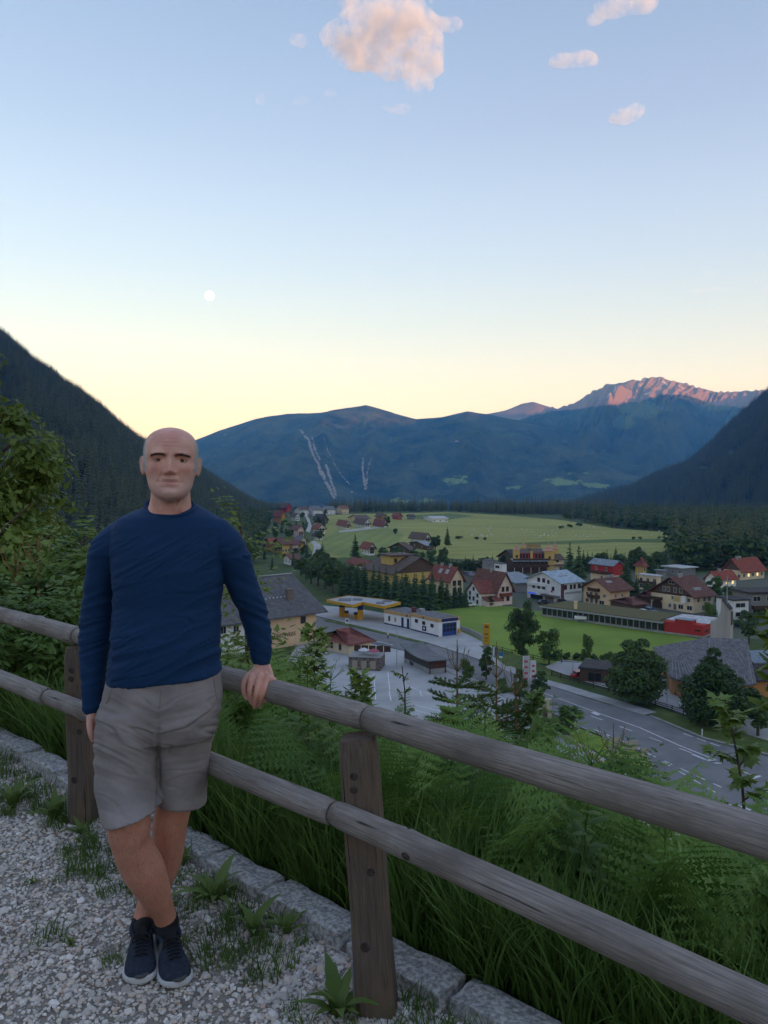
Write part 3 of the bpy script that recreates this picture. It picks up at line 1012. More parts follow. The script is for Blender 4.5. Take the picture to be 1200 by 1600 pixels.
def station():
    cz = VZ + 5.4
    pts = [at(x, y, cz) for x, y in ((510, 936.5), (551, 945), (567, 940.5), (601, 946.8), (626, 940.2), (595, 935.4), (544, 930))]
    c0 = at(552, 966)
    root = thing('petrol_canopy', 'yellow rimmed angular canopy over the petrol pumps', 'canopy', (c0.x, c0.y, VZ + 0.07))
    loc = [p - Vector((c0.x, c0.y, VZ + 0.07)) for p in pts]
    n = len(loc)
    rim = MB()
    rim.add([(p.x, p.y, p.z - 0.85) for p in loc] + list(loc), [(i, (i + 1) % n, n + (i + 1) % n, n + i) for i in range(n)] + [tuple(range(n))[::-1]])
    rim.obj('rim', yellow, root)
    ctr = sum(loc, Vector()) / n
    MB().add([ctr + (p - ctr) * 0.97 + Vector((0, 0, -0.15)) for p in loc], [tuple(range(n))]).obj('deck', mat('canopy_deck', (0.36, 0.36, 0.37), 0.8), root)
    for (x0, y0), (x1, y1) in (((530, 934.5), (548, 938.5)), ((552, 934.5), (566, 937.5)), ((588, 940), (601, 943)), ((598, 937.6), (612, 940))):
        p, q = at(x0, y0, cz) - c0, at(x1, y1, cz) - c0
        zt = loc[0].z
        MB().box(min(p.x, q.x), max(p.x, q.x), min(p.y, q.y), max(p.y, q.y), zt - 0.14, zt - 0.02).obj('roof_panel', mat('panel_dark', (0.10, 0.11, 0.13), 0.6), root)
    for x, y in ((534.5, 963.5), (563, 968)):
        p = at(x, y) - c0
        q = MB().box(p.x - 0.85, p.x + 0.85, p.y - 0.6, p.y + 0.6, -0.02, 2.9)
        q.obj('column_base', yellow, root)
        MB().box(p.x - 0.8, p.x + 0.8, p.y - 0.55, p.y + 0.55, 2.9, loc[0].z - 0.85).obj('column', navy, root)
    for x, y, lab in ((541.5, 964.5, 'yellow and dark petrol pump by the left canopy column'), (556, 967, 'yellow and dark petrol pump by the right canopy column')):
        p = at(x, y)
        r = thing('petrol_pump', lab, 'pump', (p.x, p.y, VZ + 0.07), 0.2, 'petrol pumps')
        MB().box(-0.6, 0.6, -0.35, 0.35, 0, 1.25).obj('cabinet', yellow, r)
        MB().box(-0.58, 0.58, -0.33, 0.33, 1.25, 1.95).obj('display', navy, r)
        MB().tube([(0.62, 0, 1.5), (0.95, 0, 1.2), (0.9, 0, 0.6), (0.62, 0, 0.5)], 0.04, 5).obj('hose', timber_dark, r)
    p = at(542.5, 976)
    r = thing('price_marker', 'small white price board standing on the refuge strip', 'sign', (p.x, p.y, VZ + 0.1), 0)
    MB().box(-0.55, 0.55, -0.1, 0.1, 0.25, 1.7).obj('board', white_wall, r)
    MB().box(-0.3, 0.3, -0.13, -0.1, 0.8, 1.4).obj('mark', navy, r)
    MB().box(-0.35, 0.35, -0.2, 0.2, 0, 0.25).obj('foot', concrete, r)
    # shop and wash hall
    def block(lab, nm, A, B, W, h, wins, doors, fascia=0.75):
        a_, b_ = at(*A), at(*B)
        d = b_ - a_
        L = d.length
        ph = math.atan2(d.y, d.x)
        r = thing(nm, lab, 'building', (a_.x, a_.y, VZ + 0.05), ph)
        MB().box(0, L, 0, W, 0, h).obj('wall', white_wall, r)
        MB().box(-0.12, L + 0.12, -0.12, W + 0.12, h - fascia, h + 0.15).obj('fascia', mat('fascia_tan', (0.50, 0.32, 0.14), 0.6), r)
        MB().box(0.2, L - 0.2, 0.2, W - 0.2, h + 0.153, h + 0.2).obj('roof', rmat('grey'), r)
        MB().box(-0.04, L + 0.04, -0.04, 0.0, 0, 0.35).obj('plinth', navy, r)
        for f, z0, w, hh in wins:
            link('window', window_mesh(w, hh, 'd', 0), r, (f * L, -0.03, z0), 0)
        for f, w, hh in doors:
            MB().box(f * L - w / 2, f * L + w / 2, -0.06, 0.0, 0.02, hh).obj('door', navy, r)
        return r, L
    r, L = block('white flat roofed station shop with narrow windows and two navy doors', 'station_shop', (600.5, 975), (641, 983.5), 8, 4.0, [(0.2, 1.3, 0.5, 1.2)], [(0.71, 0.95, 2.9), (0.92, 0.95, 2.9)])
    MB().box(0.40 * L, 0.40 * L + 0.75, -0.05, 0, 1.2, 2.5).obj('poster', mat('tan_poster', (0.42, 0.28, 0.16), 0.7), r)
    MB().tube([(L * 0.84, 3, 4.15), (L * 0.84, 3, 5.7)], 0.75, 10).obj('roof_drum', mat('rust_drum', (0.13, 0.05, 0.04), 0.7), r)
    MB().box(L * 0.9, L * 0.9 + 1.6, 4, 5.2, 4.2, 5.3).obj('roof_unit', metal_grey, r)
    MB().box(L * 0.86, L * 0.86 + 0.55, -0.16, -0.12, 3.35, 3.95).obj('fascia_plate', timber_dark, r)
    r, L = block('white wash hall with navy garage door and three high slot windows', 'wash_hall', (642.5, 984.5), (685.5, 995.5), 7.2, 4.6, [(0.2, 2.5, 1.1, 0.75), (0.47, 2.4, 1.1, 0.75), (0.77, 2.2, 1.1, 0.75)], [])
    MB().box(0.41 * L, 0.56 * L, -0.05, 0, 0.65, 2.0).obj('poster', navy, r)
    MB().tube([(0.485 * L, -0.06, 1.35), (0.485 * L, -0.07, 1.35)], 0.32, 12).obj('poster_disc', white_wall, r)
    MB().box(0.44 * L, 0.44 * L + 0.5, -0.16, -0.12, 3.85, 4.5).obj('fascia_plate', timber_dark, r)
    gd = MB().box(L, L + 0.08, 1.2, 6.0, 0.02, 3.5).obj('garage_door', mat('door_blue', (0.03, 0.06, 0.22), 0.5), r)
    for k in range(4):
        for j in range(2):
            MB().box(L + 0.08, L + 0.1, 1.45 + k * 1.13, 2.35 + k * 1.13, 1.15 + j * 1.1, 2.05 + j * 1.1).obj('door_pane', win_glass, gd)
    MB().box(L + 0.125, L + 0.19, 0.9, 6.4, 3.86, 4.7).obj('sign_band', navy, r)
    MB().box(L + 0.1, L + 0.5, 6.4, 7.0, 0.3, 1.6).obj('vacuum_unit', yellow, r)
    # low wall behind the forecourt
    tag(strip('forecourt_wall', [(711, 982), (735, 990), (757, 1002)], 0.35, 0, 1.3, concrete), 'low pale concrete wall edging the forecourt', 'wall', kind='thing')
    # sign pillar
    p = at(760, 1013)
    r = thing('sign_pillar', 'tall yellow sign pillar at the edge of the forecourt', 'sign', (p.x, p.y, VZ), -0.25)
    MB().box(-0.85, 0.85, -0.22, 0.22, 1.0, 6.2).obj('panel', yellow, r)
    MB().box(-0.75, 0.75, -0.18, 0.18, 0, 1.0).obj('foot', concrete, r)
    MB().box(-0.98, -0.85, -0.25, 0.25, 0.9, 6.2).obj('edge_trim', metal_grey, r)
    for z0, z1, x0, x1 in ((5.1, 5.7, -0.4, 0.55), (3.4, 3.75, -0.5, 0.45), (2.4, 2.7, -0.45, 0.35), (1.7, 1.95, -0.45, 0.3)):
        mk = MB()
        nseg = 3
        for k in range(nseg):
            u0 = x0 + (x1 - x0) * k / nseg
            mk.box(u0 + 0.04, u0 + (x1 - x0) / nseg - 0.05, -0.25, -0.22, z0, z1)
        mk.obj('mark', timber_dark, r)
station()

# --- bus stop with the swooping roof
def bus_stop():
    p = at(671, 1054)
    root = thing('bus_shelter', 'dark timber bus shelter with upswept roof beside the car park', 'shelter', (p.x, p.y, VZ + 0.05), R(24))
    # local x to the right along the front end, y towards the far left along the long side
    W, L = 4.0, 12.5
    MB().box(0, W, 0, L, 0, 1.1).obj('base_wall', concrete, root)
    nn = 10
    def zr(t):
        return 2.75 + 1.5 * (t - 0.25) ** 2 + (1.1 * max(0, t - 0.6))
    for xs in (0.05, W - 0.05):
        side = MB()
        q = [(L * k / nn, 1.1) for k in range(nn + 1)] + [(L * k / nn, zr(k / nn)) for k in range(nn, -1, -1)]
        side.prism(q, 'x', xs - 0.03, xs + 0.03)
        side.obj('side_cladding', mat('grey_timber', (0.085, 0.075, 0.068), 0.9, var=0.3), root)
    for k in range(9):
        x0 = 0.2 + k * 0.4
        MB().box(x0, x0 + 0.37, -0.03, 0.05, 1.1, 2.72).obj('plank', mat('red_plank', (0.11, 0.05, 0.035), 0.85, var=0.3), root)
    for x in (0.0, W - 0.22):
        MB().box(x, x + 0.22, -0.12, 0.1, 0.0, 2.8).obj('post', timber_dark, root)
    ro = MB()
    for k in range(nn + 1):
        t0 = k / nn - 0.08
        t1 = (k + 1) / nn - 0.08
        a0, a1 = zr(t0) + 0.03, zr(t1) + 0.03
        q = [(-0.9, L * t0, a0), (W + 0.9, L * t0, a0 - 0.15), (W + 0.9, L * t1, a1 - 0.15), (-0.9, L * t1, a1)]
        ro.add(q + [(x, y, z + 0.22) for x, y, z in q], [(3, 2, 1, 0), (4, 5, 6, 7), (0, 1, 5, 4), (2, 3, 7, 6), (1, 2, 6, 5), (3, 0, 4, 7)])
    ro.obj('roof', mat('felt_roof', (0.16, 0.165, 0.17), 0.9, scale=0.5, var=0.2), root)
    MB().box(-0.03, 0.0, L * 0.62, L * 0.78, 0.2, 1.0).obj('opening', win_glass, root)
bus_stop()

# --- village houses, near to far
W2 = lambda n, zs, **k: [w for z in zs for w in row(n, z, **k)]
house('long red tiled yellow house with two shed dormers behind the spruce row', (704, 932), 672, 724, 32, 6.2, 4.2, 'L', 'cream', 'red', 'house', {'R': W2(2, (1.2, 3.9), w=1.3, h=1.7, f0=0.3, f1=0.7)}, chim=((0.3, 0.5), (0.7, 0.5)), skylights=((0.3, 0.25, 1.8), (0.62, 0.25, 1.8)), frame='d')

def pink_house():
    r, a, b = house('pink house with steep red roofs and a red balcony by the lawn', (778, 946), 738, 801, 28, 5.6, 5.2, 'L', 'pink', 'redbrown', 'house', {'R': [(0.35, 4.6, 0.9, 1.5), (0.65, 4.6, 0.9, 1.5), (0.3, 1.4, 1.0, 1.3), (0.7, 1.4, 1.0, 1.3)]}, balc=(('R', 0.12, 0.9, 3.2, 0.9),), chim=((0.5, 0.5),), frame='d')
    # front wing
    wr = MB()
    wa, wb, wh, wrh = 7.6, 6.2, 4.6, 3.2
    wr.box(-wb, 0, 1.5, 1.5 + wa, 0, wh)
    wr.prism([(1.5, wh + .002), (1.5 + wa, wh + .002), (1.5 + wa / 2, wh + wrh)], 'x', -wb + .01, -wb + 0.3)
    wr.obj('wing_wall', wmat('white'), r)
    ro = MB()
    for e in (1.5 - 0.7, 1.5 + wa + 0.7):
        sl = wrh / (wa / 2)
        q = [(-wb - 0.7, e, wh - 0.7 * sl), (1.0, e, wh - 0.7 * sl), (1.0, 1.5 + wa / 2, wh + wrh), (-wb - 0.7, 1.5 + wa / 2, wh + wrh)]
        ro.add([(x, y, z + .02) for x, y, z in q] + [(x, y, z + 0.27) for x, y, z in q], [(3, 2, 1, 0), (4, 5, 6, 7), (0, 1, 5, 4), (1, 2, 6, 5), (2, 3, 7, 6), (3, 0, 4, 7)])
    ro.obj('wing_roof', rmat('red'), r)
    for f, z in ((0.2, 0.7), (0.2, 2.9), (0.5, 1.6), (0.8, 1.6), (0.5, 4.9), (0.78, 3.2)):
        link('window', window_mesh(0.8, 1.1, 'd', 0), r, (-wb - 0.03, 1.5 + f * wa, z), -math.pi / 2)
    MB().box(-5.2, 0.8, -1.4, 1.4, 0, 1.9).obj('porch', wmat('pink'), r)
    MB().add([(-5.6, -1.8, 1.8), (1.2, -1.8, 1.8), (1.2, 1.48, 3.0), (-5.6, 1.48, 3.0), (-5.6, -1.8, 2.0), (1.2, -1.8, 2.0), (1.2, 1.48, 3.2), (-5.6, 1.48, 3.2)], [(3, 2, 1, 0), (4, 5, 6, 7), (0, 1, 5, 4), (1, 2, 6, 5), (2, 3, 7, 6), (3, 0, 4, 7)]).obj('porch_roof', rmat('red'), r)
pink_house()

def white_shop():
    r, a, b = house('white three storey shop house with pale blue metal roof and blue sign', (876, 942.5), 825, 910, 33, 7.0, 3.0, 'R', 'white', 'blue', 'shop_house',
          {'R': [(0.2, 4.6, 1.5, 1.4), (0.48, 4.6, 0.8, 1.4), (0.65, 4.6, 0.8, 1.4), (0.88, 4.6, 1.2, 1.4)], 'L': [(0.22, 4.0, 1.0, 1.2), (0.5, 6.4, 1.1, 1.3), (0.65, 6.4, 1.1, 1.3), (0.36, 6.2, 0.9, 1.1), (0.5, 4.0, 1.1, 1.4), (0.65, 4.0, 1.1, 1.4), (0.8, 4.0, 1.1, 1.4)]},
          chim=((0.55, 0.52),), over=1.0, balc=(), frame='d', skylights=((0.32, 0.24, 0.9), (0.42, 0.24, 0.9), (0.52, 0.25, 0.7), (0.6, 0.26, 0.7), (0.68, 0.26, 0.7)))  # the smaller skylights stand in for unreadable lettering on the roof
    for z in (3.5, 5.9):
        MB().box(-1.0, -0.02, a * 0.42, a * 0.95, z - 0.9, z).obj('balcony', wmat('white'), r)
    MB().box(-1.6, -0.03, a * 0.02, a * 0.5, 1.9, 2.4).obj('awning', mat('awning_grey', (0.16, 0.15, 0.15), 0.8), r)
    sb = MB().box(-1.35, -1.02, a * 0.5, a * 0.92, 1.9, 2.5).obj('sign_board', white_wall, r)
    MB().box(-1.4, -1.36, a * 0.66, a * 0.9, 1.95, 2.45).obj('sign_stripe', emat('sign_blue', (0.03, 0.08, 0.55), 0.4), sb)
    MB().box(-0.06, -0.02, a * 0.2, a * 0.46, 0.1, 1.9).obj('shop_front', mat('stone_front', (0.24, 0.21, 0.18), 0.8), r)
    MB().box(-0.06, -0.02, a * 0.52, a * 0.9, 0.1, 1.9).obj('shop_window', win_glass, r)
    MB().box(0.25 * 0 + 0.02, 1.6, -0.06, -0.02, 0.3, 6.7).obj('stair_glazing', mat('stair_panel', (0.16, 0.06, 0.05), 0.6), r)
    for k in range(10):
        MB().box(2.2 + k * (b - 2.4) / 10, 2.2 + (k + 0.72) * (b - 2.4) / 10, -0.05, -0.02, 2.9, 3.6).obj('slot_window', mat('slot_glass', (0.25, 0.26, 0.27), 0.4), r)
    MB().add([(-0.05, 0.3 * a, 3.3), (-0.05, 0.22 * a, 3.3), (-0.05, 0.26 * a, 4.1)], [(0, 1, 2)]).obj('wall_emblem', mat('emblem_red', (0.4, 0.05, 0.04), 0.7), r)
white_shop()

def turret_hotel():
    c = at(801, 896)
    root = thing('turret_hotel', 'yellow hotel with pink domed turrets and dark balcony rows', 'hotel', (c.x, c.y, VZ - 0.03), R(3))
    s = c.y / 1250.0
    X = lambda px: (px - 801) * s
    H = lambda dy: dy * s * 1.02
    MB().box(X(801), X(857), 0, 14, 0, H(20)).obj('balcony_block', timber_dark, root)
    for z in (3.4, 6.4):
        MB().box(X(801) - 0.3, X(857) + 0.3, -1.3, -0.003, z - 0.5, z - 0.35).obj('balcony', timber_red, root)
        MB().box(X(801) - 0.3, X(857) + 0.3, -1.38, -1.3, z - 0.5, z + 0.6).obj('railing', timber_dark, root)
    for k in range(5):
        x = X(803) + k * (X(855) - X(803)) / 4
        MB().box(x - 0.15, x + 0.15, -1.25, -1.0, 0, 3.0).obj('pillar', wmat('beige'), root)
    for k in range(9):
        link('window', window_mesh(0.9, 1.5, 'd', 0), root, (X(804) + k * (X(854) - X(804)) / 8, -0.03, 4.2), 0)
    MB().add([(X(800), -1.6, H(19)), (X(858), -1.6, H(19)), (X(858), 2.4, H(21.5)), (X(800), 2.4, H(21.5)), (X(800), -1.6, H(19) + .25), (X(858), -1.6, H(19) + .25), (X(858), 2.4, H(21.5) + .25), (X(800), 2.4, H(21.5) + .25)],
             [(3, 2, 1, 0), (4, 5, 6, 7), (0, 1, 5, 4), (1, 2, 6, 5), (2, 3, 7, 6), (3, 0, 4, 7)]).obj('veranda_roof', rmat('blue'), root)
    MB().box(X(812), X(856), 3, 15, H(20) + .003, H(31)).obj('upper_wall', wmat('red'), root)
    MB().box(X(831), X(835), 2.6, 3, H(21), H(34)).obj('pilaster', wmat('yellow'), root)
    for k in range(8):
        if k != 4:
            link('window', window_mesh(0.8, 1.9, 'd', 0), root, (X(816) + k * (X(851) - X(816)) / 7, 2.97, H(22.5)), 0)
    ur = MB()
    for x0, x1 in ((811, 832), (834.5, 855)):
        ur.add([(X(x0), 2.2, H(30)), (X(x1), 2.2, H(30)), (X(x1), 9, H(36)), (X(x0), 9, H(36)), (X(x0), 15.8, H(30)), (X(x1), 15.8, H(30))], [(0, 1, 2, 3), (3, 2, 5, 4), (0, 3, 4), (1, 5, 2), (0, 4, 5, 1)])
    ur.obj('upper_roof', rmat('brown'), root)
    for x0, x1, y0, top in ((804, 813, 1.2, 36), (853, 868, 1.0, 34), (824, 831, 11, 38), (871, 880, 7, 36)):
        MB().box(X(x0), X(x1), y0, y0 + (X(x1) - X(x0)), 0.1, H(top)).obj('tower', wmat('yellow'), root)
        cx, cy, rr = (X(x0) + X(x1)) / 2, y0 + (X(x1) - X(x0)) / 2, (X(x1) - X(x0)) * 0.72
        tr = MB()
        n = 8
        prof = [(rr, 0), (rr * 0.75, 0.35), (rr * 0.5, 0.7), (rr * 0.42, 1.3), (rr * 0.30, 1.9), (rr * 0.1, 2.5), (0.02, 4.2)]
        for i, (r_, z_) in enumerate(prof):
            for k in range(n):
                t = 2 * math.pi * k / n + 0.39
                tr.v.append((cx + r_ * math.cos(t), cy + r_ * math.sin(t), H(top) + 0.01 + z_))
        for i in range(len(prof) - 1):
            for k in range(n):
                tr.f.append((i * n + k, i * n + (k + 1) % n, (i + 1) * n + (k + 1) % n, (i + 1) * n + k))
                tr.mi.append(0)
        tr.obj('turret_dome', mat('dome_pink', (0.50, 0.27, 0.19), 0.7), root)
        link('window', window_mesh(0.8, 1.1, 'd', 0), root, (cx, y0 - 0.03, H(top) - 3.6), 0)
    MB().box(X(858), X(884), 2, 16, 0, H(19)).obj('side_wall', wmat('cream'), root)
    for z in (H(13), H(22)):
        MB().add([(X(857), 0.8, z - .6), (X(886), 0.8, z - .6), (X(884), 8, z + 1.6), (X(859), 8, z + 1.6), (X(857), 0.8, z - .3), (X(886), 0.8, z - .3), (X(884), 8, z + 1.9), (X(859), 8, z + 1.9)], [(3, 2, 1, 0), (4, 5, 6, 7), (0, 1, 5, 4), (1, 2, 6, 5), (2, 3, 7, 6), (3, 0, 4, 7)]).obj('side_roof', rmat('brown'), root)
    for x, z in ((864, 5.0), (874, 5.0), (868, 1.2), (879, 1.2)):
        link('window', window_mesh(0.9, 1.3, 'd', 0), root, (X(x), 1.97, z), 0)
    gx = MB()
    for k in range(12):
        x = X(835) + k * (X(857) - X(835)) / 11
        gx.box(x - 0.12, x + 0.12, 14.5, 14.8, H(30), H(30) + 3.4 + (k % 3) * 0.4)
    gx.box(X(835), X(857), 14.45, 14.6, H(30) + 2.4, H(30) + 2.7)
    gx.obj('roof_pergola', mat('pergola_wood', (0.30, 0.14, 0.05), 0.8), root)
turret_hotel()
house('dark timber house with layered dark roofs left of the turreted hotel', (806, 890), 779, 812, 30, 5.5, 3.5, 'R', 'timber', 'dark', 'house', {'L': row(3, 1.3) + row(3, 3.8)}, a=None, b=14, balc=(('L', 0.1, 0.9, 3.2, 1.0),), lower=('yellow', 2.6))
house('low hall with wide slate grey metal roof behind the pink house', (806, 926), 750, 838, 24, 3.6, 2.4, 'R', 'grey', 'slate', 'hall', {'L': row(4, 1.2, 1.6, 1.4)}, cat='hall')
house('square grey concrete block beside a white strip', (769, 897), 754, 776, 35, 6.0, 0.4, 'R', 'grey', 'grey', 'block', {'L': [(0.3, 3.5, 0.8, 1.3), (0.7, 1.2, 0.8, 1.3)]}, flat=True, over=0.1, cat='building')
house('white modern house with long dark window left of turreted hotel', (784, 899), 771, 792, 25, 5.0, 0.4, 'R', 'white', 'grey', 'house', {'L': [(0.5, 3.0, 3.2, 1.1)]}, flat=True, over=0.2, cat='house')
house('low flat house with dark walls and white glazed corner', (744, 893), 722, 758, 20, 3.4, 0.4, 'R', 'grey', 'dark', 'house', {'L': [(0.4, 0.8, 2.4, 1.6), (0.8, 0.8, 2.4, 1.6)]}, flat=True, over=0.6)
house('grey roofed low shed before the grey block', (736, 911), 714, 750, 28, 3.0, 1.0, 'R', 'grey', 'grey', 'shed', {}, over=0.6, cat='shed', hip=0.8)
house('red and cream chalet with zigzag pale metal roof', (958, 911), 924, 974, 28, 7.4, 1.6, 'L', 'red', 'slate', 'chalet', {'L': [(0.3, 4.8, 1.0, 1.3), (0.75, 4.8, 1.0, 1.3), (0.5, 1.0, 1.1, 1.3)]}, lower=('cream', 3.0), balc=(('L', 0.02, 0.98, 3.5, 1.0),), cat='chalet')
house('yellow house with little domed roof behind the dark trees', (1004, 905), 994, 1011, 30, 6.4, 2.6, 'R', 'yellow', 'red', 'house', {'L': [(0.5, 1.5, 1.2, 1.2)], 'R': [(0.5, 3.5, 1.0, 1.2)]}, hip=0.9)
house('white house with rounded balcony storeys behind the round bush', (1026, 924), 1000, 1034, 34, 5.6, 0.5, 'R', 'cream', 'white', 'house', {'L': row(3, 3.4, 1.2, 1.2) + row(3, 0.9, 1.2, 1.4)}, flat=True, over=0.5, balc=(('L', 0.02, 0.98, 2.7, 0.8),))
house('peach house with brown roof, stacked balconies and two white skylights', (953, 949.5), 913, 985, 34, 5.9, 3.0, 'R', 'peach', 'redbrown', 'house', {'R': [(0.28, 3.2, 0.7, 0.9), (0.62, 3.2, 0.7, 0.9)], 'L': [(0.2, 3.2, 0.9, 0.9), (0.5, 3.1, 1.0, 1.2), (0.7, 3.1, 1.0, 1.2), (0.5, 0.7, 1.0, 1.7), (0.68, 0.7, 1.0, 1.7), (0.85, 0.8, 1.2, 1.2), (0.85, 3.2, 0.9, 1.0), (0.3, 0.7, 2.0, 1.2)]},
      balc=(('L', 0.38, 0.78, 2.7, 1.0), ('L', 0.38, 0.78, 5.0, 1.0)), over=1.3, skylights=((0.28, 0.3, 1.1), (0.42, 0.3, 1.1)), chim=((0.8, 0.5), (0.6, 0.52)))
house('open carport with rust brown hipped roof and posts', (990, 957), 958, 1012, 22, 2.5, 1.5, 'R', 'timber', 'redbrown', 'carport', {}, hip=0.9, over=0.8, cat='carport')

def gable_hotel():
    r, a, b = house('broad cream gabled hotel with timber upper gable and arched porch', (1083, 958.5), 1019, 1116, 32, 5.6, 5.0, 'R', 'cream', 'redbrown', 'gabled_hotel',
          {'L': [(0.08, 0.9, 1.8, 1.3), (0.28, 0.9, 1.7, 1.3), (0.42, 0.3, 0.9, 1.9), (0.54, 0.9, 0.9, 1.1), (0.1, 3.4, 0.9, 1.2), (0.47, 3.6, 0.9, 1.0), (0.28, 6.0, 0.9, 1.4), (0.42, 6.0, 0.9, 1.4), (0.58, 6.0, 0.9, 1.4), (0.68, 6.0, 0.9, 1.4), (0.5, 8.6, 2.2, 0.8)],
           'R': [(0.25, 3.4, 1.0, 1.4), (0.55, 3.4, 1.0, 1.4), (0.8, 3.4, 1.0, 1.4), (0.5, 0.8, 1.0, 1.4), (0.8, 0.8, 1.0, 1.4)]}, over=1.2, gable='timber', chim=((0.45, 0.5), (0.3, 0.47)), balc=(('L', 0.72, 1.0, 2.9, 0.9),), cat='hotel')
    MB().box(-0.05, -0.01, 0.0, a, 5.0, 5.6).obj('timber_band', timber_dark, r)
    # arched porch: flat dark polygon, shade of its recess put into the colour
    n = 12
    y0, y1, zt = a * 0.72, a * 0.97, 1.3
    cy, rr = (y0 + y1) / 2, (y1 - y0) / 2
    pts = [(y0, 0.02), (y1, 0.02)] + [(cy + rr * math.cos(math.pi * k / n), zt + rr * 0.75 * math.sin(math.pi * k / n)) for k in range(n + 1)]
    MB().add([(-0.06, p[0], p[1]) for p in pts], [tuple(range(len(pts)))]).obj('arched_porch', mat('porch_shade', (0.07, 0.05, 0.04), 0.7), r)
    MB().box(-0.7, -0.02, a * 0.15, a * 0.24, 2.9, 5.2).obj('bay_window', wmat('white'), r)
    MB().box(-0.08, -0.02, a * 0.31, a * 0.46, 3.1, 4.7).obj('wall_sign', mat('sign_gold', (0.52, 0.40, 0.16), 0.7), r)
    MB().box(b * 0.3, b * 0.62, 1.6, 3.6, 6.6, 7.6).obj('dormer', metal_grey, r)
gable_hotel()

def long_hall():
    A, B = at(846, 963), at(1036, 990)
    d = B - A
    L = d.length
    root = thing('grass_roof_hall', 'long low hall with brown grass roof and dark glazed front', 'hall', (A.x, A.y, VZ), math.atan2(d.y, d.x))
    W, h = 15, 2.8
    MB().box(0, L, 0.6, W, 0, h).obj('wall', mat('hall_dark', (0.05, 0.05, 0.055), 0.6), root)
    MB().box(0, L, 0.3, 0.6, 0, 0.6).obj('plinth', concrete, root)
    n = 22
    for k in range(n):
        MB().box(L * k / n + 0.2, L * (k + 1) / n - 0.2, 0.5, 0.6 - .004, 0.75, h - 0.3).obj('glass_panel', win_glass, root)
        MB().box(L * k / n - 0.12, L * k / n + 0.12, 0.35, 0.58, 0.6, h).obj('pillar', concrete, root)
    MB().box(-0.5, L, -0.6, W + 0.5, h + .003, h + 0.4).obj('roof_edge', metal_grey, root)
    MB().box(-0.1, L - 0.3, -0.25, W + 0.1, h + 0.403, h + 0.6).obj('roof_turf', mat('dry_turf', (0.16, 0.125, 0.06), 0.98, scale=0.25, col2=(0.11, 0.115, 0.04), detail=8, bump=0.6, bscale=4), root)
    p = at(907, 972)
    r = thing('white_trailer', 'small white trailer parked on the lawn before the long hall', 'trailer', (p.x, p.y, VZ + 0.04), -0.15)
    MB().box(-1.7, 1.7, -0.7, 0.7, 0.9, 1.7).obj('body', white_wall, r)
    for x in (-1.2, 1.2):
        MB().box(x - 0.08, x + 0.08, -0.6, 0.6, 0, 0.9).obj('leg', metal_grey, r)
    p = at(899.5, 952)
    r = tag(MB().box(-0.4, 0.4, -0.4, 0.4, 0, 2.2).box(-0.5, 0.5, -0.5, 0.5, 2.2, 2.4).obj('roof_vent', wmat('cream')), 'small cream vent standing on the brown grass roof', 'vent')
    r.location = (p.x, p.y, VZ + 3.3)
    q = at(899.5, 952, VZ + 3.3)
    r.location = q
long_hall()

def red_hall():
    A, B = at(1033.5, 989), at(1098.5, 997)
    d = B - A
    L = d.length
    root = thing('red_hall', 'flat red building with pale roof behind the church tower', 'building', (A.x, A.y, VZ), math.atan2(d.y, d.x))
    W, h = 15, 3.3
    red = wmat('red')
    MB().box(0, L, 0, W, 0.5, h).obj('wall', red, root)
    MB().box(-0.1, L + 0.1, -0.1, W + 0.1, 0, 0.5).obj('plinth', concrete, root)
    MB().box(L * 0.33, L * 0.74, -0.03, 3, 0.52, h + 0.9).obj('raised_wall', red, root)
    MB().box(-0.25, L + 0.25, 3.05, W + 0.3, h + .003, h + 0.12).obj('roof', rmat('white'), root)
    MB().box(L * 0.33 - 0.2, L * 0.74 + 0.2, -0.2, 3.02, h + 0.903, h + 1.05).obj('raised_roof', rmat('slate'), root)
    for x0, x1, y0, y1 in ((-0.3, -0.1, 0, W), (-0.3, L + 0.3, W + 0.3, W + 0.5)):
        MB().box(x0, x1, y0, y1, h, h + 0.3).obj('roof_edge', timber_dark, root)
    MB().box(L * 0.8, L * 0.94, -0.05, 0, 1.6, 2.0).obj('slot_window', win_glass, root)
    MB().box(L, L + 0.05, 1.0, 4.0, 1.3, 1.7).obj('slot_window', win_glass, root)
red_hall()

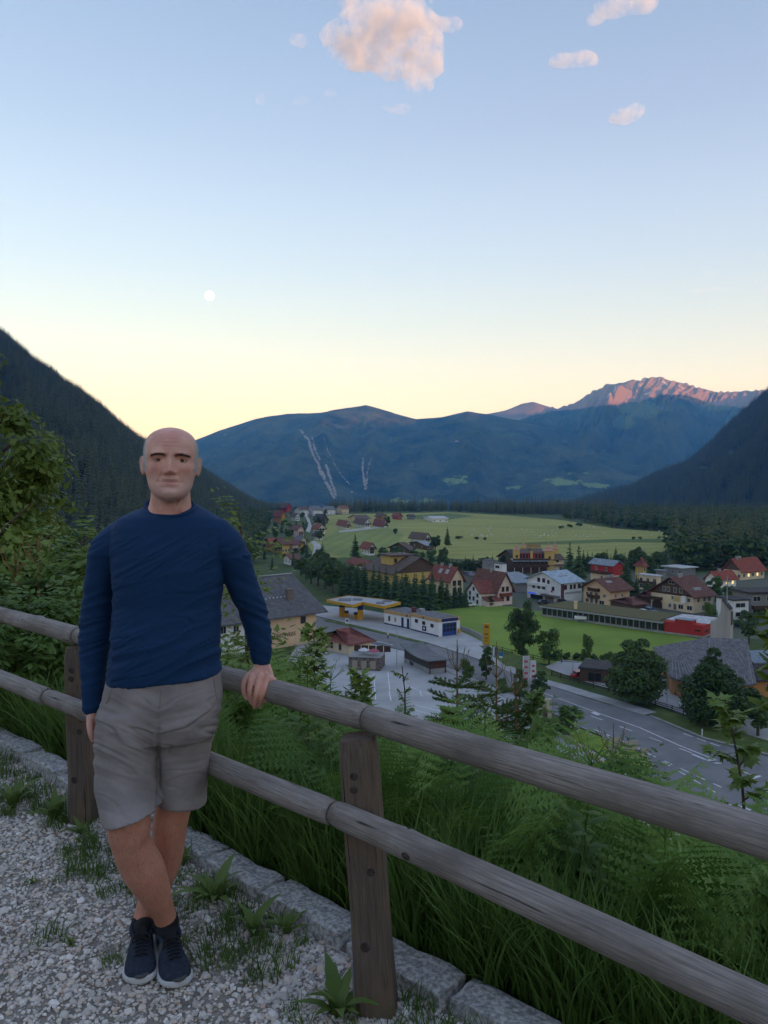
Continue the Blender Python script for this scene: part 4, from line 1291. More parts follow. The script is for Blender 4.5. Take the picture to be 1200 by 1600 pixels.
# --- church with shingled tent roof and concrete bell tower
def church():
    c = at(1110, 1080)
    root = thing('church', 'modern church with weathered shingle tent roof and swooping concrete bell tower', 'church', (c.x, c.y, VZ))
    P = lambda x, y, z: at(x, y, VZ + z) - c
    zr, ze = 9.0, 3.6
    R1, R2 = P(1104, 996, zr), P(1168, 999, zr)
    L1, L2, L3, L4 = P(1034, 1030, ze + 0.6), P(1046, 1057, ze), P(1100, 1076, ze), P(1182, 1068, ze)
    mid1, mid2 = P(1050, 1030, ze + 2.0), P(1076, 1036, ze + 2.1)
    back1, back2 = R1 + Vector((-6, 15, -5)), R2 + Vector((4, 15, -5))
    shingle = mat('shingle', (0.11, 0.105, 0.11), 0.9, scale=2.2, col2=(0.21, 0.20, 0.20), detail=8, stretch=(1.0, 0.3, 1.0), bump=0.25, bscale=6, lo=0.35, hi=0.7)
    ro = MB()
    faces = [[L1, L2, mid1], [L2, L3, mid2, mid1], [mid1, mid2, R1], [L1, mid1, R1], [mid2, L3, R1], [L3, L4, R2, R1], [R1, R2, back2, back1], [L1, R1, back1], [R2, L4, back2]]
    for f in faces:
        ro.add(f + [p - Vector((0, 0, 0.3)) for p in f], [tuple(range(len(f))), tuple(range(len(f), 2 * len(f)))[::-1]] + [(i, len(f) + i, len(f) + (i + 1) % len(f), (i + 1) % len(f)) for i in range(len(f))])
    ro = ro.obj('roof', shingle, root)
    for k in range(7):
        t = (k + 0.5) / 7
        for a_, b_, c_, d_ in ((L3, L4, R1, R2), (L2, L3, mid1, mid2)):
            e0, r0 = a_.lerp(b_, t), c_.lerp(d_, t)
            MB().tube([e0 + Vector((0, 0, 0.03)), r0 + Vector((0, 0, 0.03))], 0.06, 5).obj('batten', mat('pale_batten', (0.30, 0.29, 0.28), 0.9), ro)
    MB().tube([mid1 + Vector((0, 0, 0.1)), mid1 + Vector((-0.4, 0, 1.2))], 0.09, 6).obj('snow_post', metal_grey, ro)
    w = MB()
    ring = [L1, L2, L3, L4, back2, back1]
    cen = sum(ring, Vector()) / 6
    q = [cen + (p - cen) * 0.93 for p in ring]
    n = len(q)
    w.add([(p.x, p.y, 0) for p in q] + [(p.x, p.y, ze + 0.2) for p in q], [(i, (i + 1) % n, n + (i + 1) % n, n + i) for i in range(n)])
    w.obj('wall', wmat('brick'), root)
    # tower: a fin with a concave left edge
    tb = P(1110, 996, zr - 0.6)
    tr = P(1141.5, 999, zr - 0.6)
    ex = (tr - tb)
    ex.z = 0
    Lx = ex.length
    ex.normalize()
    ph = math.atan2(ex.y, ex.x)
    s = (c + tb).y / 1250
    Hh = lambda py: (996 - py) * s + 0.2
    prof = [(0, -0.5), (Lx, -0.8), (Lx * 0.98, Hh(953)), (Lx * 0.55, Hh(937.5)), (Lx * 0.51, Hh(940)), (Lx * 0.50, Hh(950)), (Lx * 0.47, Hh(958)), (Lx * 0.36, Hh(965)), (Lx * 0.2, Hh(970)), (0, Hh(971.5))]
    tw = MB().prism(prof, 'y', 0, 3.2)
    two = tw.obj('bell_tower', mat('tower_concrete', (0.56, 0.52, 0.45), 0.9, scale=0.25, col2=(0.33, 0.30, 0.26), detail=8, stretch=(2.2, 2.2, 0.25), lo=0.35, hi=0.85), root)
    two.location = tb
    two.rotation_euler = (0, 0, ph)
    MB().box(Lx + 0.003, Lx + 0.06, 0.3, 2.3, Hh(976), Hh(955)).obj('louvre_recess', mat('louvre_brown', (0.13, 0.08, 0.045), 0.9), two)
    for k in range(9):
        z = Hh(976) + (Hh(955) - Hh(976)) * (k + 0.5) / 9
        MB().box(Lx + 0.06, Lx + 0.12, 0.35, 2.25, z - 0.06, z + 0.06).obj('louvre', mat('louvre_slat', (0.24, 0.16, 0.09), 0.9), two)
    g = MB()
    p0, p1 = Vector((Lx * 0.98, -0.2, Hh(953) + 0.05)), Vector((Lx * 0.54, -0.2, Hh(937.5) + 0.06))
    g.add([p0, p0 + Vector((0, 3, 0)), p1 + Vector((0, 3, 0)), p1, p0 + Vector((0, 0, .2)), p0 + Vector((0, 3, .2)), p1 + Vector((0, 3, .2)), p1 + Vector((0, 0, .2))], [(3, 2, 1, 0), (4, 5, 6, 7), (0, 1, 5, 4), (1, 2, 6, 5), (2, 3, 7, 6), (3, 0, 4, 7)])
    g.obj('tower_roof', rmat('dark'), two)
    MB().tube([(Lx * 0.75, 1.2, Hh(944)), (Lx * 0.75, 1.2, Hh(900))], 0.13, 8).obj('mast', concrete, two)
    MB().box(Lx * 0.75 - 0.9, Lx * 0.75 + 0.9, 1.1, 1.3, Hh(909.5), Hh(907.5)).obj('mast_bar', concrete, two)
church()
house('orange house with black roof at the right edge', (1176, 1090), 1166, 1260, 10, 3.6, 1.4, 'R', 'orange', 'dark', 'house', {'R': [(0.25, 1.3, 1.2, 1.2)], 'L': [(0.5, 1.3, 1.0, 1.2)]}, a=8, b=14, over=1.0)
house('low timber building with pale green roof behind the church', (1180, 1058), 1170, 1260, 8, 3.2, 1.2, 'R', 'brick', 'slate', 'house', {'R': row(4, 1.2)}, a=9, b=16)
house('white modern house with dark upper storey and black balconies', (1146, 970), 1140, 1172, 14, 6.0, 0.4, 'R', 'white', 'dark', 'house', {'R': [(0.45, 4.0, 3.2, 1.2), (0.45, 1.3, 3.2, 1.2)]}, a=8, flat=True, over=0.4)
house('dark flat roofed modern house at the right edge above white house', (1172, 966), 1166, 1260, 10, 7.6, 0.5, 'R', 'grey', 'dark', 'house', {'R': row(4, 5.2, 2.4, 1.4) + row(4, 1.8, 2.4, 1.6)}, a=9, b=18, flat=True, over=1.0, balc=(('R', 0.02, 0.95, 3.0, 1.2),))
house('low white house with bright red roof and lit windows', (1121, 919), 1104, 1152, 30, 3.6, 2.6, 'R', 'white', 'bright', 'house', {'R': [(0.22, 1.2, 1.1, 1.2), (0.5, 1.2, 1.3, 1.3), (0.8, 1.2, 1.2, 1.3)], 'L': [(0.5, 1.6, 1.0, 1.1)]}, lit=(('R', 1), ('R', 2)), chim=((0.4, 0.5),))
house('large chalet with bright red roof and glowing ground floor at right', (1158, 907), 1132, 1196, 32, 4.2, 4.6, 'R', 'cream', 'bright', 'chalet', {'R': row(5, 1.4, 1.2, 1.3), 'L': row(3, 1.2)}, lit=(('R', 1), ('R', 3)), gable='timber', chim=((0.3, 0.5), (0.15, 0.45)), cat='chalet')
house('flat grey roofed house half hidden before the dark wood', (1066, 900), 1038, 1088, 30, 3.4, 0.4, 'R', 'grey', 'white', 'house', {'L': row(3, 1.0)}, flat=True, over=1.0)
house('small flat roofed pavilion beside the dark wood', (1036, 903), 1026, 1042, 30, 3.0, 0.4, 'R', 'grey', 'slate', 'pavilion', {}, flat=True, over=0.6)
house('red roofed hut low behind the cream gabled hotel', (1018, 944), 1000, 1026, 28, 2.6, 1.4, 'R', 'timber', 'redbrown', 'hut', {}, hip=0.8, cat='hut')
house('low garage roof covered with turf beside the red car', (906, 1064), 0, 0, -24, 2.6, 0.4, 'R', 'timber', 'dark', 'garage', {'R': [(0.2, 0.3, 2.6, 1.7), (0.5, 0.3, 2.6, 1.7), (0.8, 0.3, 2.6, 1.7)]}, a=8, b=15, flat=True, over=0.3, cat='garage', frame='d')
# middle distance
def brown_inn():
    r, a, b = house('wide inn under a spreading dark brown roof behind the spruces', (616, 916), 566, 694, 30, 5.0, 6.0, 'L', 'yellow', 'brown', 'inn', {'R': row(4, 1.2)}, chim=((0.6, 0.5), (0.5, 0.52)), gable='timber', cat='inn', a=26)
    MB().box(b * 0.18, b * 0.60, a * 0.35, a * 0.7, 6.0, 11.2).obj('roof_storey', wmat('yellow'), r)
    MB().box(b * 0.14, b * 0.64, a * 0.3, a * 0.74, 11.2, 11.7).obj('roof_storey_roof', rmat('brown'), r)
    for k in range(3):
        link('window', window_mesh(1.2, 1.5, 'd', 0), r, (b * (0.25 + 0.14 * k), a * 0.35 - 0.03, 8.6), 0)
brown_inn()
FAR = [  # label, near corner, xl, xr, phi, h, rh, ridge, wall, roof
    ('red and white chalet on its own below the mown field', (577, 868), 565, 585, 25, 5.2, 3.0, 'L', 'white', 'red', 1),
    ('pale flat sheds with small red gable near the spruces', (572, 892), 546, 584, 25, 3.0, 2.4, 'L', 'white', 'red', 0),
    ('brown barn roof at the edge of the hay meadow', (640, 866), 609, 646, 40, 3.0, 5.0, 'R', 'timber', 'brown', 0),
    ('white and brown farmhouse beside the hay meadow trees', (664, 851), 641, 672, 30, 5.0, 4.0, 'L', 'white', 'brown', 1),
    ('blue grey roofed barn in front of the farmhouse', (668, 860), 640, 678, 20, 3.0, 2.6, 'R', 'timber', 'slate', 0),
    ('red roofed white house left of the row above the mown field', (541, 827), 527, 546, 18, 5.0, 4.0, 'L', 'white', 'red', 1),
    ('dark roofed white chalet in the row above the mown field', (570, 825), 553, 578, 18, 5.0, 5.0, 'L', 'white', 'brown', 1),
    ('brown roofed house tucked behind the dark roofed chalet', (560, 817), 545, 578, 18, 4.5, 5.0, 'R', 'cream', 'brown', 0),
    ('red brown gabled house at right end of the row', (600, 824), 584, 604, 20, 4.0, 4.5, 'L', 'white', 'red', 1),
    ('orange gabled house above the red brown one', (597, 812), 587, 602, 20, 4.5, 4.0, 'L', 'orange', 'brown', 0),
    ('red house alone beside the round dark tree', (622, 812), 613, 628, 20, 5.0, 4.0, 'L', 'red', 'red', 0),
    ('small dark barn out on the hay meadow', (642, 812), 636, 648, 15, 4.0, 3.0, 'R', 'grey', 'dark', 0),
    ('long white stable on the hay meadow', (676, 816), 662, 700, 5, 4.0, 2.0, 'R', 'white', 'white', 0),
    ('cream house before the far spruce belt', (534, 803), 525, 545, 15, 8.0, 5.0, 'R', 'cream', 'red', 0),
    ('small black roofed white house beside the lane bend', (497, 844), 490, 504, 30, 4.2, 3.2, 'L', 'white', 'dark', 0),
    ('white house with red balcony gable above the lane bend', (498, 834), 489, 508, 28, 5.0, 4.2, 'L', 'white', 'red', 1),
    ('dark red house with balcony tiers left of the lane', (466, 840), 455, 474, 25, 7.0, 3.0, 'L', 'pink', 'redbrown', 1),
    ('grey roofed house below the balcony tiers', (470, 852), 461, 478, 25, 4.0, 3.0, 'L', 'cream', 'grey', 0),
    ('bright red roofed house among the left trees', (425, 862), 414, 436, 25, 5.0, 4.0, 'R', 'orange', 'bright', 0),
    ('yellow gabled house with brown roof among the left trees', (441, 865), 428, 452, 35, 6.0, 4.0, 'R', 'yellow', 'redbrown', 1),
    ('pale house with purple brown roof left of the lane', (457, 863), 446, 466, 28, 5.0, 3.5, 'R', 'pink', 'redbrown', 0),
    ('yellow house with timber gable close to the lane', (468, 862), 461, 476, 28, 4.0, 3.5, 'L', 'yellow', 'brown', 0),
    ('small dusky red hipped roof behind the guesthouse roof', (456, 884), 443, 466, 25, 3.4, 3.0, 'R', 'white', 'redbrown', 0),
    ('orange and red house high on the left village slope', (440, 818), 427, 446, 25, 9.0, 6.0, 'L', 'orange', 'red', 1),
    ('dark red gabled house at the top left of the village', (448, 801), 438, 455, 25, 9.0, 8.0, 'L', 'red', 'redbrown', 0),
    ('white house with pale brown roof at the top of the village', (470, 806), 460, 482, 20, 8.0, 6.0, 'R', 'white', 'brown', 0),
    ('wide white house with grey hipped roof at the village top', (490, 806), 478, 504, 20, 8.0, 7.0, 'R', 'white', 'grey', 0),
    ('white house with long pale grey roof at village top', (510, 804), 500, 524, 15, 7.0, 6.0, 'R', 'white', 'grey', 0),
    ('large dark barn amid the left village trees', (503, 818), 490, 512, 25, 5.0, 7.0, 'L', 'timber', 'dark', 0),
    ('white gabled house between the dark left village trees', (462, 814), 455, 468, 25, 6.0, 4.0, 'L', 'white', 'brown', 0),
    ('white walled house with red roof glimpsed at left edge', (60, 880), 46, 76, 20, 7, 5, 'R', 'white', 'red', 0),
    ('rust orange roofed house glimpsed between left spruces', (84, 918), 74, 96, 30, 6, 4, 'R', 'white', 'bright', 0),
    ('grey roofed house glimpsed beside the man at left', (126, 890), 70, 90, 20, 6, 4, 'R', 'white', 'grey', 0),
]
for lab, cn, xl, xr, phi, h, rh, rd, wc, rc, bal in FAR:
    if lab.startswith('grey roofed house glimpsed'):
        cn, xl, xr = (80, 894), 68, 92
    aa = bb = None
    wn_ = {('L' if rd == 'R' else 'R'): row(2, 1.2, 1.2, 1.3, 0.3, 0.7) + (row(2, 3.6, 1.2, 1.3, 0.3, 0.7) if h > 4.4 else []), ('R' if rd == 'R' else 'L'): row(3, 1.2, 1.1, 1.3)}
    house(lab, cn, xl, xr, phi, h, rh * 0.68, rd, wc, rc, 'house', wn_, over=1.4, balc=((('R' if rd == 'L' else 'L'), 0.08, 0.92, 3.0, 0.9),) if bal else (), gable=None)
# ------------------------------------------------------------------ foliage materials
def leaf_mat(name, c1, c2, rough=0.6, trans=0.25, vary=0.35):
    """two-tone leaf colour by noise and by object; a little light passes through"""
    m = bpy.data.materials.new(name)
    m.use_nodes = True
    n, l = nodes_of(m)
    b = n['Principled BSDF']
    b.inputs['Roughness'].default_value = rough
    b.inputs['Specular IOR Level'].default_value = 0.25
    t = n.new('ShaderNodeTexCoord')
    nz = n.new('ShaderNodeTexNoise')
    nz.inputs['Scale'].default_value = 1.3
    nz.inputs['Detail'].default_value = 5
    l.new(t.outputs['Object'], nz.inputs['Vector'])
    oi = n.new('ShaderNodeObjectInfo')
    ad = n.new('ShaderNodeMath')
    ad.operation = 'MULTIPLY_ADD'
    l.new(oi.outputs['Random'], ad.inputs[0])
    ad.inputs[1].default_value = vary
    l.new(nz.outputs['Fac'], ad.inputs[2])
    mr = n.new('ShaderNodeMapRange')
    mr.inputs['From Min'].default_value = 0.35
    mr.inputs['From Max'].default_value = 0.65 + vary
    l.new(ad.outputs[0], mr.inputs['Value'])
    mx = n.new('ShaderNodeMix')
    mx.data_type = 'RGBA'
    mx.inputs[6].default_value = (*c1, 1)
    mx.inputs[7].default_value = (*c2, 1)
    l.new(mr.outputs[0], mx.inputs[0])
    l.new(mx.outputs[2], b.inputs['Base Color'])
    if trans:
        tr = n.new('ShaderNodeBsdfTranslucent')
        l.new(mx.outputs[2], tr.inputs['Color'])
        ms = n.new('ShaderNodeMixShader')
        ms.inputs[0].default_value = trans
        l.new(b.outputs[0], ms.inputs[1])
        l.new(tr.outputs[0], ms.inputs[2])
        l.new(ms.outputs[0], n['Material Output'].inputs['Surface'])
    return m

needle = leaf_mat('spruce_needles', (0.0225, 0.05, 0.0175), (0.075, 0.125, 0.04), 0.8, 0)
needle_far = leaf_mat('far_needles', (0.025, 0.038, 0.014), (0.135, 0.145, 0.055), 0.9, 0, 0.8)
needle_right = leaf_mat('right_needles', (0.018, 0.030, 0.014), (0.095, 0.110, 0.048), 0.9, 0, 0.8)
leaf_dark = leaf_mat('dark_leaves', (0.0325, 0.0688, 0.0175), (0.1, 0.1562, 0.04), 0.6, 0.15)
leaf_mid = leaf_mat('mid_leaves', (0.0625, 0.125, 0.025), (0.1438, 0.2313, 0.0525), 0.55, 0.2)
leaf_light = leaf_mat('light_leaves', (0.1063, 0.1812, 0.035), (0.2375, 0.325, 0.0688), 0.5, 0.3)
fern_green = leaf_mat('fern_fronds', (0.05, 0.1187, 0.02), (0.2375, 0.375, 0.0813), 0.6, 0.3, 0.7)
grass_green = leaf_mat('grass_blades', (0.0625, 0.125, 0.0225), (0.15, 0.2375, 0.05), 0.55, 0.25, 0.5)
young_needle = leaf_mat('young_needles', (0.0438, 0.0938, 0.025), (0.1187, 0.1938, 0.0562), 0.7, 0.1, 0.4)
bark = mat('bark', (0.10, 0.075, 0.055), 0.95, scale=8, var=0.35, bump=0.6, bscale=25)
bark_orange = mat('young_bark', (0.26, 0.14, 0.06), 0.9, scale=12, var=0.3)

def rv(lo, hi):
    return random.uniform(lo, hi)

# ------------------------------------------------------------------ tree meshes
def spruce_crown(h, r, whorls, nb, seed, droop=0.25, skirt=0.08, m=None, name='crown'):
    rd = random.Random(seed)
    V, F = [], []
    for i in range(whorls):
        t = (i + rd.random() * 0.5) / whorls
        z = h * (skirt + (1 - skirt) * t)
        rr = r * (1 - t) ** 0.82 * rd.uniform(0.82, 1.1) + 0.05 * r
        k = max(4, int(nb * (1 - 0.45 * t)))
        for j in range(k):
            a = 2 * math.pi * (j + rd.random() * 0.7) / k + i * 1.7
            L = rr * rd.uniform(0.7, 1.12)
            ca, sa = math.cos(a), math.sin(a)
            w = L * rd.uniform(0.30, 0.42)
            dz = -droop * L * rd.uniform(0.6, 1.4)
            o = len(V)
            z0 = z + rd.uniform(-0.02, 0.02) * h
            V += [(ca * 0.05, sa * 0.05, z0 + 0.10 * L), (ca * L * 0.45 - sa * w, sa * L * 0.45 + ca * w, z0 + dz * 0.55 - 0.10 * L), (ca * L * 0.5, sa * L * 0.5, z0 + dz * 0.35 + 0.10 * L),
                  (ca * L * 0.45 + sa * w, sa * L * 0.45 - ca * w, z0 + dz * 0.55 - 0.10 * L), (ca * L, sa * L, z0 + dz), (ca * L * 0.8 - sa * w * 0.55, sa * L * 0.8 + ca * w * 0.55, z0 + dz * 1.15 - 0.05 * L), (ca * L * 0.8 + sa * w * 0.55, sa * L * 0.8 - ca * w * 0.55, z0 + dz * 1.15 - 0.05 * L)]
            F += [(o, o + 1, o + 2), (o, o + 2, o + 3), (o + 2, o + 1, o + 5), (o + 2, o + 5, o + 4), (o + 2, o + 4, o + 6), (o + 2, o + 6, o + 3)]
    o = len(V)
    for k in range(5):
        a = 2 * math.pi * k / 5
        V.append((math.cos(a) * r * 0.07, math.sin(a) * r * 0.07, h * 0.93))
    V.append((0, 0, h * 1.03))
    F += [(o + k, o + (k + 1) % 5, o + 5) for k in range(5)]
    return np_mesh(name, V, F, m or needle)

def leafy_crown(h, rx, z0, seed, n=1800, leaf=0.4, lobes=16, m=None, shape='round', name='crown', core=0.5):
    """leaves on the surface of many overlapping lobes"""
    rd = np.random.default_rng(seed)
    ch = h - z0
    cen = []
    while len(cen) < lobes:
        zf = rd.random() ** (1.5 if shape == 'cone' else 1.0)
        if shape == 'cone':
            wr = min(1.0, 0.72 + zf * 1.2) if zf < 0.3 else (1 - ((zf - 0.3) / 0.75) ** 1.7)
        elif shape == 'column':
            wr = min(1, (1 - zf) * 2.2 + 0.1) * min(1, zf * 5 + 0.5)
        else:
            wr = math.sqrt(max(0.12, 1 - (1.9 * zf - 0.85) ** 2))
        if rd.random() > wr * wr + 0.1:
            continue
        an, rr_ = rd.uniform(0, 6.283), math.sqrt(rd.random())
        lr = rx * rd.uniform(0.28, 0.44) * (0.5 + 0.5 * wr)
        q = np.array([math.cos(an) * rr_ * rx * 0.70 * wr, math.sin(an) * rr_ * rx * 0.70 * wr, z0 + lr * 0.6 + (ch - lr * 1.4) * zf])
        cen.append((q, lr))
    idx = rd.integers(0, lobes, n)
    C = np.array([c for c, _ in cen])[idx]
    Rr = np.array([r for _, r in cen])[idx]
    d = rd.normal(size=(n, 3))
    d /= np.linalg.norm(d, axis=1)[:, None]
    d[:, 2] = np.where(d[:, 2] < -0.5, -d[:, 2], d[:, 2])
    pos = C + d * (Rr * rd.uniform(core, 1.12, n))[:, None] * np.array([1, 1, 0.85])
    nr = d + rd.normal(0, 0.55, (n, 3)) + np.array([0, 0, 0.35])
    nr /= np.linalg.norm(nr, axis=1)[:, None]
    t1 = np.cross(nr, rd.normal(size=(n, 3)))
    t1 /= np.linalg.norm(t1, axis=1)[:, None]
    t2 = np.cross(nr, t1)
    s = leaf * rd.uniform(0.6, 1.3, n)[:, None]
    V = np.stack([pos - t1 * s, pos + t2 * s * 0.55 - nr * s * 0.15, pos + t1 * s, pos - t2 * s * 0.55 - nr * s * 0.15], 1).reshape(-1, 3)
    F = np.arange(4 * n).reshape(n, 4)
    return np_mesh(name, V, F, m or leaf_dark)

def trunk_mesh(h, r, seed, limbs=0, spread=1.0):
    rd = random.Random(seed)
    mb = MB()
    bend = [(rd.uniform(-.02, .02) * h, rd.uniform(-.02, .02) * h) for _ in range(4)]
    mb.tube([(0, 0, -0.5), (bend[0][0], bend[0][1], h * 0.33), (bend[1][0], bend[1][1], h * 0.66), (0, 0, h)], [r * 1.25, r, r * 0.75, r * 0.3], 7)
    for k in range(limbs):
        a = rd.uniform(0, 6.28)
        z = h * rd.uniform(0.35, 0.8)
        L = spread * rd.uniform(0.5, 1)
        mb.tube([(0, 0, z), (math.cos(a) * L * 0.5, math.sin(a) * L * 0.5, z + L * 0.5), (math.cos(a) * L, math.sin(a) * L, z + L * 0.85)], [r * 0.5, r * 0.35, r * 0.12], 5)
    return mb.mesh('trunk', bark)

# tree kinds, unit prototypes of given real height
SPR = [(12.0, spruce_crown(12, 2.5 + 0.3 * (k % 2), 19, 11, 100 + k), trunk_mesh(11.5, 0.17, k)) for k in range(4)]
DEC = [(11.0, leafy_crown(11, 3.9, 1.6, 200 + k, 2600, 0.42, 18), trunk_mesh(9, 0.28, 10 + k, 5, 2.6)) for k in range(3)]
DECM = [(9.0, leafy_crown(9, 3.4, 1.2, 230 + k, 2200, 0.40, 15, leaf_mid), trunk_mesh(7, 0.22, 20 + k, 5, 2.2)) for k in range(2)]
BUSH = [(3.0, leafy_crown(3, 2.0, 0.0, 260 + k, 900, 0.26, 10, (leaf_dark, leaf_mid)[k % 2]), None) for k in range(3)]

def tree(kind, k, px, py, hpx, label, name, cat='tree', group=None, wid=1.0, z=None, h=None):
    """a tree whose foot stands at a survey pixel and whose height spans hpx pixels"""
    p = at(px, py) if z is None else at(px, py, z)
    H0, crown, trunk = kind[k % len(kind)]
    H = h or hpx * p.y / 1250
    s = H / H0
    r = thing(name, label, cat, (p.x, p.y, p.z), rv(0, 6.28), group)
    r.scale = (s * wid, s * wid, s)
    link('crown', crown, r)
    if trunk:
        link('trunk', trunk, r)
    return r

# --- individual trees of the valley
big = (13.0, leafy_crown(13, 5.2, 0.5, 301, 13000, 0.30, 60, leaf_dark, 'cone', core=0.75), trunk_mesh(9, 0.35, 31, 4, 3))
big2 = (13.0, leafy_crown(13, 5.4, 0.5, 302, 13000, 0.30, 60, leaf_dark, 'cone', core=0.75), trunk_mesh(9, 0.35, 32, 4, 3))
tree([big], 0, 994, 1098, 110, 'big dense dark tree with pointed dome beside the car park fence', 'domed_tree', wid=1.15)
tree([big2], 0, 1112, 1134, 124, 'big dense dark tree in front of the church roof', 'domed_tree', wid=1.08)
tall = (15.0, leafy_crown(15, 5.0, 1.0, 303, 6500, 0.34, 30, leaf_dark, 'round', core=0.35), trunk_mesh(12, 0.3, 33, 7, 4))
tree([tall], 0, 818, 1036, 108, 'tall loose dark tree standing at the lawn edge', 'broadleaf_tree', wid=0.78)
loose = (9.0, leafy_crown(9, 4.2, 0.8, 304, 2600, 0.32, 16, leaf_mid, 'round', core=0.3), trunk_mesh(7.5, 0.2, 34, 7, 3.2))
tree([loose], 0, 858, 1038, 66, 'loose lighter tree leaning right beside the tall dark one', 'broadleaf_tree', wid=0.9)
tree([loose], 0, 917, 1034, 52, 'small airy tree with bare stem alone on the lawn', 'young_tree', wid=0.5)
col_ = (8.0, leafy_crown(8, 1.6, 0.4, 305, 3200, 0.22, 24, leaf_dark, 'column', core=0.7), trunk_mesh(6, 0.15, 35))
tree([col_], 0, 760, 1062, 62, 'slim dark thuja column below the yellow sign pillar', 'thuja', wid=0.95)
tree([col_], 0, 812, 1096, 62, 'slim dark thuja column left of the banner pole', 'thuja', wid=1.05)
tree([col_], 0, 844, 1098, 58, 'broad dark thuja right of the banner pole', 'thuja', wid=1.5)
tree([loose], 0, 785, 1082, 28, 'small round street tree on the pavement', 'young_tree', wid=0.85)
tree([loose], 0, 728, 1066, 44, 'grey green shrub tree behind the young spruces', 'shrub_tree', wid=0.75)
tree([col_], 0, 766, 948, 20, 'small pointed conifer before the pink house', 'conifer', wid=1.3)
tree([DEC[0]], 0, 1012, 934, 26, 'round dark bush before the white balcony house', 'round_bush', wid=1.3)
tree([loose], 0, 1108, 976, 42, 'bronze leaved tree beside the gabled hotel', 'young_tree', wid=0.75)
tree([DEC[1]], 0, 1170, 1006, 44, 'dark leafy tree right of the bell tower', 'broadleaf_tree', wid=1.1)
tree([DEC[2]], 0, 1160, 1126, 70, 'dark broad tree right of the church front', 'broadleaf_tree', wid=1.3)
tree([DEC[0]], 0, 1184, 1150, 66, 'olive leaved tree low at the right edge', 'broadleaf_tree', wid=1.2)
tree([loose], 0, 888, 1152, 62, 'airy light green tree beside the footpath', 'young_tree', wid=1.0)
tree([BUSH[0]], 0, 860, 1150, 36, 'leafy shrub behind the top rail near the pale pillar', 'shrub')
for k, (x, y, hp) in enumerate([(640, 955, 52), (652, 954, 56), (664, 953, 58), (676, 953, 56), (688, 952, 52), (700, 951, 48), (710, 950, 44), (719, 949, 40), (726, 949, 34),
                               (628, 951, 58), (616, 948, 58), (605, 945, 60), (594, 942, 60), (583, 940, 58), (646, 947, 54), (660, 946, 54), (674, 945, 52), (690, 944, 46), (634, 943, 56), (620, 940, 56), (572, 938, 60), (560, 935, 58), (548, 933, 58), (537, 930, 56)]):
    tree(SPR, k, x + rv(-2, 2), y, hp * rv(0.92, 1.06), 'dark spruce in the dense row behind the petrol station', 'spruce_tree', group='spruces behind the petrol station', wid=1.1)
for k, (x, y, hp) in enumerate([(520, 926, 56), (508, 920, 58), (497, 915, 54), (486, 912, 50), (530, 918, 52), (516, 908, 50), (500, 902, 46), (545, 922, 50), (560, 918, 44), (478, 906, 40), (470, 900, 36), (486, 896, 34)]):
    tree(DEC, k, x, y, hp * 0.95, 'broad dark tree in the clump behind the guesthouse roof', 'broadleaf_tree', group='trees behind the guesthouse')
tree(SPR, 0, 555, 880, 46, 'lone pointed spruce rising before the mown field', 'spruce_tree', wid=1.3)
tree(SPR, 1, 504, 884, 36, 'dark spruce beside the lane bend', 'spruce_tree', wid=1.3)
tree(SPR, 2, 890, 918, 72, 'tall spruce of the pair right of the turreted hotel', 'spruce_tree', wid=1.15)
tree(SPR, 3, 904, 922, 70, 'broad spruce of the pair next to the red chalet', 'spruce_tree', wid=1.2)
tree(SPR, 1, 978, 936, 66, 'dark spruce behind the peach house', 'spruce_tree', wid=1.4)
tree(SPR, 2, 994, 938, 40, 'shorter dark spruce right of the peach house', 'spruce_tree', wid=1.4)
tree(DEC, 2, 605, 822, 20, 'round dark tree at the right end of the house row', 'broadleaf_tree', wid=0.9)
tree(DEC, 0, 618, 836, 12, 'little round tree on the field edge below the house row', 'broadleaf_tree')
tree(DEC, 1, 680, 862, 30, 'dark tree beside the farmhouse on the meadow edge', 'broadleaf_tree', wid=1.1)
tree(SPR, 1, 699, 852, 30, 'slim spruce at the hay meadow edge', 'spruce_tree')
for k, (x, y, hp, lab) in enumerate([(1118, 940, 40, 'bush tree'), (1140, 944, 34, 'bush tree')]):
    tree(DECM, k, x, y, hp, 'green tree between gabled hotel and red roofs', 'broadleaf_tree', group='trees right of the gabled hotel', wid=1.1)
for k in range(26):
    x = 690 + k * 4.6 + rv(-2, 2)
    tree((DEC + SPR), k * 3 + 1, x, 892 + rv(-3, 2) - (2 if x > 780 else 0), rv(16, 26), 'dark tree in the belt between the roofs and the meadow', 'broadleaf_tree', group='tree belt behind the village roofs', wid=rv(0.9, 1.3))
for k in range(30):
    x = 912 + k * 4.4 + rv(-2, 2)
    tree((SPR + DEC), k * 5 + 2, x, 892 + rv(-4, 6), rv(24, 40), 'dark tree in the wood behind the red chalet', 'broadleaf_tree', group='wood behind the red chalet', wid=rv(0.9, 1.3))
for k in range(46):
    x, y = rv(395, 520), rv(826, 892)
    if abs(x - 490) < 9 and y > 838:
        x += 22
    if x > 503 and y < 872:
        continue
    tree((DEC + SPR + DEC), k * 2 + 1, x, y, rv(13, 22) * (y - 760) / 90, 'dark tree among the left village houses', 'broadleaf_tree', group='trees among the left village', wid=rv(0.8, 1.2))
for k in range(34):
    x, y = rv(398, 512), rv(803, 826)
    tree((DEC + SPR), k * 2, x, y, rv(9, 15), 'small dark tree among the upper village houses', 'broadleaf_tree', group='trees among the upper village', wid=rv(0.8, 1.1))
for k in range(22):
    x = 590 + rv(0, 110)
    tree(DEC + DECM, k, x, 884 + rv(-12, 6), rv(15, 24), 'bushy tree around the brown roofed inn', 'broadleaf_tree', group='trees around the inn', wid=rv(1.0, 1.3))
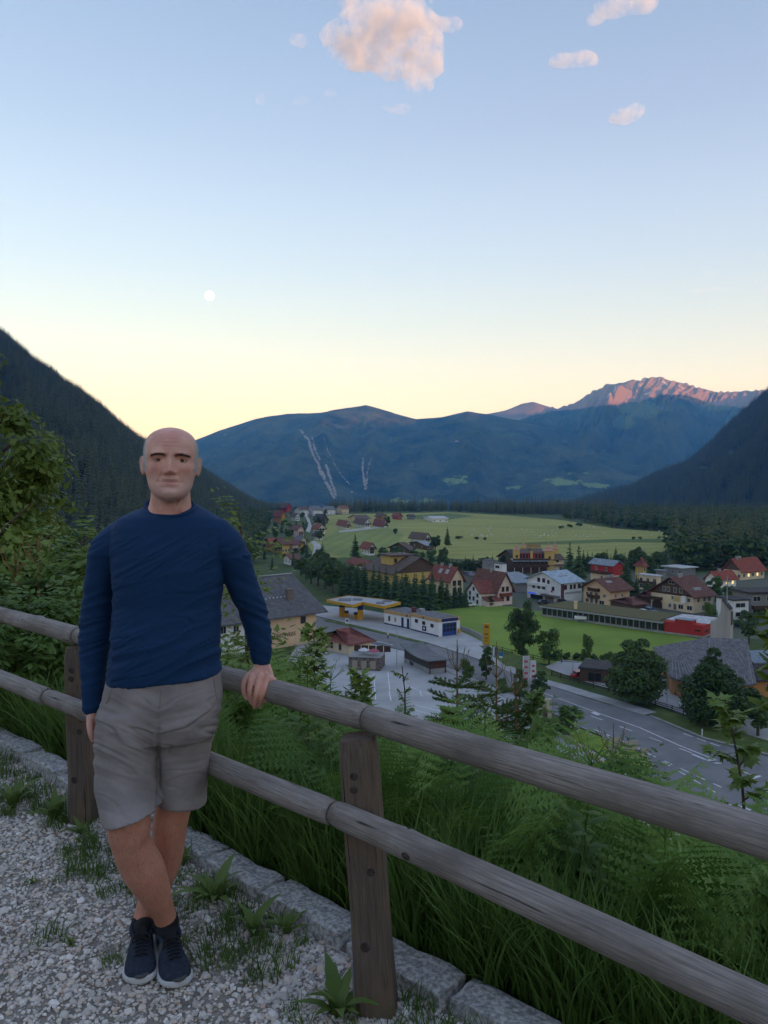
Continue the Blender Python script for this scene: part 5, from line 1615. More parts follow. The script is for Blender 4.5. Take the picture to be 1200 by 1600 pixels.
for x, y, w in ((717, 842, 13), (744, 843, 8), (758, 844, 3), (877, 826, 8), (890, 824, 10), (905, 822, 12), (990, 843, 6), (1000, 843, 4), (1030, 842, 3), (1038, 842, 3)):
    tree(BUSH, int(x) % 3, x, y, 5.5, 'low dark hedge bush out on the hay meadow', 'hedge_bush', 'bush', 'hedge bushes on the meadow', wid=max(1.0, w / 5.5))
for k in range(14):
    x = 862 + k * 13
    tree(BUSH, k, x + rv(-3, 3), 1033 - abs(k - 5) * 0.8 + rv(-1, 1), rv(9, 15), 'dark shrub along the lower lawn edge', 'shrub', 'shrub', 'shrubs along the lawn', wid=1.1)
for k in range(9):
    tree(BUSH, k, 1120 + k * 10 + rv(-3, 3), rv(930, 990), rv(14, 22), 'garden shrub between the right hand houses', 'shrub', 'shrub', 'garden shrubs at right', wid=1.3)

# --- woods that read as one mass
FARP = [proto_obj('far_spruce', spruce_crown(16, 3.0, 9, 7, 400 + k, m=needle_far)) for k in range(3)]
FARQ = [proto_obj('right_spruce', spruce_crown(16, 3.4, 8, 6, 410 + k, m=needle_right)) for k in range(3)]
FARD = [proto_obj('far_broadleaf', leafy_crown(13, 5.2, 1, 420 + k, 420, 1.0, 9, leaf_dark)) for k in range(2)]

def forest_on(name, F, n, proto, lo, hi, umin, umax, vmax=1.0, bare=None):
    """trees spread over a mountain flank"""
    nu, nv = F.shape[:2]
    A = np.linalg.norm(np.cross(F[1:, :-1] - F[:-1, :-1], F[:-1, 1:] - F[:-1, :-1]), axis=2)
    px, py = pix(F)
    ok = (px[:-1, :-1] > umin) & (px[:-1, :-1] < umax) & (np.arange(nv - 1)[None] < vmax * nv)
    if bare is not None:
        ok &= bare(px, py)[:-1, :-1] < 0.25
    w = (A * ok).ravel()
    w /= w.sum()
    idx = rng.choice(len(w), n, p=w)
    i, j = idx // (nv - 1), idx % (nv - 1)
    a, b = rng.random(n)[:, None], rng.random(n)[:, None]
    P = F[i, j] * (1 - a) * (1 - b) + F[i + 1, j] * a * (1 - b) + F[i, j + 1] * (1 - a) * b + F[i + 1, j + 1] * a * b
    P[:, 2] -= 0.5
    return scatter(name, P, proto, rng.uniform(lo, hi, n))

forest_on('forest_left', F_left, 26000, FARP, 0.75, 1.5, -150, 460)
forest_on('forest_right', F_right, 34000, FARQ, 0.9, 1.7, 760, 1290, bare=lambda x, y: np.maximum(blob(x, y, 1100, 731, 12, 4, -0.2), np.maximum(blob(x, y, 1125, 722, 12, 3, -0.2), blob(x, y, 1145, 708, 14, 5))))

def wood(name, px0, px1, y0, y1, n, proto, lo, hi, fn=None):
    P, S = [], []
    while len(P) < n:
        x, y = rv(px0, px1), rv(y0, y1)
        if fn and not fn(x, y):
            continue
        p = at(x, y)
        P.append((p.x, p.y, p.z - 0.3))
        S.append(rv(lo, hi))
    return scatter(name, P, proto, S)
wood('wood_beyond_meadow', 515, 960, 796, 804, 900, FARP, 0.9, 1.55, lambda x, y: y < np.interp(x, [515, 600, 700, 800, 880, 960], [801, 800, 799, 804, 811, 818]))
wood('wood_beyond_meadow', 880, 1260, 800, 832, 1500, FARP + FARD, 0.8, 1.4, lambda x, y: y < np.interp(x, [880, 960, 1050, 1260], [810, 824, 831, 836]))
wood('wood_right', 1044, 1290, 832, 892, 620, FARD + FARP, 0.9, 1.5, lambda x, y: x > np.interp(y, [832, 860, 892], [1052, 1046, 1060]))
wood('wood_left', 290, 430, 806, 880, 620, FARP + FARD, 0.8, 1.3, lambda x, y: x < np.interp(y, [806, 830, 880], [428, 412, 396]))
wood('wood_left', -160, 330, 850, 1010, 520, FARD + FARP, 0.8, 1.2)

# --- hay bales
bale = MB()
bale.tube([(-0.7, 0, 0.65), (-0.6, 0, 0.65), (0.6, 0, 0.65), (0.7, 0, 0.65)], [0.5, 0.68, 0.68, 0.5], 10)
bale_me = bale.mesh('hay_bale', mat('bale_wrap', (0.62, 0.63, 0.60), 0.6))
for k in range(70):
    x, y = rv(730, 1040), rv(821, 842)
    if y > 838 and x > 940:
        continue
    p = at(x, y)
    o = link('hay_bale', bale_me, None, (p.x, p.y, VZ), rv(0, 3.1))
    o.scale = [rv(0.5, 0.85)] * 3
    tag(o, 'small white wrapped hay bale scattered on the far meadow', 'hay bale', 'hay bales on the meadow')
# ------------------------------------------------------------------ gravel path, kerb
FT = Vector((1.41, -1.36)).normalized()        # along the fence, towards the right foreground

def fp(t, s, z=0.0):
    """point at distance t along the fence from the middle post (positive to the right) and s beyond it"""
    return Vector((P0.x + FT.x * t + FN.x * s, P0.y + FT.y * t + FN.y * s, z))

def build_path():
    soil = mat('gravel_bed', (0.20, 0.17, 0.135), 0.98, scale=14, col2=(0.34, 0.305, 0.26), detail=8, bump=1.0, bscale=60)
    nu, nv = 90, 40
    V = []
    for i in range(nu):
        for j in range(nv):
            p = fp(-7 + 12 * i / (nu - 1), -3.6 + 3.85 * j / (nv - 1))
            V.append((p.x, p.y, 0.018 * (mnoise.noise((p.x * 1.3, p.y * 1.3, 0)))))
    o = link('gravel_path', np_mesh('gravel_path', V, grid_faces(nu, nv)[:, ::-1], soil, True))
    tag(o, kind='structure')
build_path()

def pz(x, y):
    return 0.018 * mnoise.noise((x * 1.3, y * 1.3, 0))

def pebble_mat():
    m = bpy.data.materials.new('pebble')
    m.use_nodes = True
    n, l = nodes_of(m)
    oi = n.new('ShaderNodeObjectInfo')
    r = n.new('ShaderNodeValToRGB')
    stops = [(0, (0.34, 0.30, 0.26)), (0.3, (0.53, 0.485, 0.435)), (0.55, (0.66, 0.61, 0.55)), (0.75, (0.57, 0.47, 0.36)), (0.9, (0.82, 0.78, 0.72)), (1.0, (0.48, 0.30, 0.21))]
    while len(r.color_ramp.elements) < len(stops):
        r.color_ramp.elements.new(0.5)
    for e, (p, c) in zip(r.color_ramp.elements, stops):
        e.position = p
        e.color = (*c, 1)
    l.new(oi.outputs['Random'], r.inputs[0])
    b = n['Principled BSDF']
    b.inputs['Roughness'].default_value = 0.9
    l.new(r.outputs[0], b.inputs['Base Color'])
    return m

def pebble_mesh(seed):
    rd = random.Random(seed)
    bm = bmesh.new()
    bmesh.ops.create_icosphere(bm, subdivisions=1, radius=1)
    for v in bm.verts:
        v.co *= rd.uniform(0.72, 1.15)
        v.co.z *= 0.62
        v.co.x *= 1.15
    me = bpy.data.meshes.new('pebble')
    bm.to_mesh(me)
    bm.free()
    return me

def build_gravel():
    pm = pebble_mat()
    pr = []
    for k in range(6):
        me = pebble_mesh(k)
        me.materials.append(pm)
        pr.append(proto_obj('pebble', me))
    P, S = [], []
    n = 0
    while n < 46000:
        t, s = rv(-5.5, 2.2), rv(-2.6, 0.12)
        p = fp(t, s)
        if p.y < 1.2 or abs(p.x) > p.y * 0.6:
            continue
        q = mnoise.noise((p.x * 1.1, p.y * 1.1, 7.7))
        if q < -0.12 and random.random() < 0.45:
            continue
        r = random.random()
        sz = 0.0038 + 0.0062 * r * r + (0.009 if random.random() < 0.03 else 0)
        P.append((p.x, p.y, pz(p.x, p.y) + sz * 0.25))
        S.append(sz)
        n += 1
    scatter('gravel', P, pr, S, tilt=0.35)
build_gravel()

def build_kerb():
    gr = mat('granite', (0.27, 0.26, 0.245), 0.9, scale=60, col2=(0.55, 0.53, 0.50), detail=6, bump=0.7, bscale=120, lo=0.38, hi=0.62)
    root = thing('granite_kerb', 'row of rough split granite kerb stones along the fence foot', 'kerb', fp(-6, 0.19))
    rd = random.Random(5)
    t = -6.0
    while t < 3.2:
        L = rd.uniform(0.34, 0.52)
        w = rd.uniform(0.125, 0.145)
        bm = bmesh.new()
        bmesh.ops.create_cube(bm, size=1)
        bmesh.ops.subdivide_edges(bm, edges=bm.edges[:], cuts=5, use_grid_fill=True)
        sd = rd.uniform(0, 100)
        for v in bm.verts:
            c = v.co.copy()
            e = (abs(c.x) > 0.49) + (abs(c.y) > 0.49) + (abs(c.z) > 0.49)
            v.co = Vector((c.x * (L - 0.012), c.y * w, c.z * 0.26))
            k = mnoise.noise_vector(Vector((c.x * 4 * L / 0.4 + sd, c.y * 2.2, c.z * 2.5))) * 0.011
            v.co += k
            if e >= 2:
                v.co *= 0.965
        me = bpy.data.meshes.new('stone')
        bm.to_mesh(me)
        bm.free()
        me.materials.append(gr)
        o = link('stone', me, root)
        p = fp(t + L / 2, 0.19 + rd.uniform(-0.008, 0.008)) - fp(-6, 0.19)
        o.location = (p.x, p.y, -0.075 + rd.uniform(-0.006, 0.008))
        o.rotation_euler = (rd.uniform(-.03, .03), rd.uniform(-.02, .02), math.atan2(FT.y, FT.x) + rd.uniform(-.02, .02))
        t += L
build_kerb()

# ------------------------------------------------------------------ log fence
def wood_mat(name, c1, c2, c3, along='X', warm=None):
    m = bpy.data.materials.new(name)
    m.use_nodes = True
    n, l = nodes_of(m)
    b = n['Principled BSDF']
    b.inputs['Roughness'].default_value = 0.85
    b.inputs['Specular IOR Level'].default_value = 0.3
    t = n.new('ShaderNodeTexCoord')
    def mapped(sx, so):
        mp = n.new('ShaderNodeMapping')
        sc = [so, so, so]
        sc['XYZ'.index(along)] = sx
        mp.inputs['Scale'].default_value = sc
        l.new(t.outputs['Object'], mp.inputs[0])
        return mp.outputs[0]
    def noise_(vec, scale, detail, rough=0.6, dist=0.0):
        z = n.new('ShaderNodeTexNoise')
        z.inputs['Scale'].default_value = scale
        z.inputs['Detail'].default_value = detail
        z.inputs['Roughness'].default_value = rough
        z.inputs['Distortion'].default_value = dist
        l.new(vec, z.inputs['Vector'])
        return z.outputs['Fac']
    fine = noise_(mapped(0.035, 1.0), 190, 6, 0.7, 0.35)
    blot = noise_(mapped(0.5, 1.0), 7, 6)
    cr_ = n.new('ShaderNodeValToRGB')
    for e, (p, c) in zip(cr_.color_ramp.elements, ((0.30, c1), (0.70, c2))):
        e.position = p
        e.color = (*c, 1)
    l.new(fine, cr_.inputs[0])
    mr = n.new('ShaderNodeMapRange')
    mr.inputs['From Min'].default_value = 0.45
    mr.inputs['From Max'].default_value = 0.72
    l.new(blot, mr.inputs['Value'])
    mx = n.new('ShaderNodeMix')
    mx.data_type = 'RGBA'
    mx.inputs[7].default_value = (*c3, 1)
    l.new(cr_.outputs[0], mx.inputs[6])
    sc_ = n.new('ShaderNodeMath')
    sc_.operation = 'MULTIPLY'
    sc_.inputs[1].default_value = 0.75
    l.new(mr.outputs[0], sc_.inputs[0])
    l.new(sc_.outputs[0], mx.inputs[0])
    # long drying cracks
    crk = noise_(mapped(0.05, 1.0), 38, 3, 0.5, 0.8)
    cm = n.new('ShaderNodeMapRange')
    cm.inputs['From Min'].default_value = 0.655
    cm.inputs['From Max'].default_value = 0.70
    l.new(crk, cm.inputs['Value'])
    mx2 = n.new('ShaderNodeMix')
    mx2.data_type = 'RGBA'
    mx2.inputs[7].default_value = (0.02, 0.016, 0.014, 1)
    l.new(cm.outputs[0], mx2.inputs[0])
    l.new(mx.outputs[2], mx2.inputs[6])
    l.new(mx2.outputs[2], b.inputs['Base Color'])
    hs = n.new('ShaderNodeMath')
    hs.operation = 'SUBTRACT'
    l.new(fine, hs.inputs[0])
    l.new(cm.outputs[0], hs.inputs[1])
    bp = n.new('ShaderNodeBump')
    bp.inputs['Strength'].default_value = 0.9
    bp.inputs['Distance'].default_value = 0.004
    l.new(hs.outputs[0], bp.inputs['Height'])
    l.new(bp.outputs[0], b.inputs['Normal'])
    return m

log_wood = wood_mat('weathered_log', (0.15, 0.127, 0.11), (0.42, 0.375, 0.335), (0.13, 0.106, 0.088))
post_wood = wood_mat('weathered_post', (0.075, 0.056, 0.044), (0.19, 0.145, 0.112), (0.21, 0.14, 0.085), 'Z')
knot_wood = mat('knot', (0.055, 0.042, 0.036), 0.9, scale=60, var=0.5)

def log_mesh(L, r0, r1, seed, knots=4):
    """a slightly crooked tapering log along x with rounded ends and knot swellings"""
    rd = random.Random(seed)
    nseg, seg = 64, 28
    kn = [(rd.uniform(0.15, L - 0.1), rd.uniform(0, 6.28), rd.uniform(0.004, 0.008)) for _ in range(knots)]
    V, F = [], []
    for i in range(nseg + 1):
        x = L * i / nseg
        r = r0 + (r1 - r0) * x / L
        ed = min(x, L - x)
        if ed < 0.02:
            r *= 0.90 + 0.10 * math.sqrt(max(0, ed / 0.02))
        oy, oz = 0.006 * mnoise.noise((x * 0.9, seed, 0)), 0.007 * mnoise.noise((x * 0.9, seed, 5))
        for k in range(seg):
            a = 2 * math.pi * k / seg
            rr = r * (1 + 0.028 * mnoise.noise((x * 1.6, math.cos(a) * 1.2 + seed, math.sin(a) * 1.2)))
            for kx, ka, kh in kn:
                dd = ((x - kx) / 0.035) ** 2 + ((math.atan2(math.sin(a - ka), math.cos(a - ka))) / 0.45) ** 2
                rr += kh * math.exp(-dd)
            V.append((x, oy + rr * math.cos(a), oz + rr * math.sin(a)))
    for i in range(nseg):
        for k in range(seg):
            F.append((i * seg + k, (i + 1) * seg + k, (i + 1) * seg + (k + 1) % seg, i * seg + (k + 1) % seg))
    me = bpy.data.meshes.new('rail')
    me.from_pydata(V, [], F + [tuple(range(seg)), tuple(nseg * seg + k for k in range(seg))[::-1]])
    me.materials.append(log_wood)
    me.polygons.foreach_set('use_smooth', [True] * (len(me.polygons) - 2) + [False, False])
    return me, kn

def build_fence():
    base = fp(0, 0)
    root = thing('log_fence', 'weathered grey log fence with two rails between the gravel path and slope', 'fence', base)
    sp = 1.96
    for k, dx in ((-2, 0), (-1, -0.015), (0, -0.06), (1, 0), (2, 0)):
        bm = bmesh.new()
        nz = 24
        H = 0.842
        ring0 = []
        hw, hd, ch = 0.056, 0.056, 0.017
        prof = [(-hw + ch, -hd), (hw - ch, -hd), (hw, -hd + ch), (hw, hd - ch), (hw - ch, hd), (-hw + ch, hd), (-hw, hd - ch), (-hw, -hd + ch)]
        prof2 = []
        for i in range(8):
            a, b = Vector(prof[i]), Vector(prof[(i + 1) % 8])
            prof2 += [a, a.lerp(b, 0.5)]
        rings = []
        for j in range(nz + 1):
            z = -0.3 + (H + 0.3) * j / nz
            tp = 1.06 - 0.05 * j / nz
            if j == nz:
                tp *= 0.90
            rings.append([bm.verts.new((p.x * tp + 0.006 * mnoise.noise((p.x * 9 + k, p.y * 9, z * 3)), p.y * tp + 0.006 * mnoise.noise((p.x * 9, p.y * 9 + k, z * 3 + 9)), z + (0 if j < nz else 0.004 * mnoise.noise((p.x * 30, p.y * 30, k))))) for p in prof2])
        n = len(prof2)
        for j in range(nz):
            for i in range(n):
                bm.faces.new((rings[j][i], rings[j][(i + 1) % n], rings[j + 1][(i + 1) % n], rings[j + 1][i]))
        bm.faces.new(rings[-1])
        me = bpy.data.meshes.new('post')
        bm.to_mesh(me)
        bm.free()
        me.materials.append(post_wood)
        p = fp(k * sp, 0) - base
        o = link('post', me, root, (p.x, p.y, 0), math.atan2(FT.y, FT.x) + 0.75)
        o.rotation_euler = (0.0, math.atan2(dx, 0.84), math.atan2(FT.y, FT.x) + (0.62 if k == 0 else 0.7))
        o.rotation_euler = Matrix.Rotation(math.atan2(dx, 0.84), 3, 'Y').to_4x4().to_3x3().__matmul__(Matrix.Rotation(math.atan2(FT.y, FT.x) + 0.66, 3, 'Z')).to_euler()
        # galvanised foot plate
        pl = MB().box(-0.066, -0.060, -0.035, 0.035, -0.05, 0.16).obj('foot_plate', mat('galvanised', (0.30, 0.31, 0.32), 0.6, metallic=0.5), o)
        for kz in (0.03, 0.12):
            MB().tube([(-0.066, 0, kz), (-0.072, 0, kz)], 0.009, 8).obj('bolt', MATS['galvanised'], pl)
        for kz, ka in ((0.74, 0.3), (0.70, -0.02), (0.45, 0.03), (0.22, -0.02)):
            kb = MB()
            kb.tube([(0.02 * math.sin(ka * 40), -0.056, kz), (0.02 * math.sin(ka * 40), -0.0605, kz)], [0.016, 0.011], 10)
            kb.obj('knot', knot_wood, o)
    for nm, z, s_off, r, ends in (('upper_rail', 0.882, -0.005, 0.0415, [(-5.2, 0.85), (-3.28, 0.884), (-1.99, 0.889), (-0.035, 0.890), (1.92, 0.868), (4.0, 0.87)]),
                                  ('lower_rail', 0.60, -0.118, 0.0395, [(-5.2, 0.565), (-3.9, 0.58), (-2.07, 0.603), (-0.062, 0.622), (1.92, 0.572), (4.0, 0.57)])):
        for i in range(len(ends) - 1):
            (t0, z0), (t1, z1) = ends[i], ends[i + 1]
            a, b = fp(t0 + 0.004, s_off, z0), fp(t1 - 0.004, s_off, z1)
            L = (b - a).length
            me, kn = log_mesh(L, r * (1.0 if i % 2 else 0.96), r * (1.06 if i % 2 else 0.99), i * 7 + (3 if nm == 'upper_rail' else 11), 3 if nm == 'upper_rail' else 5)
            o = link(nm, me, root, a - base)
            o.rotation_euler = (b - a).to_track_quat('X', 'Z').to_euler()
            for kx, ka, kh in kn:
                q = MB()
                rr = r * 1.0 + kh
                ring = []
                n = 14
                c = Vector((kx, math.cos(ka) * rr, math.sin(ka) * rr))
                nr = Vector((0, math.cos(ka), math.sin(ka)))
                tg = Vector((0, -math.sin(ka), math.cos(ka)))
                vs_ = [c + nr * 0.003] + [c + Vector((1, 0, 0)) * 0.015 * math.cos(2 * math.pi * j / n) + tg * 0.010 * math.sin(2 * math.pi * j / n) - nr * 0.002 for j in range(n)]
                q.add(vs_, [(0, 1 + j, 1 + (j + 1) % n) for j in range(n)])
                q.obj('knot', knot_wood, o)
build_fence()

# ------------------------------------------------------------------ grass and ferns
def blade_tuft(seed, n, hmin, hmax, w=0.006, spread=0.06, lean=0.5):
    rd = random.Random(seed)
    V, F = [], []
    for _ in range(n):
        a = rd.uniform(0, 6.283)
        r = spread * math.sqrt(rd.random())
        bx, by = r * math.cos(a), r * math.sin(a)
        h = rd.uniform(hmin, hmax)
        da = rd.uniform(0, 6.283)
        ln = h * rd.uniform(0.1, lean)
        wa = rd.uniform(0, 3.14)
        wx, wy = math.cos(wa), math.sin(wa)
        o = len(V)
        N = 5
        for k in range(N + 1):
            t = k / N
            x = bx + math.cos(da) * ln * t ** 2.2
            y = by + math.sin(da) * ln * t ** 2.2
            z = h * (t - 0.22 * (ln / h) * t ** 3)
            ww = w * (1 - t) ** 0.6 * rd.uniform(0.9, 1.1)
            V += [(x - wx * ww, y - wy * ww, z), (x + wx * ww, y + wy * ww, z)]
        for k in range(N):
            F.append((o + 2 * k, o + 2 * k + 1, o + 2 * k + 3, o + 2 * k + 2))
    return np_mesh('grass_tuft', V, F, grass_green)

TUFTS = [proto_obj('grass_tuft', blade_tuft(600 + k, 46, 0.25, 0.62)) for k in range(5)]
SHORT = [proto_obj('grass_tuft', blade_tuft(620 + k, 40, 0.05, 0.14, 0.003, 0.07, 0.7)) for k in range(3)]

def in_view(p, m=0.06):
    return p.y > 0.6 and abs(p.x) < p.y * (0.48 + m) + 0.3

def build_grass():
    P, S = [], []
    while len(P) < 1500:
        t, s = rv(-6.5, 3.5), 0.32 + 1.5 * random.random() ** 1.6
        p = fp(t, s)
        if not in_view(p, 0.1):
            continue
        P.append((p.x, p.y, zg(p.x, p.y) - 0.02))
        S.append(rv(0.65, 1.25) * (0.85 if s < 0.5 else 1.0))
    scatter('tall_grass', P, TUFTS, S, tilt=0.12)
    P, S = [], []
    while len(P) < 230:
        t, s = rv(-6, 2.6), -abs(random.gauss(0, 0.35)) + 0.10
        p = fp(t, s)
        if not in_view(p) or (t > -2.6 and s < -0.25 and random.random() < 0.9) or (mnoise.noise((p.x * 1.1, p.y * 1.1, 7.7)) > 0.0 and random.random() < 0.75):
            continue
        P.append((p.x, p.y, pz(p.x, p.y) - 0.005))
        S.append(rv(0.35, 0.95))
    scatter('path_grass', P, SHORT, S, tilt=0.15)
build_grass()

def frond_mesh(L, seed, wid=0.30, pairs=20, curl=0.55):
    """a bracken frond along +x, arching down; toothed pinnae on both sides"""
    rd = random.Random(seed)
    V, F = [], []
    def spine(t):
        return Vector((L * (t - 0.10 * curl * t * t), 0, L * (0.18 * t - curl * 0.42 * t * t)))
    for k in range(pairs * 4):
        t0, t1 = k / (pairs * 4), (k + 1) / (pairs * 4)
        a, b = spine(t0), spine(t1)
        w = 0.004 * (1 - t0) + 0.0008
        o = len(V)
        V += [(a.x, -w, a.z), (a.x, w, a.z), (b.x, w * .95, b.z), (b.x, -w * .95, b.z)]
        F.append((o, o + 1, o + 2, o + 3))
    for i in range(pairs):
        t = 0.16 + 0.83 * (i + 0.5) / pairs
        p = spine(t)
        d = (spine(min(1, t + 0.02)) - spine(t - 0.02)).normalized()
        ll = L * wid * (math.sin(math.pi * min(1, (1 - t) * 1.12 + 0.02) * 0.62)) * rd.uniform(0.88, 1.08)
        for sg in (-1, 1):
            out = (Vector((0, sg, 0)) * 0.92 + d * 0.42 + Vector((0, 0, -0.12 + rd.uniform(-.1, .1)))).normalized()
            nd = 11
            side = (d - out * d.dot(out)).normalized()
            for j in range(nd):
                u0, u1 = j / nd, (j + 1) / nd
                um = (u0 + u1) / 2
                hw = ll * 0.15 * (1 - um) ** 0.7 + 0.0015
                sag = lambda u: Vector((0, 0, -0.16 * ll * u * u))
                c0, c1 = p + out * ll * u0 + sag(u0), p + out * ll * u1 + sag(u1)
                cm = c0.lerp(c1, 0.62)
                for s2 in (-1, 1):
                    o = len(V)
                    tip = cm + side * s2 * hw + out * hw * 0.45 + Vector((0, 0, rd.uniform(-0.5, 0.1) * hw))
                    V += [tuple(c0), tuple(c0.lerp(tip, 0.75) + out * hw * -0.05), tuple(tip), tuple(c1)]
                    F.append((o, o + 1, o + 2, o + 3))
    return np_mesh('frond', V, F, fern_green)

FRONDS = [frond_mesh(0.62 + 0.07 * k, 700 + k, 0.33 + 0.02 * (k % 3), 15, 0.35 + 0.12 * (k % 4)) for k in range(6)]

def fern(p, h, nf, label, group):
    r = thing('fern_plant', label, 'fern', (p.x, p.y, p.z), rv(0, 6.28), group)
    for k in range(nf):
        a = 2 * math.pi * (k + rv(-.3, .3)) / nf
        o = link('frond', FRONDS[random.randrange(6)], r, (0.02 * math.cos(a), 0.02 * math.sin(a), h * rv(0.05, 0.55)))
        o.rotation_euler = (rv(-.45, .45), -rv(0.35, 1.25), a)
        s = rv(0.75, 1.15) * (0.55 + 0.55 * h)
        o.scale = (s, s, s)
    MB().tube([(0, 0, -0.05), (rv(-.03, .03), rv(-.03, .03), h * 0.6)], [0.008, 0.004], 5).obj('stalk', grass_green, r)
    return r

SKYX = [-60, 0, 130, 260, 345, 400, 450, 520, 600, 680, 760, 850, 900, 960, 1010, 1060, 1130, 1260]
SKYY = [940, 960, 950, 1000, 1010, 1020, 1030, 1070, 1095, 1120, 1110, 1150, 1195, 1240, 1295, 1315, 1305, 1290]

def head_room(p):
    """height a plant may have at p without growing into the open view of the village"""
    px_ = 600 + 1250 * p.x / p.y
    r_ = ray(px_, float(np.interp(px_, SKYX, SKYY)))
    return CAM_H + r_.z / r_.y * p.y - zg(p.x, p.y)

def place_ferns():
    spots = []
    tries = 0
    while len(spots) < 225 and tries < 14000:
        tries += 1
        t, s = rv(-8, 5), 0.75 + 8.5 * random.random() ** 1.5
        if len(spots) > 170:
            t, s = rv(-1.2, 4.5), 0.75 + 4.5 * random.random() ** 1.2
        p = fp(t, s)
        if not in_view(p, 0.03):
            continue
        z = zg(p.x, p.y)
        # keep the man's head and the valley view clear: tops stay below the sight line
        if any((p.xy - q[0].xy).length < 0.20 + 0.04 * s for q in spots):
            continue
        if head_room(p) < 0.3:
            continue
        p.z = z - 0.03
        spots.append((p, s, t))
    for p, s, t in spots:
        side = 'left of the man' if p.x / p.y < -0.36 else ('behind the middle fence post' if p.x / p.y < 0.12 else 'below the right hand rails')
        fern(p, min(rv(0.65, 1.1) * (0.62 if s < 1.2 else 1.15), head_room(p) * 0.8), random.randint(6, 9), 'green bracken fern on the slope ' + side, 'bracken ferns on the slope ' + side)
place_ferns()

# ------------------------------------------------------------------ undergrowth further down, one mass
def leaf_clump(seed, n, r, leaf, m):
    return leafy_crown(r * 1.3, r, 0, seed, n, leaf, 7, m, core=0.3)
BROAD = [proto_obj('broad_clump', leaf_clump(840 + k, 260, 0.6, 0.11, (leaf_light, leaf_mid)[k % 2])) for k in range(3)]
UNDER = [proto_obj('under_clump', leaf_clump(800 + k, 800, 0.8, 0.075, (leaf_mid, fern_green, leaf_light)[k % 3])) for k in range(5)]

def build_undergrowth():
    P, S = [], []
    while len(P) < 5200:
        d = 3.5 * (60 / 3.5) ** random.random()
        a = rv(-0.56, 0.56)
        x, y = a * d, d
        s = hill_s(x, y)
        if s < 2.4 or s > 49:
            continue
        hr = head_room(Vector((x, y, 0)))
        if hr < 0.25:
            continue
        P.append((x, y, zg(x, y) - 0.15))
        S.append(min(rv(0.6, 1.1) * (1 + 0.04 * d) * (0.55 if s < 4 else 1.0), hr * 0.9))
    while len(P) < 6400:
        t, s = rv(-6, 5), rv(1.0, 5.5)
        p = fp(t, s)
        if not in_view(p, 0.05) or head_room(p) < 0.2:
            continue
        P.append((p.x, p.y, zg(p.x, p.y) - 0.1))
        S.append(min(rv(0.25, 0.5), head_room(p) * 0.8))
    scatter('undergrowth', P, UNDER, S, tilt=0.2)
    P, S = [], []
    while len(P) < 330:
        t, s = rv(-6, 5), rv(0.9, 7)
        p = fp(t, s)
        if not in_view(p, 0.05) or head_room(p) < 0.25:
            continue
        P.append((p.x, p.y, zg(p.x, p.y) - 0.1))
        S.append(min(rv(0.35, 0.8), head_room(p) * 1.1))
    scatter('broad_leaved_weeds', P, BROAD, S, tilt=0.3)
build_undergrowth()

# ------------------------------------------------------------------ young trees and shrubs close by
def leaf_shape(kind):
    if kind == 'maple':
        pts = [(0, 0), (0.18, 0.10), (0.42, 0.05), (0.34, 0.28), (0.62, 0.50), (0.36, 0.52), (0.30, 0.66), (0.14, 0.60), (0.0, 1.0)]
        pts = pts + [(-x, y) for x, y in pts[-2:0:-1]]
    else:
        pts = [(0, 0), (0.16, 0.2), (0.22, 0.45), (0.15, 0.75), (0, 1.0), (-0.15, 0.75), (-0.22, 0.45), (-0.16, 0.2)]
    return pts

LEAVES = {}

def leaf_mesh(kind, size, m):
    k = (kind, round(size, 3), m.name)
    if k not in LEAVES:
        pts = leaf_shape(kind)
        vs_ = [(x * size, y * size, -0.25 * size * abs(x) - 0.18 * size * y * y) for x, y in pts]
        mid = [(0, 0.5 * size, 0.0)]
        n = len(vs_)
        LEAVES[k] = (vs_ + mid, [(i, (i + 1) % n, n) for i in range(n)])
    return LEAVES[k]

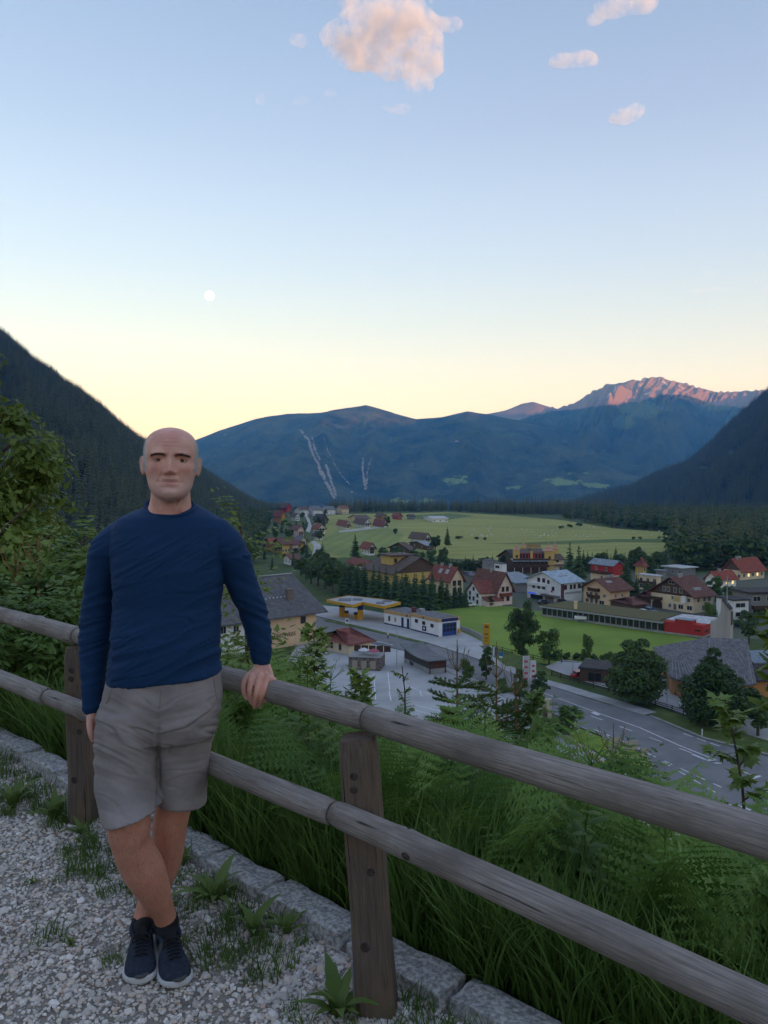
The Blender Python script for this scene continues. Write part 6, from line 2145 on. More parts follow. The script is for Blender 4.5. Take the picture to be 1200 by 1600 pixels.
def leafy_plant(label, name, base, H, stem_top, nb, kind, leaf, m, seed, cat='sapling', spread=0.6, per=9, low=0.25, group=None, pinnate=False, singles=False, bk=None):
    """stem with side twigs, leaves along the twigs"""
    rd = random.Random(seed)
    root = thing(name, label, cat, base, 0, group)
    st = MB()
    top = Vector(stem_top)
    pts = [Vector((0, 0, -0.2))]
    for k in range(1, 7):
        t = k / 6
        pts.append(Vector((top.x * t ** 1.3 + rd.uniform(-.03, .03) * H * 0.3, top.y * t ** 1.3 + rd.uniform(-.03, .03) * H * 0.3, H * t)))
    r0 = 0.008 * H + 0.006
    st.tube(pts, [r0 * (1 - 0.13 * k) for k in range(7)], 7)
    V, F = [], []
    singles_l = []
    def add_leaf(p, direction, sz):
        vs_, fs = leaf_mesh(kind, 1.0, m)
        d = direction.normalized()
        up = Vector((rd.uniform(-.8, .8), rd.uniform(-.8, .8), 1))
        x = d.cross(up).normalized()
        n_ = x.cross(d)
        if singles:
            singles_l.append((p, x, d, n_, sz))
            return
        o = len(V)
        for a, b, c in vs_:
            V.append(tuple(p + (x * a + d * b + n_ * c) * sz))
        F.extend([(i + o, j + o, k + o) for i, j, k in fs])
    for b in range(nb):
        t = low + (1 - low) * (b + rd.random() * 0.6) / nb
        i = min(5, int(t * 6))
        p = pts[i].lerp(pts[i + 1], t * 6 - i)
        a = b * 2.4 + rd.uniform(-.5, .5)
        L = spread * H * (1.05 - 0.75 * t) * rd.uniform(0.6, 1.1)
        dr = Vector((math.cos(a), math.sin(a), rd.uniform(0.25, 1.5))).normalized()
        q = [p, p + dr * L * 0.5 + Vector((0, 0, 0.04 * L)), p + dr * L + Vector((0, 0, -0.06 * L))]
        st.tube(q, [r0 * 0.35, r0 * 0.22, r0 * 0.08], 5, cap=False)
        for k in range(per):
            u = 0.2 + 0.8 * (k + rd.random() * 0.6) / per
            c = q[0].lerp(q[1], u * 2) if u < 0.5 else q[1].lerp(q[2], u * 2 - 1)
            sd = 1 if k % 2 else -1
            lat = dr.cross(Vector((0, 0, 1))).normalized() * sd
            ld = (lat * rd.uniform(0.4, 1.0) + dr * rd.uniform(0.1, 0.8) + Vector((0, 0, rd.uniform(-0.9, 0.35)))).normalized()
            if pinnate:
                n2 = 5
                for w in range(n2):
                    cc = c + ld * leaf * 0.9 * (w + 1) + Vector((0, 0, -0.05 * leaf * w * w * 0.4))
                    l2 = ld.cross(Vector((0, 0, 1))).normalized()
                    for s2 in (-1, 1):
                        add_leaf(cc, l2 * s2 * 0.9 + ld * 0.5 + Vector((0, 0, -0.2)), leaf * rd.uniform(0.8, 1.1))
                add_leaf(c + ld * leaf * 0.9 * (n2 + 1), ld, leaf)
            else:
                add_leaf(c, ld, leaf * rd.uniform(0.7, 1.2))
        add_leaf(q[2], dr, leaf)
    st.obj('stem', bk or bark, root)
    if singles:
        vs_, fs = leaf_mesh(kind, 1.0, m)
        lm = np_mesh('leaf', vs_, fs, m)
        for p, x, d, n_, sz in singles_l:
            o = link('leaf', lm, root, p)
            mt = Matrix((x, d, n_)).transposed()
            o.rotation_euler = mt.to_euler()
            o.scale = (sz, sz, sz)
    else:
        link('leaves', np_mesh('leaves', V, F, m), root)
    return root

def gpos(px, d):
    a = (px - 600) / 1250
    return Vector((a * d, d, zg(a * d, d)))

def top_h(px, py, d):
    return CAM_H + ray(px, py).z / ray(px, py).y * d - zg((px - 600) / 1250 * d, d)

leaf_fresh = leaf_mat('fresh_leaves', (0.12, 0.18, 0.03), (0.25, 0.32, 0.07), 0.45, 0.4)
# tall broadleaf trees at the left edge
for px, d, py, rx, z0, nl, sd, m_, lab in ((-14, 10.5, 540, 1.05, 1.2, 6000, 41, leaf_fresh, 'leafy tree with bright foliage rising at the left edge'), (52, 13.0, 640, 0.75, 1.5, 2600, 42, leaf_fresh, 'slender leafy tree just right of the left edge tree'), (-30, 8.0, 770, 0.9, 0.3, 3000, 43, leaf_light, 'low leafy tree at the left edge above the rail')):
    p = gpos(px, d)
    H = top_h(px, py, d)
    r = thing('broadleaf_tree', lab, 'tree', p)
    link('crown', leafy_crown(H, rx, z0, sd, nl, 0.062, 26, m_, 'column', core=0.15), r)
    link('trunk', trunk_mesh(H * 0.92, 0.055, sd, 9, 1.0), r)
# maple sapling at the right
p = gpos(1200, 6.0)
leafy_plant('young maple with lobed leaves standing behind the right rail', 'maple_sapling', p, top_h(1150, 1075, 6.0), (-0.30, 0.0, 0), 15, 'maple', 0.125, leaf_light, 51, 'sapling', 0.17, 9, 0.40, singles=True)
p = gpos(1215, 4.6)
leafy_plant('fresh green sapling tip at the right edge', 'sapling', p, top_h(1195, 955, 4.6), (0.0, 0.0, 0), 13, 'oval', 0.11, leaf_fresh, 52, 'sapling', 0.07, 6, 0.72)
# rowan behind the man's arm and others
SAP = [(392, 6.2, 795, 'rowan sapling with feathery leaves right behind the man', 0.050, leaf_fresh, 0.08, 5, True, 61),
       (500, 9.0, 985, 'leafy sapling in front of the red annex roof', 0.09, leaf_light, 0.2, 16, False, 63),
       (455, 7.5, 1040, 'bushy sapling below the guesthouse lettering', 0.09, leaf_light, 0.20, 16, False, 64),
       (560, 9.5, 1055, 'sapling in front of the stone terrace', 0.09, leaf_light, 0.26, 15, False, 65),
       (640, 6.0, 1040, 'thin twig shrub before the car park', 0.028, leaf_light, 0.16, 5, False, 66),
       (140, 6.5, 830, 'feathery rowan shrub left of the man', 0.060, leaf_light, 0.16, 13, True, 67),
       (95, 8.0, 880, 'feathery rowan shrub beside the young spruces', 0.060, leaf_mid, 0.18, 13, True, 68),
       (830, 9.0, 1080, 'leafy shrub under the banner pole', 0.09, leaf_mid, 0.18, 15, False, 69),
       (1000, 7.5, 1180, 'thin sapling before the signposts', 0.045, leaf_mid, 0.12, 10, True, 70),
       (690, 7.0, 1110, 'light shrub beside the young spruces', 0.07, leaf_light, 0.18, 13, False, 71),
       (860, 8.5, 1130, 'mid green shrub above the middle of the rail', 0.08, leaf_light, 0.20, 14, False, 72),
       (420, 5.5, 1045, 'low leafy shrub under the man\'s hand', 0.06, leaf_light, 0.22, 12, True, 73),
       (60, 5.5, 930, 'low leafy shrub above the left rail', 0.06, leaf_mid, 0.24, 13, True, 74),
       (170, 7.5, 900, 'dense green shrub hidden partly by the man\'s sleeve', 0.07, leaf_mid, 0.25, 14, False, 75)]
for px, d, py, lab, lf, m_, sp, nb, pin, sd in SAP:
    leafy_plant(lab, 'sapling' if 'sapling' in lab else 'shrub', gpos(px, d), top_h(px, py, d), (rv(-.1, .1), 0, 0), int(nb * 2.6), 'oval', lf * 1.25, m_, sd, 'sapling' if 'sapling' in lab else 'shrub', sp, 8 if pin else 15, 0.15, pinnate=pin)

def young_spruce(label, px, py, d, seed, wid=0.34, leader=0.16, bare=0.0, stem_m=None):
    """open young spruce: visible stem, whorls of bottle-brush twigs, long upright leader with candles"""
    rd = random.Random(seed)
    base = gpos(px, d)
    H = top_h(px, py, d)
    root = thing('young_spruce', label, 'spruce', base)
    st = MB().tube([(0, 0, -0.2), (0.01, 0, H * 0.5), (0, 0.01, H * 0.85), (0, 0, H)], [0.022 + 0.004 * H, 0.016 + 0.002 * H, 0.009, 0.004], 7)
    V, F = [], []
    def brush(p, q, r, nn):
        ax = (q - p)
        L = ax.length
        ax.normalize()
        for k in range(nn):
            t = (k + rd.random()) / nn
            c = p + ax * L * t
            v = Vector((rd.gauss(0, 1), rd.gauss(0, 1), rd.gauss(0, 1) + 0.3))
            v = (v - ax * v.dot(ax)).normalized() * r * rd.uniform(0.7, 1.15) * (1 - 0.35 * t) + ax * r * 0.8
            sd_ = ax.cross(v).normalized() * r * 0.13
            o = len(V)
            V.extend([tuple(c - sd_), tuple(c + sd_), tuple(c + v)])
            F.append((o, o + 1, o + 2))
    nw = max(6, int(H / 0.24))
    for i in range(nw):
        t = bare + (1 - leader - bare) * (i + 0.5 * rd.random()) / nw
        z = H * t
        Lb = H * wid * (1 - t) ** 0.75 + 0.08
        nbr = rd.randint(5, 7)
        for j in range(nbr):
            a = 2 * math.pi * (j + rd.random() * 0.5) / nbr
            d_ = Vector((math.cos(a), math.sin(a), rd.uniform(0.15, 0.5))).normalized()
            L = Lb * rd.uniform(0.7, 1.1)
            p = Vector((0, 0, z))
            q = p + d_ * L + Vector((0, 0, -0.12 * L))
            st.tube([p, p.lerp(q, 0.5) + Vector((0, 0, 0.03 * L)), q], [0.007, 0.005, 0.002], 4, cap=False)
            brush(p.lerp(q, 0.08), q, 0.036, int(70 + 190 * L))
            nt = int(4 + L * 11)
            for k in range(nt):
                u = 0.25 + 0.7 * k / nt
                c = p.lerp(q, u)
                lat = d_.cross(Vector((0, 0, 1))).normalized() * (1 if k % 2 else -1)
                tw = (lat * 0.8 + d_ * 0.7 + Vector((0, 0, rd.uniform(-.1, .15)))).normalized() * L * 0.42 * (1.15 - u)
                brush(c, c + tw, 0.032, int(24 + 150 * tw.length))
    zt = H * (1 - leader)
    brush(Vector((0, 0, zt)), Vector((0, 0, H)), 0.020, 150)
    for k in range(5):
        a = 2 * math.pi * k / 5 + rd.random()
        q = Vector((math.cos(a) * 0.15, math.sin(a) * 0.15, zt + 0.30))
        p = Vector((0, 0, zt + 0.02))
        st.tube([p, p.lerp(q, 0.5) + Vector((math.cos(a) * .03, math.sin(a) * .03, -0.02)), q], [0.006, 0.005, 0.003], 4)
        brush(p, q, 0.017, 80)
    st.obj('stem', stem_m or bark_orange, root)
    link('needles', np_mesh('needles', V, F, young_needle), root)

young_spruce('young spruce with long bare leader left of the thuja, near the car park', 715, 1000, 9.5, 81, 0.36)
young_spruce('young spruce with tall candle tip in front of the thuja', 777, 1002, 10.5, 82, 0.36)
young_spruce('small young spruce with forked candle tip right of its taller neighbours', 808, 1040, 9.0, 83, 0.34)
young_spruce('slim young spruce rising before the signposts', 962, 1146, 8.0, 84, 0.16)
young_spruce('young spruce with orange stem nearest the left edge', 22, 862, 7.0, 85, 0.22, stem_m=bark_orange)
young_spruce('taller young spruce with orange stem left of the man', 57, 842, 7.4, 86, 0.22, stem_m=bark_orange)
young_spruce('bushy dark young spruce low beside the man\'s sleeve', 118, 905, 7.8, 87, 0.34)
young_spruce('young spruce in the dip below the right rail', 905, 1200, 7.0, 88, 0.30)

# ------------------------------------------------------------------ weeds on the path
def weed_leaf(L, w, seed):
    rd = random.Random(seed)
    V, F = [], []
    N = 9
    for k in range(N + 1):
        t = k / N
        ww = w * math.sin(math.pi * (0.08 + 0.88 * t) ** 0.8) * (1 + 0.25 * (-1) ** k * (1 - t))
        z = L * (0.95 * t - 0.45 * t * t)
        x = L * (0.25 * t + 0.45 * t * t)
        V += [(x, -ww, z + 0.15 * ww), (x, 0, z), (x, ww, z + 0.15 * ww)]
    for k in range(N):
        for j in range(2):
            a = 3 * k + j
            F.append((a, a + 1, a + 4, a + 3))
    return np_mesh('leaf', V, F, weed_green, True)
weed_green = leaf_mat('weed_leaves', (0.09, 0.15, 0.03), (0.19, 0.26, 0.07), 0.55, 0.25, 0.5)
WL = [weed_leaf(0.15 + 0.025 * k, 0.019 + 0.004 * (k % 2), 900 + k) for k in range(4)]
for k, (px, py, sc, n, lab) in enumerate([(85, 1285, 1.0, 12, 'leafy weed clump left of the left fence post'), (20, 1262, 1.1, 12, 'leafy weed clump at the left edge by the kerb'), (125, 1306, 0.55, 9, 'small weed at the foot of the left fence post'),
                                         (338, 1408, 0.9, 12, 'dandelion rosette beside the man\'s shoe and kerb'), (395, 1462, 0.85, 9, 'tall leaved weed between man and middle post'), (448, 1462, 0.7, 8, 'weed growing against the kerb stones'),
                                         (528, 1590, 0.95, 12, 'large leafy weed at the foot of the middle post'), (286, 1352, 0.7, 7, 'weed leaf showing behind the man\'s leg'), (600, 1425, 0.9, 8, 'weed behind the middle post'), (180, 1330, 0.4, 8, 'tiny weed on the gravel behind the man'),
                                         (50, 1380, 0.25, 8, 'tiny moss like weed on the left gravel'), (110, 1480, 0.28, 8, 'tiny weed on the gravel left of the shoes'), (310, 1400, 0.5, 8, 'small weed right of the crossed ankles')]):
    p = at(px, py, 0.0)
    r = thing('weed', lab, 'weed', (p.x, p.y, pz(p.x, p.y) - 0.005), rv(0, 6))
    r.scale = (sc, sc, sc)
    for j in range(n):
        o = link('leaf', WL[(j + k) % 4], r)
        o.rotation_euler = (0, rv(-0.35, 0.35), 2 * math.pi * j / n + rv(-.3, .3))
        s = rv(0.7, 1.15)
        o.scale = (s, s, s)

def herb(label, t, s, H, seed, group):
    """tall weed: leafy stem with a loose head of tiny pale flowers"""
    rd = random.Random(seed)
    p = fp(t, s)
    r = thing('tall_weed', label, 'weed', (p.x, p.y, zg(p.x, p.y)), rd.uniform(0, 6), group)
    st = MB()
    top = Vector((rd.uniform(-.08, .08), rd.uniform(-.08, .08), H))
    st.tube([(0, 0, -0.05), top * 0.5 + Vector((rd.uniform(-.02, .02), 0, 0)), top], [0.005, 0.004, 0.002], 5)
    V, F, W = [], [], MB()
    vs_, fs = leaf_mesh('oval', 1.0, leaf_mid)
    for k in range(26):
        u = 0.1 + 0.75 * k / 26
        a = k * 2.4
        d = Vector((math.cos(a), math.sin(a), 0.45)).normalized()
        x = d.cross(Vector((0, 0, 1))).normalized()
        nn = x.cross(d)
        sz = H * 0.17 * (1.1 - 0.6 * u)
        o = len(V)
        for q in vs_:
            V.append(tuple(top * u + (x * q[0] + d * q[1] + nn * q[2]) * sz))
        F += [(i + o, j + o, k2 + o) for i, j, k2 in fs]
    for k in range(7):
        a = k * 0.9 + rd.random()
        q = top + Vector((math.cos(a) * 0.07, math.sin(a) * 0.07, rd.uniform(0.0, 0.10)))
        st.tube([top * 0.95, q], [0.0015, 0.001], 4, cap=False)
        for _ in range(5):
            c = q + Vector((rd.gauss(0, .012), rd.gauss(0, .012), rd.gauss(0, .008)))
            W.box(c.x - .003, c.x + .003, c.y - .003, c.y + .003, c.z - .002, c.z + .002)
    st.obj('stem', grass_green, r)
    link('leaves', np_mesh('leaves', V, F, leaf_mid), r)
    W.obj('flower_head', mat('pale_flowers', (0.30, 0.33, 0.22), 0.9), r)['kind'] = 'stuff'
for k in range(80):
    t, s = rv(-5.5, 3.2), rv(0.7, 3.4)
    p = fp(t, s)
    if not in_view(p, 0.0) or head_room(p) < 0.3 or (s > 2.0 and p.x > 0.4):
        continue
    herb('tall weed with loose pale flower head among the ferns', t, s, min(rv(0.6, 1.15), head_room(p) * 1.05), 1000 + k, 'flowering weeds among the ferns')
# ------------------------------------------------------------------ the man
def loft(rings, seg=32, power=2.0, cap=True):
    """rings: (centre, axis_x, half_x, axis_y, half_y); closed superellipse sections joined to a skin"""
    V, F = [], []
    for c, ax, hx, ay, hy in rings:
        for k in range(seg):
            t = 2 * math.pi * k / seg
            cs, sn = math.cos(t), math.sin(t)
            x = math.copysign(abs(cs) ** (2 / power), cs)
            y = math.copysign(abs(sn) ** (2 / power), sn)
            V.append(c + ax * hx * x + ay * hy * y)
    n = len(rings)
    for i in range(n - 1):
        for k in range(seg):
            F.append((i * seg + k, i * seg + (k + 1) % seg, (i + 1) * seg + (k + 1) % seg, (i + 1) * seg + k))
    if cap:
        F.append(tuple(range(seg))[::-1])
        F.append(tuple((n - 1) * seg + k for k in range(seg)))
    return V, F

def smooth_path(pts, n):
    """Catmull-Rom through (Vector, r1, r2) control points"""
    out = []
    m = len(pts)
    for i in range(m - 1):
        p0, p1, p2, p3 = pts[max(i - 1, 0)], pts[i], pts[i + 1], pts[min(i + 2, m - 1)]
        for k in range(n):
            t = k / n
            def cr1(a, b, c, d):
                return 0.5 * ((2 * b) + (c - a) * t + (2 * a - 5 * b + 4 * c - d) * t * t + (3 * b - a - 3 * c + d) * t ** 3)
            out.append((Vector([cr1(p0[0][j], p1[0][j], p2[0][j], p3[0][j]) for j in range(3)]), cr1(p0[1], p1[1], p2[1], p3[1]), cr1(p0[2], p1[2], p2[2], p3[2])))
    out.append(pts[-1])
    return out

def limb(ctrl, n=8, seg=24, power=2.0):
    """tube with its own widths across the view (r1) and in depth (r2), rounded ends"""
    P = smooth_path(ctrl, n)
    rings = []
    for i, (c, r1, r2) in enumerate(P):
        d = (P[min(i + 1, len(P) - 1)][0] - P[max(i - 1, 0)][0]).normalized()
        ax = Vector((0, 1, 0)).cross(d)
        if ax.length < 0.2:
            ax = Vector((1, 0, 0))
        ax.normalize()
        ay = d.cross(ax).normalized()
        rings.append((c, ax, r1, ay, r2))
    c, ax, r1, ay, r2 = rings[0]
    d = (P[1][0] - P[0][0]).normalized()
    pre = [(c - d * min(r1, r2) * math.sin(a), ax, r1 * math.cos(a), ay, r2 * math.cos(a)) for a in (1.35, 0.9, 0.45)]
    c, ax, r1, ay, r2 = rings[-1]
    d = (P[-1][0] - P[-2][0]).normalized()
    post = [(c + d * min(r1, r2) * math.sin(a), ax, r1 * math.cos(a), ay, r2 * math.cos(a)) for a in (0.45, 0.9, 1.35)]
    return loft(pre + rings + post, seg, power)

def fused(name, parts, voxel, smooth=4, mats=None, parent=None):
    """several closed shapes melted into ONE continuous skin"""
    mb = MB()
    for v, f in parts:
        mb.add(v, f)
    me = mb.mesh(name + '_raw', [])
    o = bpy.data.objects.new(name, me)
    COL.objects.link(o)
    md = o.modifiers.new('melt', 'REMESH')
    md.mode = 'VOXEL'
    md.voxel_size = voxel
    md.use_smooth_shade = True
    if smooth:
        sm = o.modifiers.new('relax', 'SMOOTH')
        sm.factor = 0.5
        sm.iterations = smooth
    bpy.context.view_layer.update()
    out = bpy.data.meshes.new_from_object(o.evaluated_get(bpy.context.evaluated_depsgraph_get()))
    bpy.data.objects.remove(o)
    out.name = name
    out.materials.clear()
    for m in (mats if isinstance(mats, (list, tuple)) else [mats]):
        out.materials.append(m)
    out.polygons.foreach_set('use_smooth', [True] * len(out.polygons))
    return out

def displace(me, fn):
    """push vertices along their normals by fn(co array)"""
    n = len(me.vertices)
    co = np.zeros(n * 3)
    no = np.zeros(n * 3)
    me.vertices.foreach_get('co', co)
    me.vertices.foreach_get('normal', no)
    co, no = co.reshape(-1, 3), no.reshape(-1, 3)
    co = co + no * fn(co)[:, None]
    me.vertices.foreach_set('co', co.ravel())
    me.update()

D0 = 2.72

def MP(px, py, d=D0):
    return atY(px, py, d)

def skin_mat():
    m = bpy.data.materials.new('skin')
    m.use_nodes = True
    n, l = nodes_of(m)
    b = n['Principled BSDF']
    b.inputs['Roughness'].default_value = 0.5
    b.inputs['Specular IOR Level'].default_value = 0.35
    b.inputs['Subsurface Weight'].default_value = 0.04
    b.inputs['Subsurface Radius'].default_value = (0.012, 0.004, 0.002)
    b.inputs['Subsurface Scale'].default_value = 1.0
    t = n.new('ShaderNodeTexCoord')
    nz = n.new('ShaderNodeTexNoise')
    nz.inputs['Scale'].default_value = 22
    nz.inputs['Detail'].default_value = 7
    l.new(t.outputs['Object'], nz.inputs['Vector'])
    base = n.new('ShaderNodeMix')
    base.data_type = 'RGBA'
    base.inputs[6].default_value = (0.62, 0.31, 0.235, 1)
    base.inputs[7].default_value = (0.76, 0.43, 0.34, 1)
    mr = n.new('ShaderNodeMapRange')
    mr.inputs['From Min'].default_value = 0.35
    mr.inputs['From Max'].default_value = 0.65
    l.new(nz.outputs['Fac'], mr.inputs['Value'])
    l.new(mr.outputs[0], base.inputs[0])
    out = base.outputs[2]
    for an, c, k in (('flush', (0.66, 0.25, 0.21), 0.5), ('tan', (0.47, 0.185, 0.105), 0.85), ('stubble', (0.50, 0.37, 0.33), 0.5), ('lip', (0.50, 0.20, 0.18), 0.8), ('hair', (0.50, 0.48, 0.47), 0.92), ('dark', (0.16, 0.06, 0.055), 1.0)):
        a = n.new('ShaderNodeAttribute')
        a.attribute_name = an
        mu = n.new('ShaderNodeMath')
        mu.operation = 'MULTIPLY'
        mu.inputs[1].default_value = k
        l.new(a.outputs['Fac'], mu.inputs[0])
        mx = n.new('ShaderNodeMix')
        mx.data_type = 'RGBA'
        mx.inputs[7].default_value = (*c, 1)
        l.new(out, mx.inputs[6])
        l.new(mu.outputs[0], mx.inputs[0])
        out = mx.outputs[2]
    l.new(out, b.inputs['Base Color'])
    nb = n.new('ShaderNodeTexNoise')
    nb.inputs['Scale'].default_value = 260
    nb.inputs['Detail'].default_value = 4
    l.new(t.outputs['Object'], nb.inputs['Vector'])
    bp = n.new('ShaderNodeBump')
    bp.inputs['Strength'].default_value = 0.25
    bp.inputs['Distance'].default_value = 0.002
    l.new(nb.outputs['Fac'], bp.inputs['Height'])
    l.new(bp.outputs[0], b.inputs['Normal'])
    return m

HD = 2.66                                  # distance of the ear axis
HC = MP(267, 725, HD)                      # head centre
PXM = HD / 1250                            # metres per survey pixel at the head

def head_shape():
    """rows from crown to chin; columns around; front is -y"""
    ys = [668, 669.5, 672, 676, 681, 688, 696, 706, 716, 728, 740, 750, 758, 765, 771, 776, 780, 783]
    hw = [2, 12, 19, 27, 33, 37.5, 39.8, 40.8, 40.8, 39.5, 37.6, 35.2, 33.6, 31, 27.5, 22.5, 15, 3]
    fr = [0.005, 0.028, 0.048, 0.066, 0.079, 0.089, 0.094, 0.096, 0.094, 0.090, 0.089, 0.0895, 0.090, 0.092, 0.093, 0.091, 0.084, 0.07]
    bk = [0.005, 0.040, 0.060, 0.080, 0.094, 0.103, 0.108, 0.109, 0.107, 0.100, 0.088, 0.074, 0.060, 0.045, 0.030, 0.018, 0.0, -0.03]
    nr, nc = 110, 120
    yy = np.concatenate([np.linspace(668, 676, 14)[:-1], np.linspace(676, 783, nr - 13)])
    W = np.interp(yy, ys, hw) * PXM
    Fd = np.interp(yy, ys, fr)
    B = np.interp(yy, ys, bk)
    ker = np.array([1, 2, 3, 2, 1]) / 9
    for A in (W, Fd, B):
        A[2:-2] = np.convolve(A, ker, 'valid')
    th = np.linspace(0, 2 * np.pi, nc, endpoint=False)
    sx, cy = np.sin(th)[None], np.cos(th)[None]
    pw = 0.86
    X = W[:, None] * np.sign(sx) * np.abs(sx) ** pw
    Yd = np.where(cy > 0, Fd[:, None] * np.abs(cy) ** 0.92, -B[:, None] * np.abs(cy))
    Y = -Yd
    PXx = X / PXM                       # pixels right of the face axis
    PY = yy[:, None] + 0 * X
    front = np.clip(cy, 0, 1) ** 0.5 + 0 * X
    def g(cx, cyy, rx, ry):
        return np.exp(-((PXx - cx) / rx) ** 2 - ((PY - cyy) / ry) ** 2) * front
    push = np.zeros_like(X)
    # brow ridge, sockets, cheekbones
    push += 0.0085 * (g(-17, 711, 13, 4) + g(17, 711, 13, 4)) + 0.004 * g(0, 708, 10, 6)
    push -= 0.0115 * (g(-17.5, 720.5, 9.5, 5.0) + g(17.5, 720.5, 9.5, 5.0))
    push -= 0.004 * (g(-8, 717, 4, 6) + g(8, 717, 4, 6))
    push += 0.0045 * (g(-25, 733, 9, 8) + g(25, 733, 9, 8))
    push -= 0.0045 * (g(-26, 751, 7, 10) + g(26, 751, 7, 10))
    # nose
    for (cyy, hgt, rx, ry) in ((716, 0.008, 4.2, 6), (724, 0.012, 4.6, 6), (731, 0.017, 5.2, 6), (737, 0.022, 5.4, 4.6), (739.5, 0.010, 5.5, 3.0)):
        push += hgt * g(0, cyy, rx, ry) * 1.12
    push += 0.0075 * (g(-7.2, 739.5, 2.8, 3.0) + g(7.2, 739.5, 2.8, 3.0))
    push -= 0.0110 * (g(-4.2, 743.6, 2.6, 1.6) + g(4.2, 743.6, 2.6, 1.6)) + 0.004 * g(0, 745, 7, 1.6)
    # folds from nose to mouth corners, lips, chin
    for s in (-1, 1):
        for t in np.linspace(0, 1, 7):
            push -= 0.0030 * g(s * (10.5 + 7.5 * t), 741 + 14 * t, 2.2, 2.4)
    push += 0.0022 * g(0, 749.5, 11, 3.2) + 0.0034 * g(0, 757.5, 9.5, 2.6)
    push -= 0.0095 * g(0, 753.8, 11.5, 1.5) + 0.0045 * g(0, 763, 10, 2.6)
    push -= 0.0034 * (g(-15.5, 755.5, 2.4, 2.4) + g(16.0, 757.0, 2.4, 3.2))
    push += 0.0060 * g(0, 770, 10, 5.5)
    push -= 0.0022 * (g(2, 701, 20, 1.3) + g(-2, 695.5, 19, 1.2)) + 0.0018 * g(0, 689.5, 17, 1.2)
    push -= 0.0022 * (g(-3.5, 711, 1.3, 4.0) + g(3.8, 711, 1.3, 4.0))
    for s in (-1, 1):
        push -= 0.0020 * (g(s * 17, 728.2, 8, 1.3) + g(s * 29, 722, 3.5, 1.0) + g(s * 29, 725, 3.5, 1.0))
    Y = Y - push
    up = 1.0
    Z = (725 - PY) * PXM * up
    V = np.stack([X, Y, Z], -1).reshape(-1, 3)
    F = grid_faces(len(yy), nc, True)
    F = [tuple(f)[::-1] for f in F.tolist()] + [tuple(range(nc)), tuple((len(yy) - 1) * nc + k for k in range(nc))[::-1]]
    tilt = Matrix.Rotation(R(13.5), 3, 'Z') @ Matrix.Rotation(R(-1.0), 3, 'X') @ Matrix.Rotation(R(1.5), 3, 'Y')
    V = [tilt @ Vector(v) + HC for v in V.tolist()]
    return (V, F), tilt

def ear(side, tilt):
    c = Vector((side * 40.0 * PXM, 0.010, (725 - 729) * PXM))
    T = lambda p: HC + tilt @ (c + p)
    parts = []
    pts = []
    for k in range(15):
        t = R(-120 + 300 * k / 14)
        pts.append((T(Vector((side * (0.004 + 0.0085 * max(0, math.cos(t - 0.5))), 0.011 * math.cos(t) + 0.006, 0.0285 * math.sin(t) + 0.001 * k / 14))), 0.0042, 0.0042))
    parts.append(limb(pts, 2, 10))
    parts.append(limb([(T(Vector((side * 0.002, 0.004, 0.021))), 0.006, 0.011), (T(Vector((side * 0.003, 0.006, 0))), 0.006, 0.013), (T(Vector((side * 0.002, 0.0, -0.024))), 0.006, 0.008)], 4, 12))
    return parts

def hand_parts(wrist, palm_end, side_dir, fingers, thumb, pr=0.013):
    """palm as a flattened limb, fingers each their own chain; thumb leaves the side of the palm"""
    out = []
    d = (palm_end - wrist)
    for k in (-0.9, -0.3, 0.3, 0.9):
        a = wrist + side_dir * k * 0.016
        b = palm_end + side_dir * k * 0.031
        out.append(limb([(a, pr * 1.25, pr * 1.25), (a.lerp(b, 0.5), pr * 1.2, pr * 1.15), (b, pr * 0.95, pr * 0.95)], 4, 14))
    for ch in fingers + [thumb]:
        out.append(limb(ch, 5, 14))
    return out

